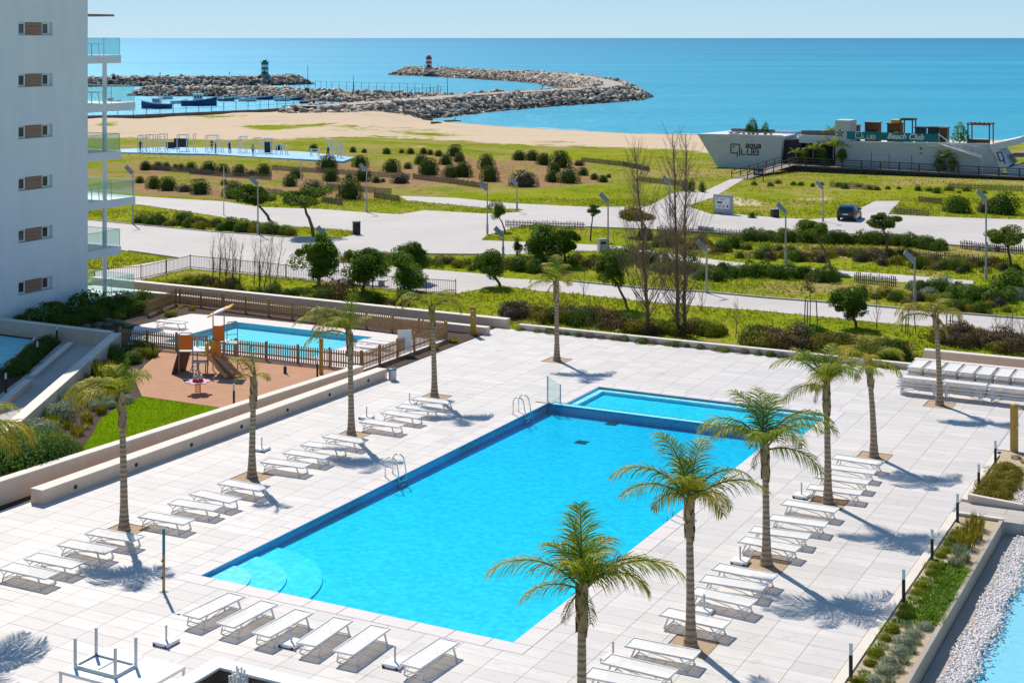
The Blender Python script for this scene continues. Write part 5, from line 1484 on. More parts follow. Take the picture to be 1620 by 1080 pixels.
for i, (x, y) in enumerate(left):
    u, v = uvz(x, y, .35)
    lounger(u, v, RZ + R(jr.uniform(-4.5, 4.5)), '%s lounger from the bottom in the row between bench wall and pool' % NUM[i + 1], group='loungers in the row left of the pool')
front = [(339, 957), (392, 970), (447.5, 984.5), (514, 998), (573, 1011), (680.5, 1032)]
for i, (x, y) in enumerate(front):
    u, v = uvz(x, y, .35)
    lounger(u, v, RZ + R(90 + jr.uniform(-3.5, 3.5)), '%s lounger from the left in the row at the near end of the pool' % NUM[i + 1], group='loungers at the near end of the pool')
right = [(985, 1073), (1011, 1053), (1048, 1025), (1099, 977), (1143, 943), (1160, 921), (1178, 904), (1217, 860), (1233.5, 842), (1262, 823), (1281, 800), (1320, 774), (1333, 757), (1344, 741.5), (1357, 727)]
for i, (x, y) in enumerate(right):
    u, v = uvz(x, y, .35)
    lounger(u, v, RZ + math.pi + R(jr.uniform(-4.5, 4.5)), '%s lounger from the bottom in the row right of the pool' % NUM[i + 1], group='loungers in the row right of the pool')
lounger(29.7, -26.6, RZ + R(4), 'white lounger on the paving left of the small fenced pool', z=.02, group="loungers by the small fenced pool")
lounger(30.4, -13.3, RZ + R(-3), 'far white lounger right of the small fenced pool, behind the pickets', z=.02, group="loungers by the small fenced pool")
lounger(29.2, -13.3, RZ + R(2), 'near white lounger right of the small fenced pool, behind the pickets', z=.02, group="loungers by the small fenced pool")
lv = ['lowest', 'second lowest', 'middle', 'second highest', 'topmost']
for k in range(8):
    for j in range(5):
        lounger(35.75 + jr.uniform(-.02, .02) + .015 * j, 14.0 + .79 * k + jr.uniform(-.015, .015), RZ + R(90 + jr.uniform(-.8, .8)), '%s lounger of the %s end-on stack from the left along the wall' % (lv[j], NUM[k + 1]), z=.145 * j, group='loungers stacked end-on along the wall')
for k in range(4):
    for j in range(4):
        lounger(33.55 + jr.uniform(-.02, .02), 14.5 + 2.02 * k + .02 * j, RZ + math.pi * (k == 1) + R(jr.uniform(-.8, .8)), '%s lounger of the %s side-on stack from the left' % (['lowest', 'second lowest', 'second highest', 'topmost'][j], NUM[k + 1]), z=.14 * j, group='loungers stacked side-on in front')

# ---------------------------------------------------------------- parasol bases
def parasol_base(px, py, label, w=.52, first=[None]):
    p = pix(px, py, 0)
    grp = 'wheeled parasol bases'
    if first[0] is None:
        root = thing('parasol_base', label, 'parasol base', (p.x, p.y, 0), RZ, grp)
        mb = MB(); mb.bbox(-w / 2, w / 2, -w / 2, w / 2, .03, .11, .015); mb.build('slab', M['white_paint'], root)
        mb = MB(); mb.tube([(0, 0, .1), (0, 0, .5)], .028, 10); mb.tube([(0, 0, .47), (0, 0, .52)], .034, 10); mb.build('post', M['pale_metal'], root)
        for sx in (-.2, .2):
            for sy in (-.255, .255):
                mb = MB(); mb.tube([(sx - .03, sy, .035), (sx + .03, sy, .035)], .034, 10); mb.build('wheel', M['black'], root)
        first[0] = root
        return root
    return copy_tree(first[0], (p.x, p.y, 0), RZ + R(jr.uniform(-6, 6)), label, grp)
for x, y, lb in [(263, 1018, 'white parasol base standing alone near the upturned table'), (461, 1020, 'white parasol base beside the third lounger at the near pool end'), (625, 1052, 'white parasol base left of the last lounger at the near pool end'),
                 (580, 662, 'parasol base behind the thirteenth lounger of the left row'), (648, 640, 'parasol base behind the fifteenth lounger of the left row'), (414, 712, 'parasol base behind the ninth lounger of the left row'),
                 (1114, 968, 'parasol base behind the fourth lounger of the right row'), (1171, 890, 'white parasol base in front of the palm with the fullest crown'), (970, 1045, 'parasol base at the lower edge beside the near loungers on the right'),
                 (1268, 786, 'parasol base behind the eleventh lounger of the right row')]:
    parasol_base(x, y, lb)

# ---------------------------------------------------------------- bollard lights
def bollard(loc, label, h=.95, first=[None]):
    if first[0] is None:
        root = thing('bollard_light', label, 'bollard light', loc, 0, 'black bollard lights with white heads')
        mb = MB(); mb.tube([(0, 0, -.05), (0, 0, h * .7)], .05, 10); mb.tube([(0, 0, -.02), (0, 0, .015)], .075, 10); mb.build('post', M['dark_metal'], root)
        mb = MB(); mb.tube([(0, 0, h * .7), (0, 0, h * .97)], .048, 10); mb.build('lamp_head', M['white_paint'], root)
        mb = MB(); mb.tube([(0, 0, h * .97), (0, 0, h)], .052, 10); mb.build('cap', M['pale_metal'], root)
        first[0] = root
        return root
    return copy_tree(first[0], loc, 0, label, 'black bollard lights with white heads')
for i, u in enumerate((1.85, 7.8, 11.75, 15.86)):
    bollard(D(u, 19.62, .02), '%s bollard light from the bottom along the near planting bed' % NUM[i + 1])
for i, u in enumerate((19.82, 23.34)):
    bollard(D(u, 19.62, .02), '%s bollard light beside the short far planting bed' % ('nearer', 'farther')[i])
for x, y, lb in [(370, 641, 'bollard light at the corner where playground meets the lawn'), (502, 596, 'bollard light beside the mustard post at the playground'), (241, 563, 'bollard light in the bed left of the play tower'),
                 (187, 612, 'bollard light between the yellow shrubs and the play floor'), (90, 541, 'bollard light in the hedge at the far end of the pond'), (59, 569, 'bollard light in the hedge midway along the pond'), (9, 622, 'bollard light at the left edge by the sunlit low wall')]:
    p = pix(x, y, .02); bollard((p.x, p.y, .02), lb)

# ---------------------------------------------------------------- mustard posts, shower, sign, bin
def mustard(loc, rz, h, label, w=.32, d=.14):
    root = thing('shower_post', label, 'shower', loc, rz, 'mustard coloured shower posts')
    mb = MB(); mb.bbox(-w / 2, w / 2, -d / 2, d / 2, 0, h, .01); mb.build('column', M['mustard'], root)
    mb = MB(); mb.bar((0, -d / 2, h - .12), (0, -d / 2 - .22, h - .12), .03); mb.tube([(0, -d / 2 - .2, h - .14), (0, -d / 2 - .2, h - .17)], .07, 10); mb.build('shower_head', M['chrome'], root)
    mb = MB(); mb.tube([(0, -d / 2, 1.0), (0, -d / 2 - .05, 1.0)], .03, 8); mb.build('tap', M['chrome'], root)
    return root
mustard(D(35.9, -10.4, .02), RZ + R(20), 1.55, 'broad mustard shower post at the far end of the fenced pool path')
mustard(D(25.7, 19.95, .0), RZ + R(60), 1.9, 'tall mustard shower post at the right edge', .3, .16)
mustard(D(24.0, -12.3, .045), RZ, 1.75, 'slim mustard shower post behind the playground bollard', .17, .12)
p = pix(259, 936, 0)
root = thing('pool_shower', 'slim wooden and teal pool shower near the front left pool corner', 'shower', (p.x, p.y, 0), RZ)
mb = MB(); mb.bar((0, 0, 0), (0, 0, 1.1), .05, .07); mb.build('lower_post', M['wood'], root)
mb = MB(); mb.bar((0, 0, 1.1), (0, 0, 1.88), .05, .07); mb.build('upper_post', M['teal'], root)
mb = MB(); mb.tube([(0, 0, 1.86), (.06, 0, 1.96), (.16, 0, 1.97), (.2, 0, 1.93)], .014, 6); mb.tube([(.2, 0, 1.94), (.2, 0, 1.91)], .05, 10); mb.build('shower_head', M['chrome'], root)
for z in (.45, .95):
    mb = MB(); mb.tube([(0, -.035, z), (0, -.09, z)], .028, 8); mb.build('tap', M['dark_metal'], root)
mb = MB(); mb.box(-.1, .1, -.1, .1, 0, .012); mb.build('base_plate', M['chrome'], root)
p = pix(640, 562, .02)
root = thing('notice_sign', 'blank white notice board in front of the picket fence gate', 'sign', (p.x, p.y, .02), RZ + R(38))
mb = MB(); mb.box(-.36, .36, -.02, .02, .28, 1.32); mb.build('panel', M['white_paint'], root)
for s in (-.3, .3):
    mb = MB(); mb.box(s - .025, s + .025, .022, .06, 0, 1.2); mb.build('post', M['pale_metal'], root)
p = pix(621, 601, 0)
root = thing('litter_bin', 'round white litter bin with teal lid at the end of the bench wall', 'bin', (p.x, p.y, 0), 0)
mb = MB(); mb.tube([(0, 0, 0), (0, 0, .5)], .19, 18); mb.build('body', M['pale_metal'], root, smooth=False)
mb = MB(); mb.tube([(0, 0, .5), (0, 0, .56), (0, 0, .58)], [.205, .205, .15], 18); mb.build('lid', M['teal'], root)
mb = MB(); mb.tube([(0, 0, .581), (0, 0, .585)], .1, 14); mb.build('opening', M['black'], root)

# ---------------------------------------------------------------- picket fence round the small pool
PK = None
def picket_fence(p0, p1, label, z=.02, step=.135, post=1.85, h=.95):
    global PK
    a, b = D(*p0), D(*p1)
    d = b - a; Ln = d.length; ang = math.atan2(d.y, d.x)
    root = thing('picket_fence', label, 'fence', (a.x, a.y, z), ang, 'wooden picket fences round the small pool')
    if PK is None:
        mbk = MB(); w = .034
        mbk.add([(-w, -.01, .1), (w, -.01, .1), (w, -.01, h - .06), (0, -.01, h), (-w, -.01, h - .06), (-w, .01, .1), (w, .01, .1), (w, .01, h - .06), (0, .01, h), (-w, .01, h - .06)],
                [(0, 1, 2, 3, 4), (9, 8, 7, 6, 5), (0, 5, 6, 1), (1, 6, 7, 2), (2, 7, 8, 3), (3, 8, 9, 4), (4, 9, 5, 0)])
        PK = mbk.build('picket', M['wood'], mesh_only=True)
    n = int(Ln / step)
    for i in range(n):
        put('picket', PK, root, (.07 + i * Ln / n, -.03, jr.uniform(-.008, .008)))
    for zz in (.28, .70):
        mb = MB(); mb.box(0, Ln, -.018, .022, zz, zz + .07); mb.build('rail', M['wood'], root)
    m = max(1, round(Ln / post))
    for i in range(m + 1):
        mb = MB(); mb.bbox(-.048, .048, -.02, .076, -.1, 1.0, .012); mb.build('post', M['wood'], root, (min(max(Ln * i / m, .06), Ln - .06), .026, 0))
    return root
picket_fence((24.65, -25.9), (25.6, -11.0), 'wooden picket fence between playground and small pool')
picket_fence((25.62, -10.98), (34.15, -11.05), 'wooden picket fence with gate facing the big deck')
picket_fence((35.75, -31.2), (34.2, -11.2), 'long wooden picket fence at the far side of the small pool')
picket_fence((31.8, -30.2), (35.7, -31.3), 'short wooden picket fence closing the left end of the pool garden')

# ---------------------------------------------------------------- playground
o = pix(305, 592, .045)
pt = thing('play_tower', 'orange and yellow climbing tower with a tan double slide', 'play equipment', (o.x, o.y, .045), 0)
def part(name, m, fn, sm=False):
    mb = MB(); fn(mb); return mb.build(name, M[m], pt, smooth=sm)
for (x, y, h) in [(-.68, 0, 2.0), (0, 0, 2.0), (-.68, 1.05, 1.5), (0, 1.05, 1.5), (.72, 0, 1.75), (.81, .9, 2.95), (1.36, .9, 3.1), (.81, 1.5, 1.6), (1.5, .9, 1.4), (2.02, .9, 1.5), (.35, -.35, .65), (.7, -.35, .68)]:
    part('post', 'grey_metal', lambda b: b.tube([(x, y, -.05), (x, y, h)], .03, 8))
part('panel', 'orange', lambda b: b.box(-.66, -.02, -.03, .0, 1.2, 1.92))
part('platform', 'pale_metal', lambda b: b.box(-.7, .74, -.02, 1.08, 1.08, 1.14))
part('top_rail', 'grey_metal', lambda b: b.tube([(-.68, 0, 1.95), (-.6, 0, 2.03), (-.08, 0, 2.03), (0, 0, 1.95)], .022, 6))
part('climbing_board', 'brown_panel', lambda b: b.plate([(-1.0, -.05, .0), (-.55, .95, .0), (-.25, .95, 1.1), (-.68, -.05, 1.1)], .05))
part('panel', 'orange', lambda b: b.box(.83, 1.34, .86, .89, 1.45, 2.2))
part('platform', 'pale_metal', lambda b: b.box(.78, 1.55, .6, 1.55, 1.36, 1.42))
rf = part('roof', 'yellow', lambda b: b.plate([(.6, .45, 2.72), (1.72, .45, 3.2), (1.72, 1.5, 3.2), (.6, 1.5, 2.72)], .06))
mb = MB(); mb.plate([(.82, .448, 2.83), (1.4, .448, 3.08), (1.4, 1.502, 3.08), (.82, 1.502, 2.83)], .075); mb.build('stripe', M['white_paint'], rf)
part('panel', 'orange', lambda b: b.box(.74, .80, -.15, -.1, .45, 1.6))
part('panel', 'yellow', lambda b: b.box(.62, .73, -.13, .3, .9, 1.55))
part('panel', 'yellow', lambda b: b.box(.84, 1.14, .12, .16, .8, 1.6))
part('panel', 'orange', lambda b: b.box(1.16, 1.28, -.05, .35, .7, 1.62))
part('top_rail', 'grey_metal', lambda b: b.tube([(.72, -.12, 1.6), (.8, -.12, 1.7), (1.15, -.05, 1.75), (1.25, .05, 1.65)], .022, 6))
for k, off in enumerate((0, .42)):
    def chute(b):
        n = 14
        P = []
        for i in range(n + 1):
            t = i / n
            z = .85 - .79 * (t ** .9) + .05 * math.sin(t * 6.3)
            if t > .85: z = .09
            P.append(Vector((.9 + off * .8 + 1.12 * t, -.12 + off * .35 - .75 * t, z)))
        sd = Vector((.55, .83, 0)).normalized()
        for i in range(n):
            a, c = P[i], P[i + 1]
            for (s0, h0, s1, h1) in ((-.2, .16, -.17, 0), (-.17, 0, .17, 0), (.17, 0, .2, .16), (.2, .16, .23, .16), (-.23, .16, -.2, .16), (-.23, .16, -.23, -.03), (.23, .16, .23, -.03)):
                b.add([a + sd * s0 + Vector((0, 0, h0)), a + sd * s1 + Vector((0, 0, h1)), c + sd * s1 + Vector((0, 0, h1)), c + sd * s0 + Vector((0, 0, h0))], [(0, 1, 2, 3)])
    part('slide', 'slide', chute)
part('low_platform', 'grey_metal', lambda b: b.box(0.02, .72, -.42, .02, .64, .69))
def lad(b):
    for s in (0, .3):
        b.tube([(.12 + s, -.4, .66), (-.08 + s, -.75, 0)], .022, 6)
    for t in (.25, .5, .75):
        b.tube([(.12 - .2 * t, -.4 - .35 * t, .66 * (1 - t)), (.42 - .2 * t, -.4 - .35 * t, .66 * (1 - t))], .018, 6)
part('ladder', 'grey_metal', lad)
def arch(b):
    b.tube([(1.5, .9, 1.3), (1.5, .9, 2.25), (1.56, .9, 2.38), (1.96, .9, 2.42), (2.02, .9, 2.32), (2.02, .9, 1.3)], .026, 6)
    for z in (1.75, 2.05): b.tube([(1.5, .9, z), (2.02, .9, z + .04)], .018, 6)
part('guard_arch', 'grey_metal', arch)
part('platform', 'grey_metal', lambda b: b.box(1.44, 2.06, .5, 1.2, 1.34, 1.40))
part('climbing_pole', 'grey_metal', lambda b: b.tube([(2.02, .9, .55), (2.3, .6, .1), (2.42, .5, 0)], .022, 6))
def bridge(b):
    b.tube([(0, 1.05, 1.75), (.81, .9, 2.0)], .02, 6); b.tube([(0, 1.05, 1.45), (.81, .9, 1.7)], .02, 6)
    for t in range(1, 6): b.tube([(.81 * t / 6, 1.05 - .15 * t / 6, 1.45 + .25 * t / 6), (.81 * t / 6, 1.05 - .15 * t / 6, 1.75 + .25 * t / 6)], .014, 5)
part('side_rail', 'grey_metal', bridge)
# spring rider
p = pix(313, 622, .045)
sr = thing('spring_rider', 'small flower shaped spring rider in front of the play tower', 'play equipment', (p.x, p.y, .045), 0)
mb = MB(); mb.tube([(.13 * math.cos(t * .6), .13 * math.sin(t * .6), .03 + t * .0095) for t in range(48)], .022, 6); mb.build('spring', M['orange'], sr)
mb = MB(); mb.tube([(0, 0, .48), (0, 0, .62), (0, 0, .68)], [.2, .27, .2], 12); mb.build('seat', M['red'], sr)
mb = MB()
pk = mat('pink_panel', (0.75, 0.45, 0.55), None, 3, 0.4)
for k in range(6):
    a = k * math.pi / 3 + .3; mb.tube([(math.cos(a) * .38, math.sin(a) * .38, .52), (math.cos(a) * .38, math.sin(a) * .38, .56)], .2, 10)
mb.build('petal', pk, sr)
mb = MB()
for k in range(7):
    a = k * .9; mb.tube([(math.cos(a) * .14, math.sin(a) * .14, .66), (math.cos(a) * .2, math.sin(a) * .2, .82), (math.cos(a) * .22, math.sin(a) * .22, .86)], [.03, .055, .01], 6)
mb.build('handle', M['pale_metal'], sr)
p = pix(451, 590, .045)
root = thing('play_post', 'thin metal play post standing near the picket fence', 'post', (p.x, p.y, .045), 0)
mb = MB(); mb.tube([(0, 0, 0), (0, 0, .95)], .022, 8); mb.build('pole', M['grey_metal'], root)
mb = MB(); mb.box(-.07, .07, -.07, .07, .0, .32); mb.build('base', M['dark_metal'], root)

# ---------------------------------------------------------------- tables and bar in the lower left corner
def table(u0, u1, v0, v1, h, label):
    root = thing('patio_table', label, 'table', D(u0, v0, 0), RZ, 'white tables in the lower left corner')
    w, l = v1 - v0, u1 - u0
    mb = MB(); mb.bbox(0, w, 0, l, h - .03, h, .006); mb.build('tabletop', M['white_paint'], root)
    mb = MB()
    for (a, b_) in (((.03, .03), (w - .03, .03)), ((.03, l - .03), (w - .03, l - .03)), ((.03, .03), (.03, l - .03)), ((w - .03, .03), (w - .03, l - .03))):
        mb.bar((*a, h - .055), (*b_, h - .055), .045, .045)
    mb.build('frame', M['white_metal'], root)
    for x in (.035, w - .035):
        for y in (.035, l - .035):
            mb = MB(); mb.bar((x, y, 0), (x, y, h - .033), .055); mb.build('leg', M['white_metal'], root)
    return root
table(-8.4, -6.75, 2.42, 3.72, .75, 'white table under the upturned table frame')
table(-8.4, -6.72, 3.74, 5.05, .75, 'white table right beside the one carrying the upturned frame')
ut = thing('upturned_table', 'white table lying upside down with its four legs in the air', 'table', D(-8.1, 2.62, .752), RZ)
w, l = 1.38, .80
mb = MB(); mb.bbox(0, w, 0, l, .0, .03, .004); mb.build('tabletop', M['white_paint'], ut)
mb = MB()
for (a, b_) in (((0.03, .03), (w - .03, .03)), ((.03, l - .03), (w - .03, l - .03)), ((.03, .03), (.03, l - .03)), ((w - .03, .03), (w - .03, l - .03))):
    mb.bar((*a, .055), (*b_, .055), .05, .05)
mb.bar((w * .5, .05, .042), (w * .5, l - .05, .042), .02, .02)
mb.build('frame', M['pale_metal'], ut)
for x in (.032, w - .032):
    for y in (.032, l - .032):
        mb = MB(); mb.bar((x, y, .03), (x, y, .74), .056); mb.build('leg', M['pale_metal'], ut)
bar_ = thing('bar_counter', 'white topped bar counter around a dark well at the bottom edge', 'bar', D(-6.5, 5.85, 0), RZ)
# local x = v (right), y = u (away); corner at (0,0), counter runs to +x and to -y
mb = MB(); mb.box(0, 5.6, -.46, 0, 1.0, 1.06); mb.box(0, .46, -4, -.462, 1.0, 1.06); mb.build('worktop', M['white_paint'], bar_)
mb = MB(); mb.box(.04, 5.6, -.10, -.04, 0, .998); mb.box(.04, .10, -4, -.102, 0, .998); mb.build('front_panel', M['white_paint'], bar_)
mb = MB(); mb.box(.11, 5.6, -.16, -.11, .02, .996); mb.box(.11, .16, -4, -.162, .02, .996); mb.box(.16, 5.6, -4, -.17, .005, .03); mb.build('inner_lining', M['old_wood'], bar_)
mb = MB(); mb.box(.5, 5.6, -1.3, -.5, .35, .40); mb.build('shelf', M['old_wood'], bar_)
cr = thing('pole_rack', 'bundle of white parasol poles standing upright in the bar well', 'rack', D(-7.3, 6.95, .41), RZ)
mb = MB()
for k in range(4): mb.box(-.02 + .17 * k, .0 + .17 * k, -.2, .2, 0, .55)
mb.box(-.02, .51, -.2, -.18, 0, .3); mb.box(-.02, .51, .18, .2, 0, .3); mb.build('holder', M['white_metal'], cr)
for k in range(13):
    x, y = .04 + (k % 6) * .085, -.13 + (k // 6) * .13
    mb = MB(); mb.tube([(x, y, 0), (x + jr.uniform(-.02, .02), y, .72 + jr.uniform(0, .28))], .026, 8); mb.build('pole', M['white_metal'], cr)
# ---------------------------------------------------------------- garden planting
def uvplant(name, label, cat, u, v, r, kind, group=None, z=0.02, zs=1.0):
    return plant(name, label, cat, D(u, v, z), r, kind, group, zs)
pr = random.Random(21)
# near planting bed on the right: a row of lime sedums by the kerb, grey lavender, low green cover, brown reeds
k = 0
u = -2.4
while u < 15.6:
    k += 1
    uvplant('sedum_plant', '%s lime green plant from the bottom along the kerb of the near bed' % NUM[k], 'plant', u, 19.83 + pr.uniform(-.05, .05), pr.uniform(.23, .3), 'lime' if k % 3 else 'ground', 'lime plants along the kerb', zs=.8)
    u += pr.uniform(.5, .68)
gl = [(2.0, 20.2), (2.2, 20.55), (2.75, 20.3), (3.0, 20.6), (3.4, 20.25), (3.6, 20.58), (4.1, 20.35), (4.35, 20.62), (4.8, 20.3), (5.0, 20.6), (5.5, 20.4), (1.4, 20.25), (1.3, 20.6), (.6, 20.3), (.7, 20.6), (5.9, 20.2), (6.1, 20.6)]
for i, (a, b) in enumerate(sorted(gl)):
    uvplant('lavender_plant', '%s grey green cushion plant from the bottom in the near bed' % NUM[i + 1], 'plant', a, b, pr.uniform(.26, .34), 'lav' if i % 2 else 'grey', 'grey cushion plants in the near bed', zs=1.0 if i % 2 else .8)
i = 0
for a in np.arange(6.6, 11.4, .42):
    for b in (20.28, 20.6):
        i += 1
        uvplant('ground_cover_plant', '%s bright green spreading plant from the bottom in the near bed' % NUM[i], 'plant', a + pr.uniform(-.1, .1), b + pr.uniform(-.08, .08), pr.uniform(.38, .48), 'ground', 'bright green plants mid bed', zs=.75)
for i, (a, b, r, kd) in enumerate([(11.5, 20.35, .42, 'lav'), (12.1, 20.5, .45, 'lav'), (12.6, 20.3, .4, 'lav')]):
    uvplant('sage_plant', '%s of three tall grey sage clumps below the brown reeds' % ['nearest', 'middle', 'farthest'][i], 'plant', a, b, r, kd, zs=1.6)
for i, (a, b, r) in enumerate([(13.4, 20.35, .55), (14.3, 20.4, .6), (15.4, 20.3, .55)]):
    uvplant('reed_clump', '%s of three brownish reed clumps at the far end of the near bed' % ['nearest', 'middle', 'farthest'][i], 'plant', a, b, r, 'spiky', zs=1.3)
i = 0
for a in np.arange(18.9, 23.2, .62):
    for b in (19.95, 20.5):
        i += 1
        uvplant('heather_plant', '%s olive shrub from the bottom in the short far bed' % NUM[i], 'shrub', a + pr.uniform(-.15, .15), b + pr.uniform(-.12, .12), pr.uniform(.36, .48), 'olive', 'olive shrubs in the short bed', zs=.95)
for i, (a, b) in enumerate([(23.6, 20.1), (24.2, 20.6), (24.7, 20.2), (24.9, 20.9)]):
    uvplant('succulent_plant', '%s small reddish succulent near the tall mustard post' % NUM[i + 1], 'plant', a, b, .22, 'rust', zs=.6)
# bed beside the slanting ramp wall
gl = [('hedge', 'large round glossy hedge at the left edge below the flower bed', 4.6, -12.7, 1.75, 'hedge', 1.05), ('hedge', 'glossy hedge bush just right of the largest one by the retaining wall', 6.3, -12.2, 1.2, 'hedge', 1.05), ('hedge', 'glossy hedge bush at the left frame edge by the retaining wall', 2.6, -13.2, 1.6, 'hedge', 1.05),
      ('feather_plant', 'lime feathery shrub in the bed left of the play floor', 17.7, -20.4, .95, 'limespike', 1.3), ('silver_shrub', 'pale silver shrub against the slanting wall', 13.6, -18.6, .8, 'lav', 1.8), ('silver_shrub', 'grey silver shrub lower down the slanting wall', 11.6, -17.4, .8, 'grey', 1.1),
      ('silver_shrub', 'wide grey shrub near the bottom of the slanting wall', 9.2, -15.9, .85, 'grey', 1.1), ('silver_shrub', 'grey shrub behind the yellow palm fronds', 8.0, -15.2, .75, 'lav', 1.6)]
for nm, lb, a, b, r, kd, zs in gl: uvplant(nm, lb, 'shrub', a, b, r, kd, zs=zs)
i = 0
for a, b in [(14.4, -17.0), (14.9, -17.6), (15.3, -16.9), (15.6, -17.7), (14.2, -17.9), (15.1, -18.3), (13.8, -17.3), (16.0, -18.3)]:
    i += 1; uvplant('santolina', '%s grey ball shaped plant in the cluster beside the lawn' % NUM[i], 'plant', a, b, pr.uniform(.34, .42), 'grey', 'grey ball plants in the flower bed', zs=.95)
i = 0
for a, b in [(9.4, -14.5), (10.3, -15.0), (11.2, -15.4), (12.0, -16.1), (8.4, -13.8), (10.9, -16.2), (12.8, -16.9), (7.2, -13.4), (16.9, -19.3), (18.9, -20.6), (20.0, -21.4)]:
    i += 1; uvplant('grass_tuft', '%s small dry grass tuft from the bottom along the lawn edge' % NUM[i], 'grass', a, b, pr.uniform(.35, .6), 'dry' if i % 2 else 'spiky', 'dry tufts in the flower bed', zs=.9)
i = 0
for a, b, r, kd in [(23.6, -23.6, .7, 'dark'), (22.6, -22.9, .6, 'olive'), (21.8, -22.4, .55, 'dark'), (23.3, -22.4, .6, 'limespike'), (20.9, -22.4, .6, 'dark'), (21.9, -23.8, .7, 'dark'), (20.0, -22.4, .55, 'olive'), (18.9, -22.0, .6, 'dark'), (17.4, -21.5, .5, 'grey')]:
    i += 1; uvplant('garden_shrub', '%s shaded shrub counted from the fence corner down the ramp wall' % NUM[i], 'shrub', a, b, r, kd, 'shaded shrubs by the ramp wall')
i = 0
for a in np.arange(17.2, 23.4, .8):
    i += 1
    uvplant('hedge_plant', '%s dark hedge plant from the bottom between pond and ramp' % NUM[i], 'hedge', a, -24.9 - (a - 17.0) * .62 - .75, .72, 'dark', 'hedge plants beside the pond', zs=.8)
# shaded bed at the foot of the apartment block
i = 0
for a, b, r, kd in [(25.2, -33.8, .7, 'loose'), (26.4, -34.0, .85, 'loose'), (27.6, -33.6, .9, 'loose'), (28.6, -34.1, .8, 'loose'), (29.8, -33.8, 1.0, 'loose'), (31.0, -33.9, .9, 'loose'), (32.2, -33.8, .8, 'dark'), (33.4, -33.4, .8, 'green'), (34.4, -33.0, .7, 'loose'), (35.3, -33.6, .6, 'green'), (35.6, -32.2, .5, 'green'), (34.2, -31.8, .55, 'lime')]:
    i += 1; uvplant('laurel_shrub', '%s leafy shrub from the left along the foot of the apartment block' % NUM[i], 'shrub', a, b, r, kd, 'shrubs at the apartment wall', zs=1.15)
i = 0
for a, b, r, kd in [(31.2, -31.6, .6, 'green'), (30.4, -31.2, .55, 'lime'), (32.2, -31.8, .6, 'lime'), (29.6, -32.0, .7, 'dark'), (28.6, -32.2, .8, 'dark'), (27.6, -32.0, .7, 'dark'), (26.6, -31.8, .7, 'dark'), (33.0, -31.9, .5, 'green'), (31.6, -32.8, .7, 'green')]:
    i += 1; uvplant('round_shrub', '%s rounded shrub beside the short picket fence' % NUM[i], 'shrub', a, b, r, kd, 'rounded shrubs by the picket fence')
i = 0
for q in range(18):
    i += 1; uvplant('cushion_plant', '%s grey cushion plant in the shaded bed left of the small pool' % NUM[i], 'plant', pr.uniform(25.2, 29.6), pr.uniform(-31.2, -28.9), .3, 'grey', 'grey cushions in the shaded bed', zs=.8)
i = 0
for a, b, kd in [(32.6, -29.4, 'spiky'), (33.6, -29.6, 'dry'), (34.6, -29.2, 'spiky'), (34.9, -30.3, 'dry'), (33.0, -30.4, 'dry'), (32.4, -28.9, 'lime')]:
    i += 1; uvplant('grass_tuft', '%s yellowish tuft in the corner of the pool garden' % NUM[i], 'grass', a, b, .38, kd, 'tufts in the pool garden corner')
i = 0
for a in (18.0, 19.3, 20.4, 21.3, 22.4, 23.4):
    i += 1; uvplant('border_plant', '%s low plant from the left between play floor and retaining wall' % NUM[i], 'plant', a, -11.3, .28, ['grey', 'ground', 'spiky'][i % 3], 'low plants along the retaining wall', zs=.8)
for i, (a, b) in enumerate([(31.6, -10.4), (33.6, -10.35)]):
    uvplant('grass_tuft', '%s yellow tuft in the mulch strip outside the picket fence' % ['nearer', 'farther'][i], 'grass', a, b, .42, 'limespike', zs=.8)
for i, a in enumerate((7.0, 9.2, 11.0, 11.5, 13.2)):
    uvplant('lawn_tuft', '%s tall grass tuft from the left at the lawn edge by the retaining wall' % NUM[i + 1], 'grass', a, -11.25, .3, 'spiky', 'tufts at the lawn edge')
# fuller middle of the bed by the slanting wall
i = 0
for a, b, r, kd in [(10.2, -16.4, .6, 'limespike'), (11.0, -17.2, .55, 'spiky'), (12.4, -17.6, .7, 'lav'), (12.9, -18.2, .6, 'grey'), (9.8, -15.6, .5, 'dry'), (8.8, -14.9, .55, 'limespike'), (7.6, -14.2, .5, 'dry'), (14.4, -19.2, .6, 'green'), (15.6, -19.8, .6, 'lav'), (16.4, -20.2, .6, 'olive'), (13.4, -16.6, .5, 'spiky'), (16.9, -18.6, .5, 'limespike'), (19.6, -19.9 - 1.6, .5, 'spiky'), (7.0, -14.6, .6, 'grey')]:
    i += 1; uvplant('bed_plant', '%s mixed plant from the bottom in the bed along the slanting wall' % NUM[i], 'plant', a, b, r, kd, 'mixed plants in the slanting bed', zs=1.1)
# creeping plants on the far edge wall of the deck
i = 0
for v in np.arange(-8.6, 13.1, .72):
    i += 1
    uvplant('creeper', '%s creeping plant from the left over the far edge wall' % NUM[i], 'plant', 38.35 + pr.uniform(-.08, .08), v + pr.uniform(-.25, .25), pr.uniform(.22, .4), pr.choice(['loose', 'green', 'lime', 'rust']), 'creepers on the edge wall', z=-.02, zs=.75)

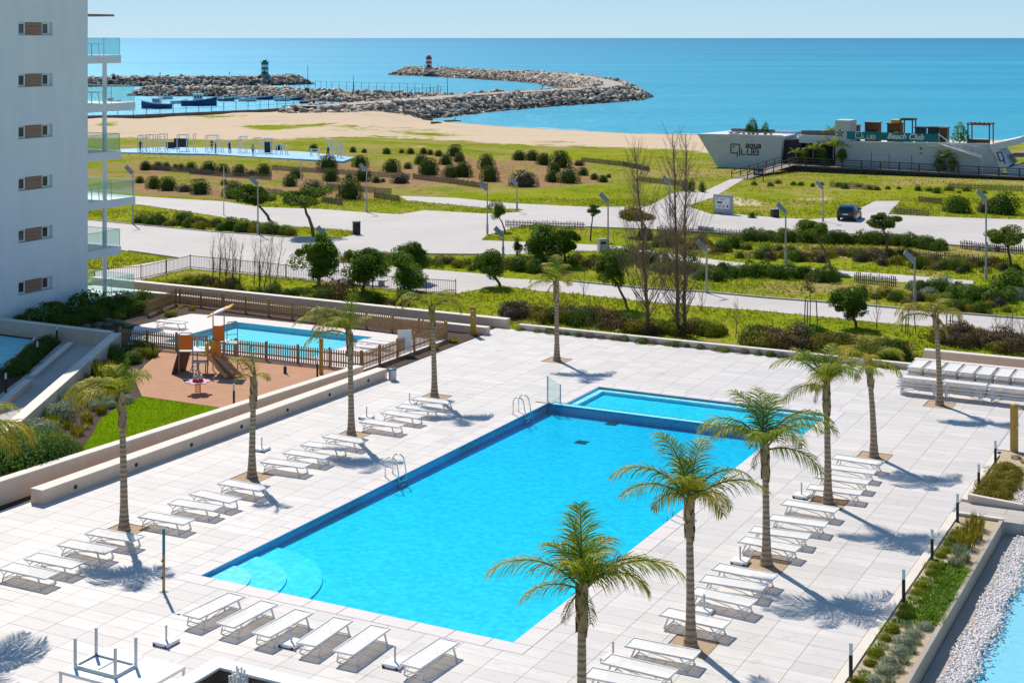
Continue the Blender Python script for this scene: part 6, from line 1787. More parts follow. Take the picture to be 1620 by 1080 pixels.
# ---------------------------------------------------------------- clipped bushes on the dunes
rows = {}
for (x, y, w, kd) in DUNE:
    Yc = 252 if y < 237 else 262 if y < 250 else 272 if y < 266 else 284 if y < 280 else 296
    rows.setdefault(Yc, []).append((x, y, w, kd))
rn = {252: 'farthest', 262: 'second farthest', 272: 'middle', 284: 'second nearest', 296: 'nearest'}
for Yc, lst in rows.items():
    lst.sort()
    for i, (x, y, w, kd) in enumerate(lst):
        g = G(x, y + w * .36)
        r = w / 2 * g.y / FOC
        plant('dune_bush', '%s clipped %s bush from the left in the %s dune row' % (NUM[i + 1], 'dark green' if kd == 'g' else 'brownish', rn[Yc]), 'bush', (g.x, g.y + r * .5, g.z - .05), r * 1.2, kd, 'clipped bushes on the dunes', 1.5 if kd == 'g' else 1.15)

# ---------------------------------------------------------------- trees and shrubs along the promenade
def tree(name, label, base, top, cw, ch, kind, lean=None, seed=1, clumps=26, per=75, leaf=.2, limbs=5):
    """base and crown centre given as photo pixels; crown width and height in photo pixels"""
    b = G(*base)
    s = b.y / FOC
    tc = Vector(((top[0] - 810) * s, b.y, CAMH - (top[1] - 60) * s))
    root = thing(name, label, 'tree', (b.x, b.y, b.z - .05))
    c = tc - Vector((b.x, b.y, b.z - .05))
    rx, rz_ = cw / 2 * s, ch / 2 * s
    rr = random.Random(seed)
    mb = MB()
    q = Vector((c.x * .9, 0, c.z - rz_ * .55))
    n = 7
    tr = max(.07, rx * .075)
    pts = [Vector((0, 0, -.2))] + [Vector((q.x * (t / n) ** 1.5 + rr.uniform(-.03, .03) * rx, rr.uniform(-.03, .03) * rx, q.z * t / n)) for t in range(1, n + 1)]
    mb.tube(pts, [tr * (1.25 - .6 * t / n) for t in range(n + 1)], 7)
    for k in range(limbs):
        a = k * 6.28 / limbs + rr.uniform(-.4, .4)
        e = Vector((c.x + math.cos(a) * rx * .62, math.sin(a) * rx * .62, c.z + rr.uniform(-.3, .4) * rz_))
        m_ = q.lerp(e, .5) + Vector((0, 0, -.1 * rz_))
        mb.tube([q - Vector((0, 0, .1 * q.z)), m_, e], [tr * .55, tr * .35, tr * .12], 5)
    mb.build('trunk', M['bark'], root)
    rnd = ch > cw * .72
    me = crown_mesh('crown', kind, 400 + seed, clumps, per, (rx * 1.12, rx * 1.08, rz_ * 1.16), leaf * rx * .62, core=.52 if rnd else .3, flat=1.0 if rnd else .5)
    put('crown', me, root, tuple(c))
    return root
T = [('pine_tree', 'umbrella pine with leaning trunk on the green island of the car park', (496, 373), (477, 313), 68, 38, 'leaf_pine'),
     ('pine_tree', 'dark small pine left of the umbrella pine, trunk bent', (430, 356), (402, 312), 58, 34, 'leaf_pine'),
     ('pine_tree', 'round dark pine, leftmost of the three before the railing', (505, 450), (503, 402), 68, 66, 'leaf_tree'),
     ('pine_tree', 'round dark pine beside the bench, middle of three', (576, 470), (573, 419), 72, 62, 'leaf_tree'),
     ('pine_tree', 'dense pine right of the bench, lower of an overlapping pair', (648, 462), (647, 436), 60, 58, 'leaf_tree'),
     ('pine_tree', 'dense pine behind the one right of the bench', (652, 446), (651, 407), 54, 50, 'leaf_tree'),
     ('young_tree', 'loose light green tree at the bend of the lower path', (792, 454), (776, 418), 58, 52, 'leaf_green'),
     ('young_tree', 'small upright tree beside the car park lamp', (799, 366), (787, 332), 26, 36, 'leaf_green'),
     ('pine_tree', 'large dense pine in the middle of the planting strip', (862, 424), (856, 379), 62, 62, 'leaf_tree'),
     ('pine_tree', 'grey green pine right of the large dense pine', (894, 420), (892, 382), 50, 46, 'leaf_green'),
     ('pine_tree', 'tiny bent pine at the edge of the upper road', (934, 381), (939, 333), 22, 20, 'leaf_pine'),
     ('pine_tree', 'flat crowned pine behind the tall bare poplars', (1029, 374), (1009, 340), 52, 26, 'leaf_olive'),
     ('young_tree', 'dark green tree just left of the tall bare poplars', (992, 487), (966, 425), 56, 54, 'leaf_green'),
     ('pine_tree', 'leaning pine left of the parked car', (1315, 427), (1286, 362), 50, 32, 'leaf_pine'),
     ('pine_tree', 'small umbrella pine right of the parked car', (1404, 403), (1397, 353), 44, 27, 'leaf_pine'),
     ('pine_tree', 'umbrella pine at the right edge of the picture', (1600, 425), (1593, 377), 58, 34, 'leaf_pine'),
     ('young_tree', 'broad young tree beside the lower right path', (1355, 518), (1342, 476), 58, 46, 'leaf_green'),
     ('young_tree', 'very small conifer at the start of the middle path', (818, 404), (818, 388), 18, 30, 'leaf_dark')]
for i, (nm, lb, b, t, w, h, kd) in enumerate(T):
    tree(nm, lb, b, t, w, h, kd, seed=i + 1, clumps=24 if w > 40 else 13, per=330)
# tall bare poplars and bare saplings
def bare(label, base, toppx, spread, trunks, seed, twigs=60, name='bare_poplar'):
    b = G(*base); s = b.y / FOC
    H_ = (base[1] - toppx[1]) * s; dx = (toppx[0] - base[0]) * s
    root = thing(name, label, 'tree', (b.x, b.y, b.z))
    rr = random.Random(seed)
    mbt, mbb = MB(), MB()
    for k in range(trunks):
        off = (k - (trunks - 1) / 2) * .35
        hh = H_ * rr.uniform(.86, 1) if k else H_
        P = [Vector((off * (1 - .2 * t / 10) + dx * (t / 10) ** 1.3 + rr.uniform(-.05, .05) + k * .5 * (t / 10), rr.uniform(-.05, .05), hh * t / 10 - .1)) for t in range(11)]
        r0 = .017 * H_ if trunks < 3 else .009 * H_
        r0 *= .62; mbt.tube(P, [r0 * (1 - .09 * t) + .006 for t in range(11)], 7)
        for j in range(twigs):
            f = rr.uniform(.06, .96)
            i = min(int(f * 10), 9); q = P[i].lerp(P[i + 1], f * 10 - i)
            a = rr.uniform(0, 6.28); l = spread * s * rr.uniform(.4, 1.0) * (1.08 - f * .75)
            d = Vector((math.cos(a) * .5, math.sin(a) * .5, rr.uniform(.75, 1.35))).normalized()
            e = q + d * l; m_ = q.lerp(e, .45) + Vector((math.cos(a), math.sin(a), 0)) * l * .09
            r1 = max(.008, r0 * .22 * (1 - f * .6))
            mbb.tube([q, m_, e], [r1, r1 * .65, r1 * .25], 4, cap=False)
            for w in range(4):
                g = q.lerp(e, rr.uniform(.3, .95)); a2 = a + rr.uniform(-1.2, 1.2)
                d2 = Vector((math.cos(a2) * .55, math.sin(a2) * .55, rr.uniform(.5, 1.2))).normalized() * l * rr.uniform(.18, .45)
                mbb.tube([g, g + d2], [r1 * .5, r1 * .2], 3, cap=False)
    mbt.build('trunk', M['bark'], root)
    mbb.build('crown', M['twig'], root)
    return root
bare('tall leafless poplar, left of the pair rising in front of the sea', (1025, 526), (1004, 232), 125, 1, 1, 150)
bare('tall leafless poplar, right of the pair, reaching above the beach', (1077, 530), (1068, 208), 115, 2, 2, 105)
for i, (x, yb, yt) in enumerate([(341, 452, 372), (352, 456, 362), (362, 458, 366), (372, 455, 378), (405, 452, 380), (414, 456, 368), (430, 458, 372)]):
    bare('%s thin leafless sapling from the left in the meadow before the railing' % NUM[i + 1], (x, yb), (x + prnd.uniform(-4, 4), yt), 42, 2, 30 + i, 26, 'bare_sapling')
for i, (x, yb, yt, lb) in enumerate([(923, 473, 415, 'leafless sapling on the far side of the lower path, left of the poplars'), (1110, 492, 452, 'leaning leafless sapling by the lower path right of the poplars'), (1386, 520, 455, 'thin leafless sapling beside the broad young tree'), (1164, 535, 470, 'staked leafless sapling in the meadow behind the deck'), (1583, 540, 480, 'leafless shrub at the right edge, left stem'), (1606, 545, 490, 'leafless shrub at the right edge, right stem'), (935, 528, 470, 'thin leafless sapling near the deck edge left of the poplars')]):
    bare(lb, (x, yb), (x + prnd.uniform(-6, 6), yt), 34, 2 if i > 3 else 1, 50 + i, 22, 'bare_sapling')
# staked saplings
for i, (x, y, yt, lb) in enumerate([(1281, 517, 440, 'staked sapling with thin rusty leaves left of the broad young tree'), (1436, 527, 470, 'staked sapling with withered leaves left of the wind-bent palm'), (1506, 521, 478, 'staked sapling with withered leaves right of the wind-bent palm'), (535, 432, 398, 'staked sapling half hidden behind the pines')]):
    b = G(x, y); s = b.y / FOC
    root = thing('staked_sapling', lb, 'tree', (b.x, b.y, b.z))
    hh = (y - yt) * s
    mb = MB(); mb.tube([(0, 0, -.1), (.05, 0, hh * .5), (0, .05, hh)], [.035, .025, .01], 6)
    for k in range(7): mb.tube([(0, 0, hh * (.5 + .06 * k)), (math.cos(k * 2.2) * hh * .18, math.sin(k * 2.2) * hh * .18, hh * (.62 + .06 * k))], [.012, .004], 4)
    mb.build('trunk', M['bark'], root)
    for k in range(3):
        a = k * 2.1; mb = MB(); mb.tube([(math.cos(a) * .5, math.sin(a) * .5, -.1), (math.cos(a) * .4, math.sin(a) * .4, hh * .55)], .035, 6); mb.build('stake', M['old_wood'], root)
    put('crown', crown_mesh('crown', 'leaf_rust', 700 + i, 12, 16, (hh * .24, hh * .24, hh * .3), hh * .05), root, (0, 0, hh * .85))

# shrubs of the planting strips: rows laid along the edges of the paths
def strip(label, pts, n, rpx, kinds, group, seed, jit=3.0, zs=1.0, one=None):
    rr = random.Random(seed)
    L_ = [0]
    for a, b in zip(pts[:-1], pts[1:]): L_.append(L_[-1] + math.hypot(b[0] - a[0], b[1] - a[1]))
    spots = []
    for i in range(n):
        t = L_[-1] * (i + rr.uniform(.1, .9)) / n
        j = max(k for k in range(len(pts) - 1) if L_[k] <= t)
        f = (t - L_[j]) / (L_[j + 1] - L_[j])
        spots.append((pts[j][0] + (pts[j + 1][0] - pts[j][0]) * f, pts[j][1] + (pts[j + 1][1] - pts[j][1]) * f + rr.uniform(-jit, jit)))
    spots.sort()
    if one and one[0] == 'hedge':                # a grown-together hedge is one thing made of its bushes
        b0 = G(*spots[0])
        root = thing('hedge', one[1], 'hedge', tuple(b0))
        for x, y in spots:
            g = G(x, y); r = rr.uniform(*rpx) * g.y / FOC * 1.12
            o = put('foliage', rr.choice(BUSH[rr.choice(kinds)]), root, tuple(g - b0 - Vector((0, 0, .03))), rr.uniform(0, 6.28))
            o.scale = (r, r * rr.uniform(.88, 1.12), r * zs * 1.25 * rr.uniform(.9, 1.1))
        return
    if one and one[0] == 'brush':                # tangled brushwood nobody could count
        Vs, Qs, Ts, Mq, Mt, mats, nv = [], [], [], [], [], [], 0
        for x, y in spots:
            g = G(x, y); r = rr.uniform(*rpx) * g.y / FOC * 1.12
            me = rr.choice(BUSH[rr.choice(kinds)]); mt = me.materials[0]
            if mt not in mats: mats.append(mt)
            co = np.empty(len(me.vertices) * 3, np.float32); me.vertices.foreach_get('co', co); co = co.reshape(-1, 3)
            li = np.empty(len(me.loops), np.int32); me.loops.foreach_get('vertex_index', li)
            lt = np.empty(len(me.polygons), np.int32); me.polygons.foreach_get('loop_total', lt)
            nq = int((lt == 4).sum())
            a = rr.uniform(0, 6.28); ca, sa = math.cos(a), math.sin(a)
            co = np.stack([co[:, 0] * ca - co[:, 1] * sa, co[:, 0] * sa + co[:, 1] * ca, co[:, 2] * zs * 1.25], -1) * r + np.array([g.x, g.y, g.z - .03])
            Vs.append(co); Qs.append(li[:nq * 4].reshape(-1, 4) + nv); Ts.append(li[nq * 4:].reshape(-1, 3) + nv)
            Mq.append(np.full(nq, mats.index(mt))); Mt.append(np.full(len(lt) - nq, mats.index(mt))); nv += len(co)
        me = np_mesh('brushwood', np.concatenate(Vs), np.concatenate(Qs), np.concatenate(Ts), mats, np.concatenate(Mq + Mt))
        tag(put('brushwood', me), one[1], 'brushwood', kind='stuff')
        return
    for i, (x, y) in enumerate(spots):
        g = G(x, y); kd = rr.choice(kinds)
        r = rr.uniform(*rpx) * g.y / FOC
        plant('shrub', label % NUM[i + 1], 'shrub', (g.x, g.y, g.z - .03), r * 1.12, kd, group, zs * 1.25)
strip('%s dark hedge shrub from the left along the kerb near the parked car', [(1180, 380), (1300, 384), (1420, 386), (1490, 396)], 52, (9, 14), ['dark', 'green', 'loose', 'dark'], 'hedge row along the car park kerb', 1, 2, one=('hedge', 'long dark hedge along the kerb below the parked car'))
strip('%s dry shrub from the left on the bank between road and middle path', [(1010, 384), (1200, 402), (1400, 412), (1615, 434)], 62, (8, 15), ['olive', 'rust', 'rust', 'b', 'green', 'dark'], 'shrubs on the bank', 2, 9)
strip('%s dark hedge shrub from the left below the middle path', [(1140, 437), (1215, 436), (1322, 444)], 31, (10, 15), ['dark', 'green', 'loose'], 'hedge below the middle path', 3, 3, one=('hedge', 'dark drooping hedge below the middle path right of the poplars'))
strip('%s dark shrub from the left behind the lamp of the lower right path', [(1440, 462), (1500, 470), (1620, 475)], 23, (9, 18), ['dark', 'green', 'loose', 'grey'], 'dark shrubs at the right', 4, 7)
strip('%s mixed shrub from the left above the lower right path', [(1330, 462), (1450, 480), (1600, 492)], 24, (7, 14), ['olive', 'lime', 'green', 'dark', 'b'], 'mixed shrubs above the lower path', 5, 7)
strip('%s shrub from the left in the strip between car park and lower path', [(540, 412), (680, 416), (780, 428)], 34, (6, 12), ['green', 'olive', 'lime', 'rust', 'loose', 'green'], 'shrubs between car park and lower path', 6, 5)
strip('%s shrub from the left in the strip left of the poplars', [(800, 430), (900, 420), (985, 425)], 27, (8, 16), ['dark', 'olive', 'rust', 'loose', 'green'], 'shrubs left of the poplars', 7, 8)
strip('%s shrub from the left below the bin, behind the poplars', [(975, 410), (1060, 425), (1140, 440)], 24, (9, 17), ['dark', 'loose', 'rust', 'green'], 'shrubs behind the poplars', 8, 9)
strip('%s shrub from the left just behind the edge wall of the deck', [(800, 500), (900, 508), (1000, 522), (1140, 528)], 52, (11, 21), ['rust', 'b', 'olive', 'lime', 'green', 'rust'], 'shrubs behind the edge wall', 9, 6, one=('brush', 'brown and green brushwood behind the far edge wall of the deck'))
strip('%s brushy shrub from the left behind the edge wall, right part', [(1190, 545), (1300, 552), (1430, 565)], 62, (13, 26), ['rust', 'b', 'olive', 'olive', 'green', 'rust'], 'brushy shrubs behind the right edge wall', 10, 7, one=('brush', 'tangled brown brushwood behind the edge wall right of the poplars'))
strip('%s brown brushy shrub from the left behind the stacked loungers', [(1490, 540), (1560, 545), (1620, 556)], 27, (13, 24), ['rust', 'b', 'rust', 'olive'], 'brown brush at the right edge', 11, 8, one=('brush', 'brown brushwood behind the stacked loungers'))
strip('%s shrub from the left on the green island of the car park', [(215, 352), (300, 356), (340, 362), (400, 366), (470, 372)], 37, (6, 14), ['dark', 'green', 'dark', 'olive'], 'shrubs on the car park island', 12, 4, one=('hedge', 'uneven hedge on the green island of the car park'))
strip('%s shrub from the left in the meadow behind the boundary wall', [(270, 452), (400, 460), (470, 470), (640, 484)], 31, (8, 15), ['dark', 'green', 'rust', 'lime', 'dark'], 'shrubs behind the boundary wall', 13, 8)
strip('%s low shrub from the left at the foot of the boardwalk', [(1190, 292), (1260, 292), (1390, 300), (1560, 306)], 21, (4, 8), ['green', 'dark', 'lime', 'olive'], 'low shrubs below the boardwalk', 14, 3)
for x, y, w, kd, lb in [(1515, 336, 44, 'green', 'large round bush between the two short fences near the parked car'), (1585, 338, 52, 'green', 'wide bush at the right edge above the road'), (1560, 336, 34, 'b', 'brown bush between the two large bushes above the road'), (1493, 455, 32, 'grey', 'round grey bush above the lower right path'), (1600, 462, 60, 'green', 'largest bush at the right edge beside the lower path'), (540, 476, 60, 'rust', 'wide rusty brown bush in front of the leftmost round pine'), (435, 462, 24, 'dark', 'dark upright bush left of the rusty brown bush'), (487, 468, 20, 'dark', 'dark bush between the rusty bush and the sapling group'), (812, 500, 46, 'rust', 'tall rusty bush at the far left corner of the deck'), (905, 506, 40, 'b', 'dark brown bush beside the lone far palm'), (1270, 540, 56, 'b', 'dark purple brown bush behind the deck edge'), (1190, 345, 14, 'dark', 'small dark bush on the grass beside the notice board')]:
    g = G(x, y); plant('large_bush', lb, 'bush', (g.x, g.y, g.z - .05), w / 2 * g.y / FOC, kd, None, 1.35)
for i, (x, y) in enumerate([(1084, 303), (1094, 303), (1111, 304)]):
    g = G(x, y); plant('dark_conifer', '%s of three tiny dark conifers by the boardwalk path' % NUM[i + 1], 'tree', (g.x, g.y, g.z), .42, 'dark', None, 3.2)

# driftwood on the beach
for i, (x, y, l, an, lb) in enumerate([(716, 193, 4.5, .35, 'bleached driftwood trunk with a stub at the water edge'), (676, 190.5, 3.0, 2.7, 'short dark driftwood log near the breakwater rocks'), (690, 196, 2.6, .1, 'small dark log lying on the sand')]):
    g = G(x, y)
    mb = MB(); mb.tube([(-l / 2, 0, .25), (0, .1, .35), (l / 2, 0, .3)], [.3, .25, .14], 7); mb.tube([(l * .1, 0, .4), (l * .22, .1, 1.5 if i == 0 else .7)], [.14, .05], 6)
    tag(mb.build('driftwood_log', M['board_wood' if i == 0 else 'bark'], None, tuple(g), an), lb, 'log')
# meadow grass: uncountable blades over the green ground between the paths
def in_poly(x, y, poly):
    c = np.zeros(len(x), bool)
    n = len(poly)
    for i in range(n):
        x0, y0 = poly[i]; x1, y1 = poly[(i + 1) % n]
        if y0 == y1: continue
        k = ((y0 > y) != (y1 > y)) & (x < (x1 - x0) * (y - y0) / (y1 - y0) + x0)
        c ^= k
    return c
def meadow(name, label, m, n, zone, hgt, seed):
    r = np.random.default_rng(seed)
    x = r.uniform(*zone[0], n); y = r.uniform(*zone[1], n)
    px = 810 + FOC * x / y; z = terr(x, y); py = 60 + FOC * (CAMH - z) / y
    ok = (px > -60) & (px < 1700) & ~in_poly(px, py, road)
    du = (x - ORG.x) * UX.x + (y - ORG.y) * UX.y
    ok &= (du > 39.3)
    dens = .5 + .5 * np.sin(x * .23 + 1.7 * np.sin(y * .19)) * np.cos(y * .31 + x * .05)
    ok &= r.random(n) < .25 + .9 * dens
    ok &= (py > 236) | (px > 1100)
    ok &= ~((px < 960) & (py > 246) & (py < 314) & (r.random(n) < .72))
    x, y, z = x[ok], y[ok], z[ok]
    k = len(x); nb = 4
    a = r.uniform(0, 6.28, (k, nb)); sp = .16
    b = np.stack([x[:, None] + np.cos(a) * sp * r.random((k, nb)), y[:, None] + np.sin(a) * sp * r.random((k, nb)), np.repeat(z[:, None], nb, 1)], -1).reshape(-1, 3)
    N_ = len(b)
    h = hgt * r.uniform(.5, 1.2, N_) * np.repeat(.6 + .8 * dens[ok], nb)
    a = r.uniform(0, 6.28, N_)
    s = np.stack([np.cos(a), np.sin(a), np.zeros(N_)], -1) * .035
    l = np.stack([r.normal(0, .35, N_) * h, r.normal(0, .35, N_) * h, h], -1)
    V = np.stack([b - s, b + s, b + l], 1).reshape(-1, 3)
    T_ = np.arange(N_ * 3).reshape(-1, 3)
    return tag(put(name, np_mesh(name, V, None, T_, [M[m]])), label, 'grass', kind='stuff')
lr = np.random.default_rng(9)
lp = np.array([(16.5, -17.0), (16.5, -10.65), (12, -10.75), (6.0, -10.9), (6.3, -12.2), (8.2, -12.9), (10.4, -14.3), (12.6, -15.9), (14.6, -16.7)])
lu, lvv = lr.uniform(6, 16.5, 30000), lr.uniform(-17, -10.6, 30000)
k_ = in_poly(lu, lvv, [tuple(q) for q in lp]); lu, lvv = lu[k_], lvv[k_]; n_ = len(lu)
b_ = np.stack([ORG.x + lu * UX.x + lvv * VX.x, ORG.y + lu * UX.y + lvv * VX.y, np.full(n_, .03)], -1)
an = lr.uniform(0, 6.28, n_); h_ = lr.uniform(.03, .075, n_)
s_ = np.stack([np.cos(an), np.sin(an), np.zeros(n_)], -1) * .012
l_ = np.stack([lr.normal(0, .02, n_), lr.normal(0, .02, n_), h_], -1)
tag(put('lawn_grass', np_mesh('lawn_grass', np.stack([b_ - s_, b_ + s_, b_ + l_], 1).reshape(-1, 3), None, np.arange(n_ * 3).reshape(-1, 3), [M['lawn_blade']])), 'short mown grass blades of the small lawn', 'grass', kind='stuff')
meadow('meadow_grass', 'fresh green grass growing between the paths behind the deck', 'grass_blade', 70000, ((-45, 60), (74, 165)), .16, 1)
meadow('dry_grass', 'yellowed tall grass on the banks and dunes', 'dry_blade', 36000, ((-65, 85), (92, 232)), .17, 2)
# ---------------------------------------------------------------- promenade lamps
def lamp(px, yb, yt, label, head=True, side=-1):
    b = G(px, yb); s = b.y / FOC
    h = (yb - yt) * s
    root = thing('street_lamp', label, 'street lamp', (b.x, b.y, b.z), 0, 'promenade lamps with tilted panel heads' if head else 'slim white flagpoles')
    if not head: root.name = 'light_pole'; root['category'] = 'pole'
    m = 'lamp_grey' if head else 'white_metal'
    mb = MB(); mb.tube([(0, 0, -.1), (0, 0, .9), (0, 0, .95), (0, 0, h)], [.11, .11, .075, .055] if head else [.06, .06, .05, .04], 8); mb.build('post', M[m], root, smooth=False)
    if head:
        mb = MB(); c = Vector((side * .34, -.05, h + .1))
        ax = Vector((side * .70, .1, .70)).normalized(); ay = Vector((-side * .45, .62, .45)).normalized()
        q = [c - ax * .47 - ay * .23, c + ax * .47 - ay * .23, c + ax * .47 + ay * .23, c - ax * .47 + ay * .23]
        mb.plate(q if side > 0 else q[::-1], .07); mb.build('lamp_head', M['lamp_grey'], root)
        mb = MB(); mb.bar((0, 0, h - .3), (side * .3, -.02, h + .05), .05); mb.build('bracket', M['grey_metal'], root)
    return root
for x, yb, yt, lb in [(580, 336, 266, 'lamp on the far edge of the car park left of the notice board path'), (771, 371, 296, 'lamp at the near edge of the car park beside a small tree'), (818, 335, 288, 'shorter lamp at the far edge of the car park, middle'), (962, 398, 314, 'tall lamp beside the grey bin on the middle path'),
                      (1118, 464, 390, 'lamp standing on the lower path right of the poplars'), (796, 408, 368, 'lamp half hidden by shrubs at the start of the middle path'), (1243, 417, 330, 'tall lamp on the bank left of the parked car'), (1302, 351, 294, 'lamp right behind the road left of the parked car'),
                      (1560, 442, 310, 'tallest lamp at the right, two heads above the bank'), (1447, 479, 408, 'lamp by the lower right path before dark shrubs'), (408, 371, 288, 'lamp on the car park island by the bent pine'), (210, 355, 270, 'lamp beside the apartment balconies'), (516, 437, 368, 'lamp behind the leftmost round pine'), (1060, 342, 286, 'lamp behind the right bare poplar')]:
    lamp(x, yb, yt, lb)
for x, yb, yt, lb in [(354, 341, 262, 'slim white pole on the car park island'), (476, 284, 250, 'slim white pole among the dune bushes')]:
    lamp(x, yb, yt, lb, False)
# bins and bollards
for x, yb, h, w, m, lb in [(564, 371, 1.15, .32, 'dark_metal', 'dark square bin at the tip of the car park island'), (953, 398, 1.0, .36, 'pale_metal', 'pale grey bin beside the tall lamp'), (1226, 344, .8, .34, 'dark_metal', 'dark bin at the road edge near the notice board')]:
    b = G(x, yb)
    root = thing('litter_bin', lb, 'bin', tuple(b), .3)
    mb = MB(); mb.bbox(-w, w, -w * .8, w * .8, 0, h, .03); mb.build('body', M[m], root)
    mb = MB(); mb.bbox(-w - .03, w + .03, -w * .8 - .03, w * .8 + .03, h, h + .08, .03); mb.build('lid', M['grey_metal'], root)
    mb = MB(); mb.box(-w * .7, w * .7, -w * .8 - .01, -w * .8 + .02, h * .66, h * .86); mb.build('slot', M['black'], root)
# notice board
a, b = G(1128.5, 338), G(1158, 340)
root = thing('notice_board', 'grey notice board with white map panel beside the boardwalk path', 'notice board', tuple(a), math.atan2(b.y - a.y, b.x - a.x))
w = (b - a).length
mb = MB(); mb.bbox(0, w, 0, .35, 0, 2.0, .03); mb.build('case', M['kerb'], root)
mb = MB(); mb.box(.25, w - .25, -.02, .02, .55, 1.72); mb.build('map_panel', M['white_paint'], root)
mb = MB()
for (x0, x1, z0, z1) in ((.35, .55, 1.5, 1.62), (.7, 1.3, 1.5, 1.56), (.4, 1.0, 1.1, 1.3), (1.05, 1.2, .7, .9), (w - .55, w - .4, .7, .95), (.4, .9, .75, .8), (.4, .9, .9, .94)):
    mb.box(x0, min(x1, w - .3), -.03, -.021, z0, z1)
mb.build('print', M['curtain'], root)

# low slat fences on dunes and banks
def slat_fence(pts, label, h=.7, step=.15, w=.07):
    P = [G(x, y) for x, y in pts]
    root = thing('slat_fence', label, 'fence', tuple(P[0]), 0, 'low wooden slat fences')
    o = P[0]
    mb, mr = MB(), MB()
    rr = random.Random(int(pts[0][0]))
    for a, b in zip(P[:-1], P[1:]):
        d = b - a; n = max(2, int(d.length / step)); t = d.normalized()
        for i in range(n):
            q = a + d * (i / n) - o
            z = gz(q.x + o.x, q.y + o.y) - o.z
            hh = h * rr.uniform(.85, 1.1)
            mb.bar((q.x, q.y, z - .1), (q.x + rr.uniform(-.02, .02), q.y, z + hh), w, .04)
        for zz in (.3, .65):
            mr.bar(tuple(a - o + Vector((0, 0, h * zz))), tuple(b - o + Vector((0, 0, h * zz))), .04, .06)
    so = mb.build('slat', M['old_wood'], root); so['kind'] = 'stuff'
    mr.build('rail', M['old_wood'], root)
FN = [([(509, 320), (543, 325)], 'left of the umbrella pine tip'), ([(516, 298), (565, 303), (620, 307)], 'below the brown dune bush'), ([(592, 313), (633, 319)], 'at the start of the upper path'), ([(653, 283), (710, 290), (772, 299)], 'long one above the lawn'),
      ([(400, 306), (448, 309)], 'beside the bent dark pine'), ([(430, 269), (540, 276), (650, 283)], 'crossing the middle of the dunes'), ([(920, 256), (985, 263), (1028, 272)], 'left of the poplar tops'), ([(1010, 287), (1100, 297)], 'before the tiny conifers'), ([(300, 275), (360, 280), (430, 285)], 'between dune bushes at the left'),
      ([(230, 268), (330, 276)], 'nearest the balconies among dune bushes'), ([(1313, 296), (1387, 301)], 'on the grass below the boardwalk'), ([(1453, 319), (1492, 324)], 'short one beside the large round bush'), ([(1415, 338), (1471, 342)], 'at the road edge right of the car'), ([(1500, 298), (1620, 303)], 'at the foot of the boardwalk, right end'),
      ([(800, 359), (926, 363)], 'along the near edge of the road, left'), ([(1040, 369), (1126, 373), (1200, 379)], 'along the near edge of the road, middle'), ([(1285, 402), (1345, 405), (1405, 410)], 'on the bank below the hedge'), ([(1430, 409), (1500, 414), (1600, 422)], 'on the bank at the right'), ([(1352, 446), (1420, 453)], 'beside the middle path at the right'), ([(1520, 393), (1620, 402)], 'along the near edge of the road, right end')]
for p, lb in FN: slat_fence(p, 'low dark slat fence ' + lb)
# dark metal railing along the car park
P = [G(x, y) for x, y in [(150, 447), (223, 442), (301, 424), (410, 435), (496, 445), (552, 451), (628, 460), (721, 466)]]
root = thing('metal_railing', 'dark vertical bar railing between car park and meadow', 'railing', tuple(P[0]), 0)
mb, mr, mp = MB(), MB(), MB()
for a, b in zip(P[:-1], P[1:]):
    d = b - a; n = int(d.length / .16)
    for i in range(n):
        q = a + d * (i / n) - P[0]; mb.bar((q.x, q.y, .05), (q.x, q.y, .95), .022)
    n = max(1, round(d.length / 2.6))
    for i in range(n + 1):
        q = a + d * (i / n) - P[0]; mp.bar((q.x, q.y, -.1), (q.x, q.y, 1.1), .06)
    for zz in (.1, .97): mr.bar(tuple(a - P[0] + Vector((0, 0, zz))), tuple(b - P[0] + Vector((0, 0, zz))), .04)
o = mb.build('bar', M['dark_metal'], root); o['kind'] = 'stuff'
o = mp.build('post', M['dark_metal'], root); o['kind'] = 'stuff'
mr.build('rail', M['dark_metal'], root)
# benches
for (x0, x1, y, lb) in [(546, 613, 453, 'long grey bench on three blocks in front of the round pines'), (1540, 1585, 398, 'long low grey bench at the right edge of the road'), (1105, 1128, 367, 'grey bench at the road edge behind the right poplar')]:
    a, b = G(x0, y - 3), G(x1, y)
    root = thing('bench', lb, 'bench', tuple(a), math.atan2(b.y - a.y, b.x - a.x))
    w = (b - a).length
    mb = MB()
    mb.bbox(0, w, -.25, .25, .40, .46, .01); mb.build('seat', M['pale_metal'], root)
    for t in (.14, .5, .86):
        mb = MB(); mb.box(w * t - .18, w * t + .18, -.2, .2, 0, .40); mb.build('leg', M['kerb'], root)

# ---------------------------------------------------------------- parked car
b = G(1344, 347)
car = thing('parked_car', 'dark blue hatchback parked on the road with its back to the viewer', 'car', tuple(b + Vector((0, 0, .03))), R(-24))
S = [(-2.0, .80, .42, .80, .60, .82), (-1.93, .87, .30, .98, .66, 1.12), (-1.75, .88, .24, 1.0, .64, 1.38), (-1.1, .89, .22, .98, .63, 1.50), (-.2, .89, .22, .95, .62, 1.50), (.45, .89, .22, .93, .63, 1.38), (1.0, .88, .22, .92, .72, 1.02), (1.55, .85, .24, .84, .66, .90), (1.98, .74, .32, .70, .55, .76)]
secs = [[(-h, y, zb), (-h * 1.01, y, (zb + zt) / 2), (-h * .96, y, zt), (-hr, y, zr), (hr, y, zr), (h * .96, y, zt), (h * 1.01, y, (zb + zt) / 2), (h, y, zb)] for y, h, zb, zt, hr, zr in S]
mb = MB()
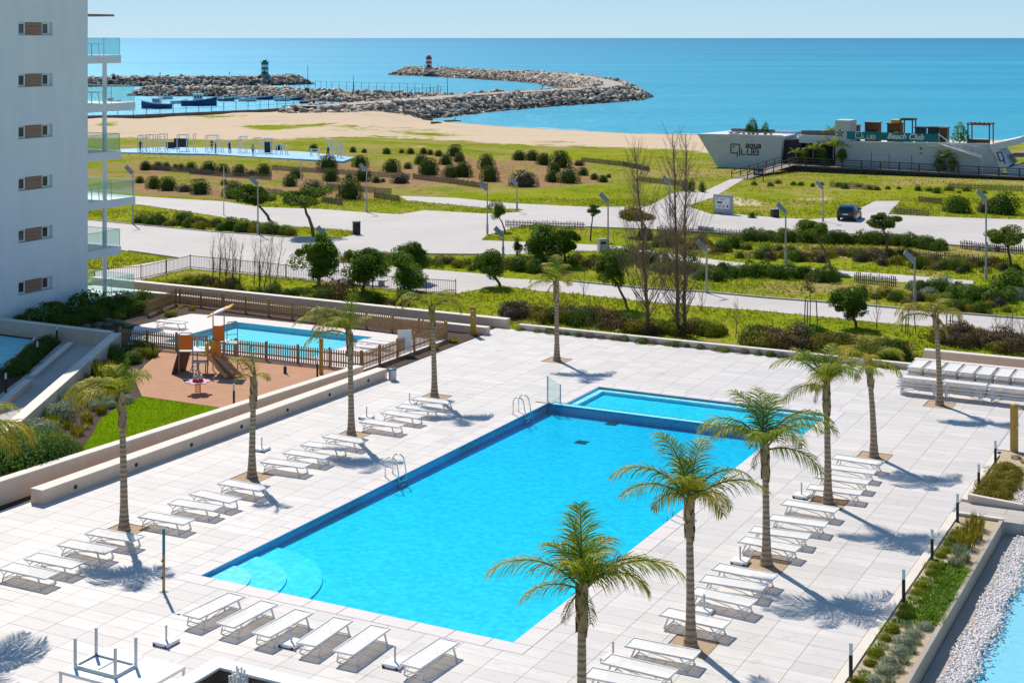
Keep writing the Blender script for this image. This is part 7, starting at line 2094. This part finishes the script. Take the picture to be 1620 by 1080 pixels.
for i in range(len(S) - 1):
    o = secs[i] + secs[i + 1]
    mb.add(o, [(k + 1, k, k + 8, k + 9) for k in range(7)], 0)
mb.add(secs[0], [tuple(range(8))], 0); mb.add(secs[-1], [tuple(range(7, -1, -1))], 0)
body = mb.build('body', M['car_paint'], car)
def carp(name, m, fn, par=car):
    b_ = MB(); fn(b_); return b_.build(name, M[m], par)
carp('rear_window', 'win_dark', lambda q: q.plate([(-.58, -1.955, 1.06), (.58, -1.955, 1.06), (.55, -1.78, 1.36), (-.55, -1.78, 1.36)], .02))
for s in (-1, 1):
    carp('side_window', 'win_dark', lambda q: q.plate([(s * .875, -1.5, 1.0), (s * .875, -.35, .98), (s * .66, -.35, 1.44), (s * .675, -1.3, 1.42)][::s], -.02))
    carp('side_window', 'win_dark', lambda q: q.plate([(s * .875, -.28, .98), (s * .875, .75, .96), (s * .70, .35, 1.36), (s * .66, -.28, 1.44)][::s], -.02))
    carp('tail_light', 'tail', lambda q: q.box(s * .74 - .12, s * .74 + .12, -1.99, -1.88, .82, 1.0))
    carp('mirror', 'car_paint', lambda q: q.box(s * .98 - .1, s * .98 + .1, .5, .62, .95, 1.08))
    carp('headlight', 'white_paint', lambda q: q.box(s * .62 - .14, s * .62 + .14, 1.84, 1.93, .66, .8))
    for y in (-1.28, 1.28):
        wh = carp('wheel', 'tyre', lambda q: q.tube([(s * .70, y, .32), (s * .905, y, .32)], .32, 18))
        carp('rim', 'pale_metal', lambda q: q.tube([(s * .89, y, .32), (s * .915, y, .32)], .2, 12), wh)
carp('number_plate', 'white_paint', lambda q: q.box(-.26, .26, -2.03, -1.99, .62, .73))
carp('bumper', 'black', lambda q: q.box(-.80, .80, -2.05, -1.9, .32, .52))

# ---------------------------------------------------------------- fitness court and people
cz = -2.0
poly = [(190, 236), (260, 233), (345, 234), (480, 240), (560, 249), (543, 255), (410, 248.5), (330, 243.5), (190, 241)]
mb = MB(); P = [G(x, y) for x, y in poly]
czz = max(p.z for p in P) + .12
P = [pix(x, y, czz) for x, y in poly]
mb.prism([(p.x, p.y) for p in P], czz - 1.2, czz)
tag(mb.build('fitness_court', M['court_blue']), 'light blue floor of the beach fitness court', 'court', kind='structure')
fr = [(218, 226, 214), (232, 242, 213), (249, 261, 212), (280, 295, 213), (306, 308, 212), (325, 343, 214), (378, 388, 216), (401, 410, 218), (416, 428, 219), (452, 456, 231), (491, 503, 236), (518, 526, 223), (534, 539, 224), (350, 362, 224), (436, 444, 228)]
for i, (xa, xb, yt) in enumerate(fr):
    yb = float(np.interp((xa + xb) / 2, [200, 330, 480, 560], [240, 240, 246, 252]))
    p, q = pix(xa, yb, czz), pix(xb, yb, czz)
    s = p.y / FOC; h = (yb - yt) * s; w = (q - p).length
    root = thing('pull_up_frame', '%s white exercise frame from the left on the blue court' % NUM[i + 1], 'exercise frame', tuple(p), 0, 'white exercise frames')
    for x in ((0, w) if w > .4 else (0,)):
        for y in (0, 1.6):
            mb = MB(); mb.tube([(x, y, 0), (x, y, h)], .07, 6); mb.build('post', M['white_metal'], root)
    mb = MB(); mb.tube([(0, 0, h - .1), (max(w, .1), 0, h - .1)], .045, 6); mb.tube([(0, 1.6, h - .1), (max(w, .1), 1.6, h - .1)], .045, 6); mb.tube([(0, 0, h - .12), (0, 1.6, h - .12)], .045, 6)
    if i in (2, 5, 11):
        for t in range(1, 6): mb.tube([(0, 0, h * t / 6), (w, 0, h * t / 6)], .035, 5)
    mb.build('bar', M['white_metal'], root)
    if i in (3, 8):
        mb = MB(); mb.box(.05, max(w - .05, .6), 1.0, 1.06, .1 if i != 3 else .6, h * .75); mb.build('board', M['club_dark'], root)
for (xa, xb, ya, yb, lb) in [(263, 275, 225, 236, 'low dark navy panel on the blue court'), (275, 282.5, 219, 235, 'tall dark navy panel on the blue court')]:
    p, q = pix(xa, yb, czz), pix(xb, yb, czz)
    root = thing('climbing_board', lb, 'panel', tuple(p), 0)
    mb = MB(); mb.box(0, (q - p).length, 0, .12, .1, (yb - ya) * p.y / FOC); mb.build('panel', M['club_dark'], root)
    for x in (.08, (q - p).length - .08):
        mb = MB(); mb.box(x - .05, x + .05, .13, .22, 0, 1.0); mb.build('post', M['white_metal'], root)

def person_mesh(pose, shirt, pants):
    """one continuous body grown from a joint skeleton"""
    st = 1.0 if pose == 'walk' else .25
    J = {'pelvis': (0, 0, .93, .135), 'waist': (0, 0, 1.06, .12), 'chest': (0, .01, 1.28, .15), 'neckb': (0, 0, 1.45, .07), 'neck': (0, 0, 1.52, .055), 'head': (0, .02, 1.62, .095), 'top': (0, .01, 1.71, .075)}
    for n, s in (('L', -1), ('R', 1)):
        f = st * s
        J.update({'sh' + n: (s * .19, 0, 1.41, .062), 'el' + n: (s * .25, -.06 + .10 * -f, 1.13, .045), 'wr' + n: (s * .25, .06 - .16 * f, .90, .034), 'ha' + n: (s * .245, .09 - .18 * f, .81, .036),
                  'hip' + n: (s * .095, 0, .87, .10), 'kn' + n: (s * .10, .04 + .17 * f, .49, .066), 'an' + n: (s * .10, -.03 + .22 * f, .09, .045), 'to' + n: (s * .11, .13 + .22 * f, .035, .04)})
    E_ = [('pelvis', 'waist'), ('waist', 'chest'), ('chest', 'neckb'), ('neckb', 'neck'), ('neck', 'head'), ('head', 'top')]
    for n in 'LR': E_ += [('neckb', 'sh' + n), ('sh' + n, 'el' + n), ('el' + n, 'wr' + n), ('wr' + n, 'ha' + n), ('pelvis', 'hip' + n), ('hip' + n, 'kn' + n), ('kn' + n, 'an' + n), ('an' + n, 'to' + n)]
    ks = list(J); ix = {k: i for i, k in enumerate(ks)}
    me = bpy.data.meshes.new('body'); me.from_pydata([J[k][:3] for k in ks], [(ix[a], ix[b]) for a, b in E_], [])
    o = bpy.data.objects.new('body', me); COL.objects.link(o)
    md = o.modifiers.new('skin', 'SKIN'); md.use_smooth_shade = True
    for i, k in enumerate(ks): me.skin_vertices[0].data[i].radius = (J[k][3], J[k][3] * (.72 if k in ('pelvis', 'waist', 'chest') else 1))
    me.skin_vertices[0].data[0].use_root = True
    sb = o.modifiers.new('sub', 'SUBSURF'); sb.levels = 1
    dg = bpy.context.evaluated_depsgraph_get(); dg.update()
    ev = o.evaluated_get(dg)
    out = bpy.data.meshes.new_from_object(ev)
    bpy.data.objects.remove(o)
    out.materials.clear()
    for m in (M['skin'], M[shirt], M[pants], M['hair'], M['black']): out.materials.append(m)
    mi = []
    for p in out.polygons:
        c = p.center
        mi.append(3 if c.z > 1.66 or (c.z > 1.56 and c.y < -.01) else 0 if c.z > 1.49 or (abs(c.x) > .2 and c.z < 1.15) else 1 if c.z > .95 else 4 if c.z < .07 else 2)
    out.polygons.foreach_set('material_index', mi)
    return out
PM = {('walk', 'dark'): person_mesh('walk', 'cloth_dark', 'cloth_dark'), ('stand', 'light'): person_mesh('stand', 'cloth_light', 'cloth_dark'), ('stand', 'red'): person_mesh('stand', 'cloth_red', 'cloth_dark'), ('stand', 'dark'): person_mesh('stand', 'cloth_dark', 'cloth_dark')}
def person(loc, key, rz, label):
    tag(put('person', PM[key], None, loc, rz), label, 'person', 'people in the distance')
for x, y, key, rz, lb in [(519, 250, ('walk', 'dark'), 2.6, 'person in dark clothes walking across the right end of the blue court'), (222, 240, ('stand', 'dark'), .5, 'person in dark clothes standing at the left end of the blue court'), (341, 243, ('stand', 'dark'), 1.6, 'person in dark clothes at the middle of the blue court'), (363, 242, ('stand', 'dark'), -.6, 'person in dark clothes beside the middle frames of the court'), (400, 246, ('stand', 'light'), .2, 'person in a light top standing on the blue court'), (335, 238, ('stand', 'red'), .2, 'person in a red top behind the climbing frame of the court')]:
    p = pix(x, y, czz); person(tuple(p), key, rz, lb)
for X, Y, z, key, lb in [(-50, 846, -.47, ('stand', 'dark'), 'tiny figure left of the red striped light'), (-42, 836, -.47, ('walk', 'dark'), 'tiny figure just right of the red striped light'), (-37.5, 828, -.47, ('stand', 'dark'), 'tiny figure furthest from the red striped light'), (10, 481, -.47, ('walk', 'dark'), 'tiny figure walking on the near arm of the hooked breakwater'), (-158, 663, -.57, ('walk', 'dark'), 'tiny figure on the outer breakwater seen near the balconies'), (-128, 669, -.57, ('stand', 'dark'), 'tiny figure on the outer breakwater near the green striped light')]:
    person((X, Y, z), key, 1.0, lb)

# ---------------------------------------------------------------- beach club shaped like a boat
CK0 = pix(1137, 266, -2.0)
CB = gz(CK0.x, CK0.y)
def cs(px, off=0.0):
    k = (px - 810) / FOC
    ox, oy = CK0.x + UX.x * off, CK0.y + UX.y * off
    return (k * oy - ox) / (VX.x - k * VX.y)
def cz_(px, py, off=0.0):
    s = cs(px, off)
    Y = CK0.y + UX.y * off + s * VX.y
    return CAMH - (py - 60) * Y / FOC - CB
def c2(a, b, off=0.0):          # photo detail point to (s, z) on the club front
    px, py = 1100 + a / 3.115, 150 + b / 3.115
    return cs(px, off), cz_(px, py, off)
club = thing('beach_club', 'white clad beach club building shaped like a ship with a sharp bow', 'building', (CK0.x, CK0.y, CB), RZ)
def face(name, m, pts, y0, y1, par=club):
    """prism: front outline pts (s,z) swept from y0 to y1"""
    mb = MB(); n = len(pts)
    area = sum(pts[i][0] * pts[(i + 1) % n][1] - pts[(i + 1) % n][0] * pts[i][1] for i in range(n))
    if area < 0: pts = pts[::-1]
    mb.add([(s, y0, z) for s, z in pts] + [(s, y1, z) for s, z in pts], [tuple(range(n)), tuple(range(2 * n - 1, n - 1, -1))] + [((i + 1) % n, i, n + i, n + (i + 1) % n) for i in range(n)])
    return mb.build(name, M[m], par)
tl, tr, br, bl = c2(10, 193), c2(430, 205), c2(415, 365), c2(115, 366)
br = (br[0], -.3); bl = (bl[0], -.3)
# bow: planked hull, each plank a course of its own
NB = 14
for i in range(NB):
    f0, f1 = i / NB, (i + 1) / NB
    g = .012
    l0 = (bl[0] + (tl[0] - bl[0]) * f0, bl[1] + (tl[1] - bl[1]) * f0 + g); l1 = (bl[0] + (tl[0] - bl[0]) * f1, bl[1] + (tl[1] - bl[1]) * f1 - g)
    r0 = (br[0] + (tr[0] - br[0]) * f0, br[1] + (tr[1] - br[1]) * f0 + g); r1 = (br[0] + (tr[0] - br[0]) * f1, br[1] + (tr[1] - br[1]) * f1 - g)
    face('plank', 'club_white', [l0, r0, r1, l1], 0, .12)
mb = MB()
tipy = 3.2
mb.add([(bl[0] + .05, .06, bl[1]), (br[0], .06, br[1]), (tr[0], .06, tr[1] - .05), (tl[0] + .1, .06, tl[1] - .05), (bl[0] + 3, 7, bl[1]), (br[0], 7, br[1]), (tr[0], 7, tr[1] - .05), (tl[0] + 3.2, 7, tl[1] + .15)], [(0, 1, 2, 3), (4, 0, 3, 7), (1, 5, 6, 2), (5, 4, 7, 6), (3, 2, 6, 7)])
mb.build('bow_hull', M['club_pale'], club)
mb = MB(); zt = tr[1]
mb.add([(tl[0] + .02, -.02, tl[1] + .02), (tl[0] + 3.3, 7.1, tl[1] + .25), (tl[0] + 5.2, 7.1, tl[1] + .25), (tl[0] + 4.6, .2, tl[1] + .05)], [(0, 3, 2, 1)])
mb.box(tl[0] + 4.6, tr[0], .14, .4, zt - .1, zt + .12); mb.box(tl[0] + 5, tr[0] + 1.5, 6.6, 6.9, zt - .1, zt + .35)
mb.build('bow_deck', M['club_pale'], club)
# dark entrance
a, b = c2(420, 230), c2(505, 330)
face('entrance', 'club_dark', [(a[0] - .3, -.3), (b[0] + .3, -.3), (b[0] + .3, a[1] + .4), (a[0] - .3, a[1] + .1)], 1.0, 6)
# middle terrace block
a, b = c2(505, 205), c2(750, 330)
face('terrace_block', 'club_dark', [(a[0] + .1, -.3), (b[0], -.3), (b[0], a[1] - .9), (a[0] + .1, a[1] - .9)], 2.0, 9)
face('fascia', 'club_pale', [(a[0], a[1] - .92), (b[0] - 1.0, a[1] - .92), (b[0] - 1.0, a[1] + .15), (a[0], a[1] + .15)], .6, 1.9)
face('terrace_rail', 'old_wood', [c2(510, 203), c2(690, 207), c2(690, 180), c2(510, 178)], 1.2, 1.3)
# tower with flower emblem
a, b = c2(692, 125), c2(765, 230)
tw = face('tower', 'club_white', [(a[0], -.3), (b[0], -.3), (b[0], a[1]), (a[0], a[1])], -.25, 3.2)
e = c2(716, 190)
mb = MB()
for k in range(5):
    an = k * 2 * math.pi / 5 + .3
    mb.bar((e[0] + .12 * math.cos(an), -.27, e[1] + .12 * math.sin(an)), (e[0] + .52 * math.cos(an), -.27, e[1] + .52 * math.sin(an)), .14, .03, up=(0, 1, 0))
mb.build('emblem', M['club_dark'], tw)
# main hull, planked
p0, p1 = c2(745, 232), c2(1450, 243)
NB = 16
zl, zr = p0[1], p1[1]
for i in range(NB):
    f0, f1 = i / NB, (i + 1) / NB
    g = .012
    sl0 = p0[0]; sr0 = p1[0] + 1.9 * (1 - f0); sr1 = p1[0] + 1.9 * (1 - f1)
    face('plank', 'club_white', [(sl0, -.3 + (zl + .3) * f0 + g), (sr0, -.3 + (zr + .3) * f0 + g), (sr1, -.3 + (zr + .3) * f1 - g), (sl0, -.3 + (zl + .3) * f1 - g)], 0, .12)
mb = MB(); mb.box(p0[0] + .02, p1[0], .06, 11, -.3, min(zl, zr) - .12); mb.build('main_hull', M['club_pale'], club)
face('parapet', 'club_pale', [(p0[0], zl - .12), (p1[0], zr - .12), (p1[0], zr + .08), (p0[0], zl + .08)], -.06, .3)
mb = MB()
for (aa, bb) in ((868, 300), (955, 310), (1065, 320)):
    q = c2(aa, bb); mb.box(q[0] - .03, q[0] + .03, -.02, .0, .1, q[1] + .6)
mb.box(c2(1112, 265)[0] - .15, c2(1112, 265)[0] + .15, -.03, 0, c2(1112, 265)[1] - .1, c2(1112, 265)[1] + .1); mb.box(c2(1112, 288)[0] - .18, c2(1112, 288)[0] + .18, -.03, 0, c2(1112, 288)[1] - .07, c2(1112, 288)[1] + .07)
mb.build('vent', M['club_dark'], club)
# teal banner with lettering
q = [c2(748, 218, -.3), c2(1200, 235, -.3), c2(1200, 194, -.3), c2(748, 180, -.3)]
bn = face('banner', 'teal', q, -.36, -.3)
def lettering(txt, s, z, size, y, m, par, shear=0.0, name='lettering', scx=1.0):
    cu = bpy.data.curves.new(name, 'FONT'); cu.body = txt; cu.size = size; cu.extrude = .015; cu.shear = shear; cu.offset = .025
    cu.materials.append(M[m])
    tmp = bpy.data.objects.new(name, cu); COL.objects.link(tmp)
    dg = bpy.context.evaluated_depsgraph_get(); dg.update()
    me = bpy.data.meshes.new_from_object(tmp.evaluated_get(dg))
    bpy.data.objects.remove(tmp)
    o = bpy.data.objects.new(name, me); COL.objects.link(o); o.parent = par
    o.location = (s, y, z); o.rotation_euler = (math.pi / 2, 0, 0); o.scale = (scx, 1, 1)
    return o
def club_logo(s, z, h, y, m, par, w=.09):
    """square Q with a tail and a dot, then L U B in square strokes"""
    mb = MB()
    def st(a, b): mb.bar((s + a[0] * h, y, z + a[1] * h), (s + b[0] * h, y, z + b[1] * h), w, .03, up=(0, 1, 0))
    for a, b in [((0, 0.12), (0, 1.12)), ((0, 1.12), (1.02, 1.12)), ((1.02, 1.12), (1.02, -.18)), ((0, .12), (.75, .12)), ((.75, .3), (.75, -.28)), ((.34, .72), (.34, .92)), ((.24, .82), (.44, .82)),
                 ((1.25, .62), (1.25, .0)), ((1.25, .0), (1.75, .0)), ((1.95, .62), (1.95, 0)), ((1.95, 0), (2.45, 0)), ((2.45, 0), (2.45, .62)),
                 ((2.65, .62), (2.65, 0)), ((2.65, 0), (3.2, 0)), ((3.2, 0), (3.2, .62)), ((2.65, .62), (3.15, .62)), ((2.65, .32), (3.2, .32))]:
        st(a, b)
    return mb.build('logo', M[m], par)
l0, l1 = c2(176, 292), c2(310, 290)
hh = (l1[0] - l0[0]) / 3.2
club_logo(l0[0], l0[1], hh, -.03, 'club_dark', club, .13)
s_, z_ = c2(246, 262)
lettering('aqua', s_, z_, 1.3, -.04, 'club_dark', club, .25, scx=.95)
s_, z_ = c2(790, 216, -.36)
club_logo(s_, z_, .82, -.38, 'white_paint', bn, .09)
s_, z_ = c2(945, 216, -.36)
lettering('Beach Club', s_, z_, 1.05, -.375, 'white_paint', bn, .3)
# stern: slanted white fins with the logo, stairs
zz = c2(1450, 243)[1]
face('stern_roof', 'club_pale', [c2(1450, 245), c2(1598, 212), c2(1614, 238), c2(1500, 268)], -.4, 6)
fin = face('stern_fin', 'club_pale', [c2(1448, 246), c2(1492, 262), c2(1556, 345), c2(1532, 362), c2(1512, 352)], -.5, 6)
face('stern_hull', 'club_pale', [c2(1530, 362), c2(1640, 335), c2(1700, 330), c2(1700, 420), c2(1560, 432)], -.4, 6)
face('stern_terrace', 'board_wood', [c2(1540, 300), c2(1700, 300), c2(1700, 312), c2(1540, 312)], 1.5, 8)
mb = MB()
for a, b in [((1486, 285), (1508, 283)), ((1508, 283), (1524, 322)), ((1524, 322), (1502, 328)), ((1502, 328), (1486, 285)), ((1518, 318), (1528, 340))]:
    p, q = c2(*a, -.5), c2(*b, -.5); mb.bar((p[0], -.53, p[1]), (q[0], -.53, q[1]), .16, .03, up=(0, 1, 0))
mb.build('logo', M['hull_blue'], fin)
mb = MB()
for d in (0, -.6):
    a, b, c = c2(1205, 195 + d * 10), c2(1290, 262 + d * 10), c2(1420, 305 + d * 10)
    mb.bar((a[0], -.5 + d, a[1]), (b[0], -.5 + d, b[1]), .1); mb.bar((b[0], -.5 + d, b[1]), (c[0], -.5 + d, c[1]), .1)
a, c = c2(1205, 235), c2(1420, 305)
mb.bar((a[0], -.8, a[1] - .1), (c[0], -.8, c[1] - .1), .7, .1)
for t in range(7):
    f = t / 6; x = a[0] + (c[0] - a[0]) * f; z = a[1] + (c[1] - a[1]) * f
    mb.bar((x, -.5, z - .1), (x, -.5, z + 1.0 - .6 * f), .06)
q = c2(1428, 390); mb.bar((c[0], -.8, q[1]), (c[0], -.8, c[1]), .1)
mb.build('stair', M['white_metal'], club)
# things on the roof terrace
def roof_z(a): return c2(a, 190, 3)[1]
def hut(a0, a1, b0, b1, m, y, label, roof=None, name='terrace_hut'):
    p, q = c2(a0, b1, y), c2(a1, b0, y)
    zb = min(zl, zr) - .12
    loc = club.matrix_world @ Vector((0, 0, 0)) if False else Vector((CK0.x, CK0.y, CB)) + VX * p[0] + UX * y + Vector((0, 0, zb))
    root = thing(name, label, 'hut' if name == 'terrace_hut' else 'cabinet', tuple(loc), RZ)
    w, h = q[0] - p[0], q[1] - zb
    mb = MB(); mb.box(0, w, 0, 1.6, 0, h - .12); mb.build('body', M[m], root)
    mb = MB(); mb.box(-.12, w + .12, -.15, 1.75, h - .12, h); mb.build('lid', M[roof or m], root)
    mb = MB(); mb.box(w * .2, w * .8, -.03, 0, h * .3, h * .62); mb.build('opening', M['club_dark'], root)
M['terracotta'] = mat('rust_brown_wood', (0.22, 0.075, 0.032), (0.16, 0.055, 0.025), 1.2, 0.7)
hut(835, 903, 135, 182, 'terracotta', 2.5, 'rust brown hut with pale sloped roof on the club terrace', 'board_wood')
hut(945, 1012, 142, 184, 'terracotta', 3.0, 'rust brown bar hut below the yellow box on the club terrace')
hut(768, 800, 150, 182, 'terracotta', 3.5, 'small rust brown hut next to the club tower')
hut(1082, 1128, 160, 192, 'club_dark', 2.0, 'dark shelf cabinet on the club terrace', name='terrace_cabinet')
hut(1145, 1192, 160, 194, 'club_dark', 2.0, 'left dark cabinet of the pair on the club terrace', name='terrace_cabinet')
hut(1196, 1240, 162, 194, 'brown_panel', 2.0, 'right brown black cabinet of the pair on the club terrace', name='terrace_cabinet')
hut(965, 1000, 124, 142, 'yellow', 3.2, 'yellow box on top of the brown bar hut', name='terrace_cabinet')
def pergola(a0, a1, b0, b1, y, dz, m, label):
    p, q = c2(a0, b1, y), c2(a1, b0, y)
    zb = min(zl, zr) - .12
    loc = Vector((CK0.x, CK0.y, CB)) + VX * p[0] + UX * y + Vector((0, 0, zb))
    root = thing('pergola', label, 'pergola', tuple(loc), RZ, 'pergolas on the club roof')
    w, h = q[0] - p[0], q[1] - zb
    for x in (.08, w - .08):
        for yy in (.08, dz - .08):
            mb = MB(); mb.bar((x, yy, 0), (x, yy, h - .15), .15); mb.build('post', M[m], root)
    mb = MB()
    for yy in (.08, dz - .08): mb.bar((-.1, yy, h - .08), (w + .1, yy, h - .08), .14, .16)
    for k in range(6): mb.bar((w * k / 5, 0, h + .05), (w * k / 5, dz, h + .05), .1, .1)
    mb.build('beam', M[m], root)
    mb = MB(); mb.box(0, w, -.02, .04, .05, .95); mb.build('screen', M[m], root)
pergola(1010, 1072, 122, 180, 4.0, 2.2, 'rail_wood', 'dark pergola behind the brown bar hut on the club roof')
pergola(1340, 1452, 146, 236, 1.0, 3.0, 'terracotta', 'brown pergola near the stern of the club roof')
# potted plants and palms at the club
def club_plant(a, b, hpx, kind, label, y=-.8, zs=1.6, roof=False):
    px, py = 1100 + a / 3.115, 150 + b / 3.115
    p = c2(a, b, y)
    zb = p[1]
    if y > .5: zb = (tr[1] - .03) if a < 430 else min(zl, zr) - .12
    extra = max(0.0, p[1] - zb)
    loc = Vector((CK0.x, CK0.y, CB)) + VX * p[0] + UX * y
    r = hpx / 3.115 * loc.y / FOC / (1.0 if zs > 1.2 else .8) + extra * .6
    root = thing('club_plant', label, 'plant', (loc.x, loc.y, CB + zb), 0, 'plants at the beach club')
    mb = MB(); mb.tube([(0, 0, -.2), (0, 0, .35)], [.2, .28], 10); mb.build('pot', M['club_dark'], root)
    if kind == 'palm':
        mb = MB(); mb.tube([(0, 0, .2), (.05, 0, r * .45)], [.1, .08], 8); mb.build('trunk', M['trunk'], root)
        for k in range(9):
            o = put('frond', FROND[['arch', 'up', 'wide'][k % 3]][k % 2], root, (.05, 0, r * .42), k * .7); o.scale = [r / 3.4] * 3
    else:
        o = put('foliage', prnd.choice(BUSH[kind]), root, (0, 0, .3), prnd.uniform(0, 6)); o.scale = (r * .5, r * .5, r * .62 * zs / 1.2)
for a, b, h, kd, lb, y in [(495, 325, 75, 'palm', 'palm nearest the dark club entrance', -.6), (580, 325, 110, 'palm', 'second palm from the club entrance', -.6), (680, 325, 145, 'palm', 'tallest palm in front of the club tower', -.6), (625, 325, 60, 'green', 'leafy plant between the two taller entrance palms', -.8), (722, 325, 55, 'dark', 'dark leafy plant at the foot of the club tower', -.8), (540, 325, 50, 'dark', 'dark plant between the first two entrance palms', -.8), (1230, 365, 115, 'palm', 'palm before the middle of the club hull', -.6), (1200, 368, 55, 'dark', 'dark plant left of the palm before the club hull', -.8), (1268, 368, 50, 'dark', 'dark plant right of the palm before the club hull', -.8)]:
    club_plant(a, b, h, kd, lb, y)
for a, b, h, kd, lb, y in [(285, 196, 60, 'loose', 'left potted shrub on the bow of the club', 2.5), (345, 198, 45, 'loose', 'right potted shrub on the bow of the club', 2.5), (265, 196, 45, 'dark', 'small potted plant beside the left shrub on the bow', 3.0), (675, 170, 60, 'palm', 'yucca beside the club tower on the roof', 2.0), (995, 182, 30, 'lime', 'yellow green plant before the brown bar hut', 1.0), (1310, 195, 55, 'loose', 'small dark tree left of the brown pergola', 1.5)]:
    club_plant(a, b, h, kd, lb, y)
# loungers' wooden boards on the bow terrace
t = thing('deck_seating', 'grey slatted seating on the bow terrace of the club', 'bench', tuple(Vector((CK0.x, CK0.y, CB)) + VX * c2(170, 190, 2)[0] + UX * 1.2 + Vector((0, 0, tr[1] - .02))), RZ)
mb = MB(); mb.box(0, 6.5, 0, .9, .25, .33); mb.box(0, 6.5, 1.4, 1.5, .25, .75); mb.build('seat', M['board_wood'], t)
for x in (.3, 2.2, 4.2, 6.2):
    mb = MB(); mb.box(x - .06, x + .06, .1, .8, 0, .25); mb.build('leg', M['old_wood'], t)

# ---------------------------------------------------------------- boardwalk in front of the club
bwz = 1.35
s0 = c2(455, 345, -3.0)[0]; s1 = c2(1700, 410, -3.0)[0]
bk = thing('boardwalk', 'raised dark timber boardwalk with railing in front of the beach club', 'boardwalk', (CK0.x, CK0.y, CB), RZ)
Lb = s1 - s0
def bz(s): return c2(450, 345, -3)[1] + (c2(1560, 402, -3)[1] - c2(450, 345, -3)[1]) * (s - s0) / (c2(1560, 402, -3)[0] - s0)
n = int(Lb / .3)
PLB = MB(); PLB.box(.006, .294, -3.0, -.7, -.06, 0); plm = PLB.build('plank', M['board_wood'], mesh_only=True)
for i in range(n):
    put('plank', plm, bk, (s0 + i * .3, 0, bz(s0 + i * .3)))
np_ = int(Lb / 2.35)
for i in range(np_ + 1):
    s = s0 + Lb * i / np_
    for y in (-2.9, -.9):
        mb = MB(); mb.bar((s, y, -1.2), (s, y, bz(s) + (1.0 if y < -2 else -.05)), .16); mb.build('post', M['rail_wood'], bk)
mb = MB()
for zz, w in ((1.0, .12), (.66, .07), (.34, .07)): mb.bar((s0, -2.9, bz(s0) + zz), (s1, -2.9, bz(s1) + zz), .08, w)
for y in (-2.9, -.9): mb.bar((s0, y, bz(s0) - .16), (s1, y, bz(s1) - .16), .1, .2)
mb.build('rail', M['rail_wood'], bk)
# skirt of dark boards below
mb = MB()
for i in range(int(Lb / .35)):
    s = s0 + i * .35; mb.box(s, s + .3, -2.6, -2.56, -.9, bz(s) - .25)
o = mb.build('skirt_board', M['rail_wood'], bk); o['kind'] = 'stuff'
# sloping ramp down to the path
A = G(1170, 283); B = Vector((CK0.x, CK0.y, CB)) + VX * s0 + UX * -1.9 + Vector((0, 0, bz(s0)))
rp_ = thing('boardwalk_ramp', 'sloping timber ramp with dark handrails leading to the boardwalk', 'ramp', tuple(A), 0)
d = B - A; sd_ = Vector((-d.y, d.x, 0)).normalized()
n = int(d.length / .3)
mb = MB()
for i in range(n):
    p, q = d * (i / n), d * ((i + .95) / n)
    mb.plate([p - sd_ * 1.1, p + sd_ * 1.1, q + sd_ * 1.1, q - sd_ * 1.1][::-1], -.06)
o = mb.build('plank', M['board_wood'], rp_); o['kind'] = 'stuff'
for e in (-1.1, 1.1):
    mb = MB()
    for zz in (1.0, .55): mb.bar(tuple(sd_ * e + Vector((0, 0, zz))), tuple(d + sd_ * e + Vector((0, 0, zz))), .07, .09)
    mb.build('handrail', M['rail_wood'], rp_)
    for i in range(7):
        p = d * (i / 6) + sd_ * e; mb = MB(); mb.bar((p.x, p.y, p.z - 1.5 * (i / 6) - .2), (p.x, p.y, p.z + 1.0), .11); mb.build('post', M['rail_wood'], rp_)
p = G(1200, 287)
root = thing('club_sign', 'small dark sign with pale lettering at the foot of the ramp', 'sign', tuple(p), RZ)
mb = MB(); mb.box(-.65, .65, -.04, .04, .75, 1.6); pn = mb.build('panel', M['club_dark'], root)
for s in (-.6, .6):
    mb = MB(); mb.bar((s, .06, -.1), (s, .06, 1.65), .09); mb.build('post', M['rail_wood'], root)
club_logo(-.45, 1.02, .28, -.055, 'white_paint', pn, .04)
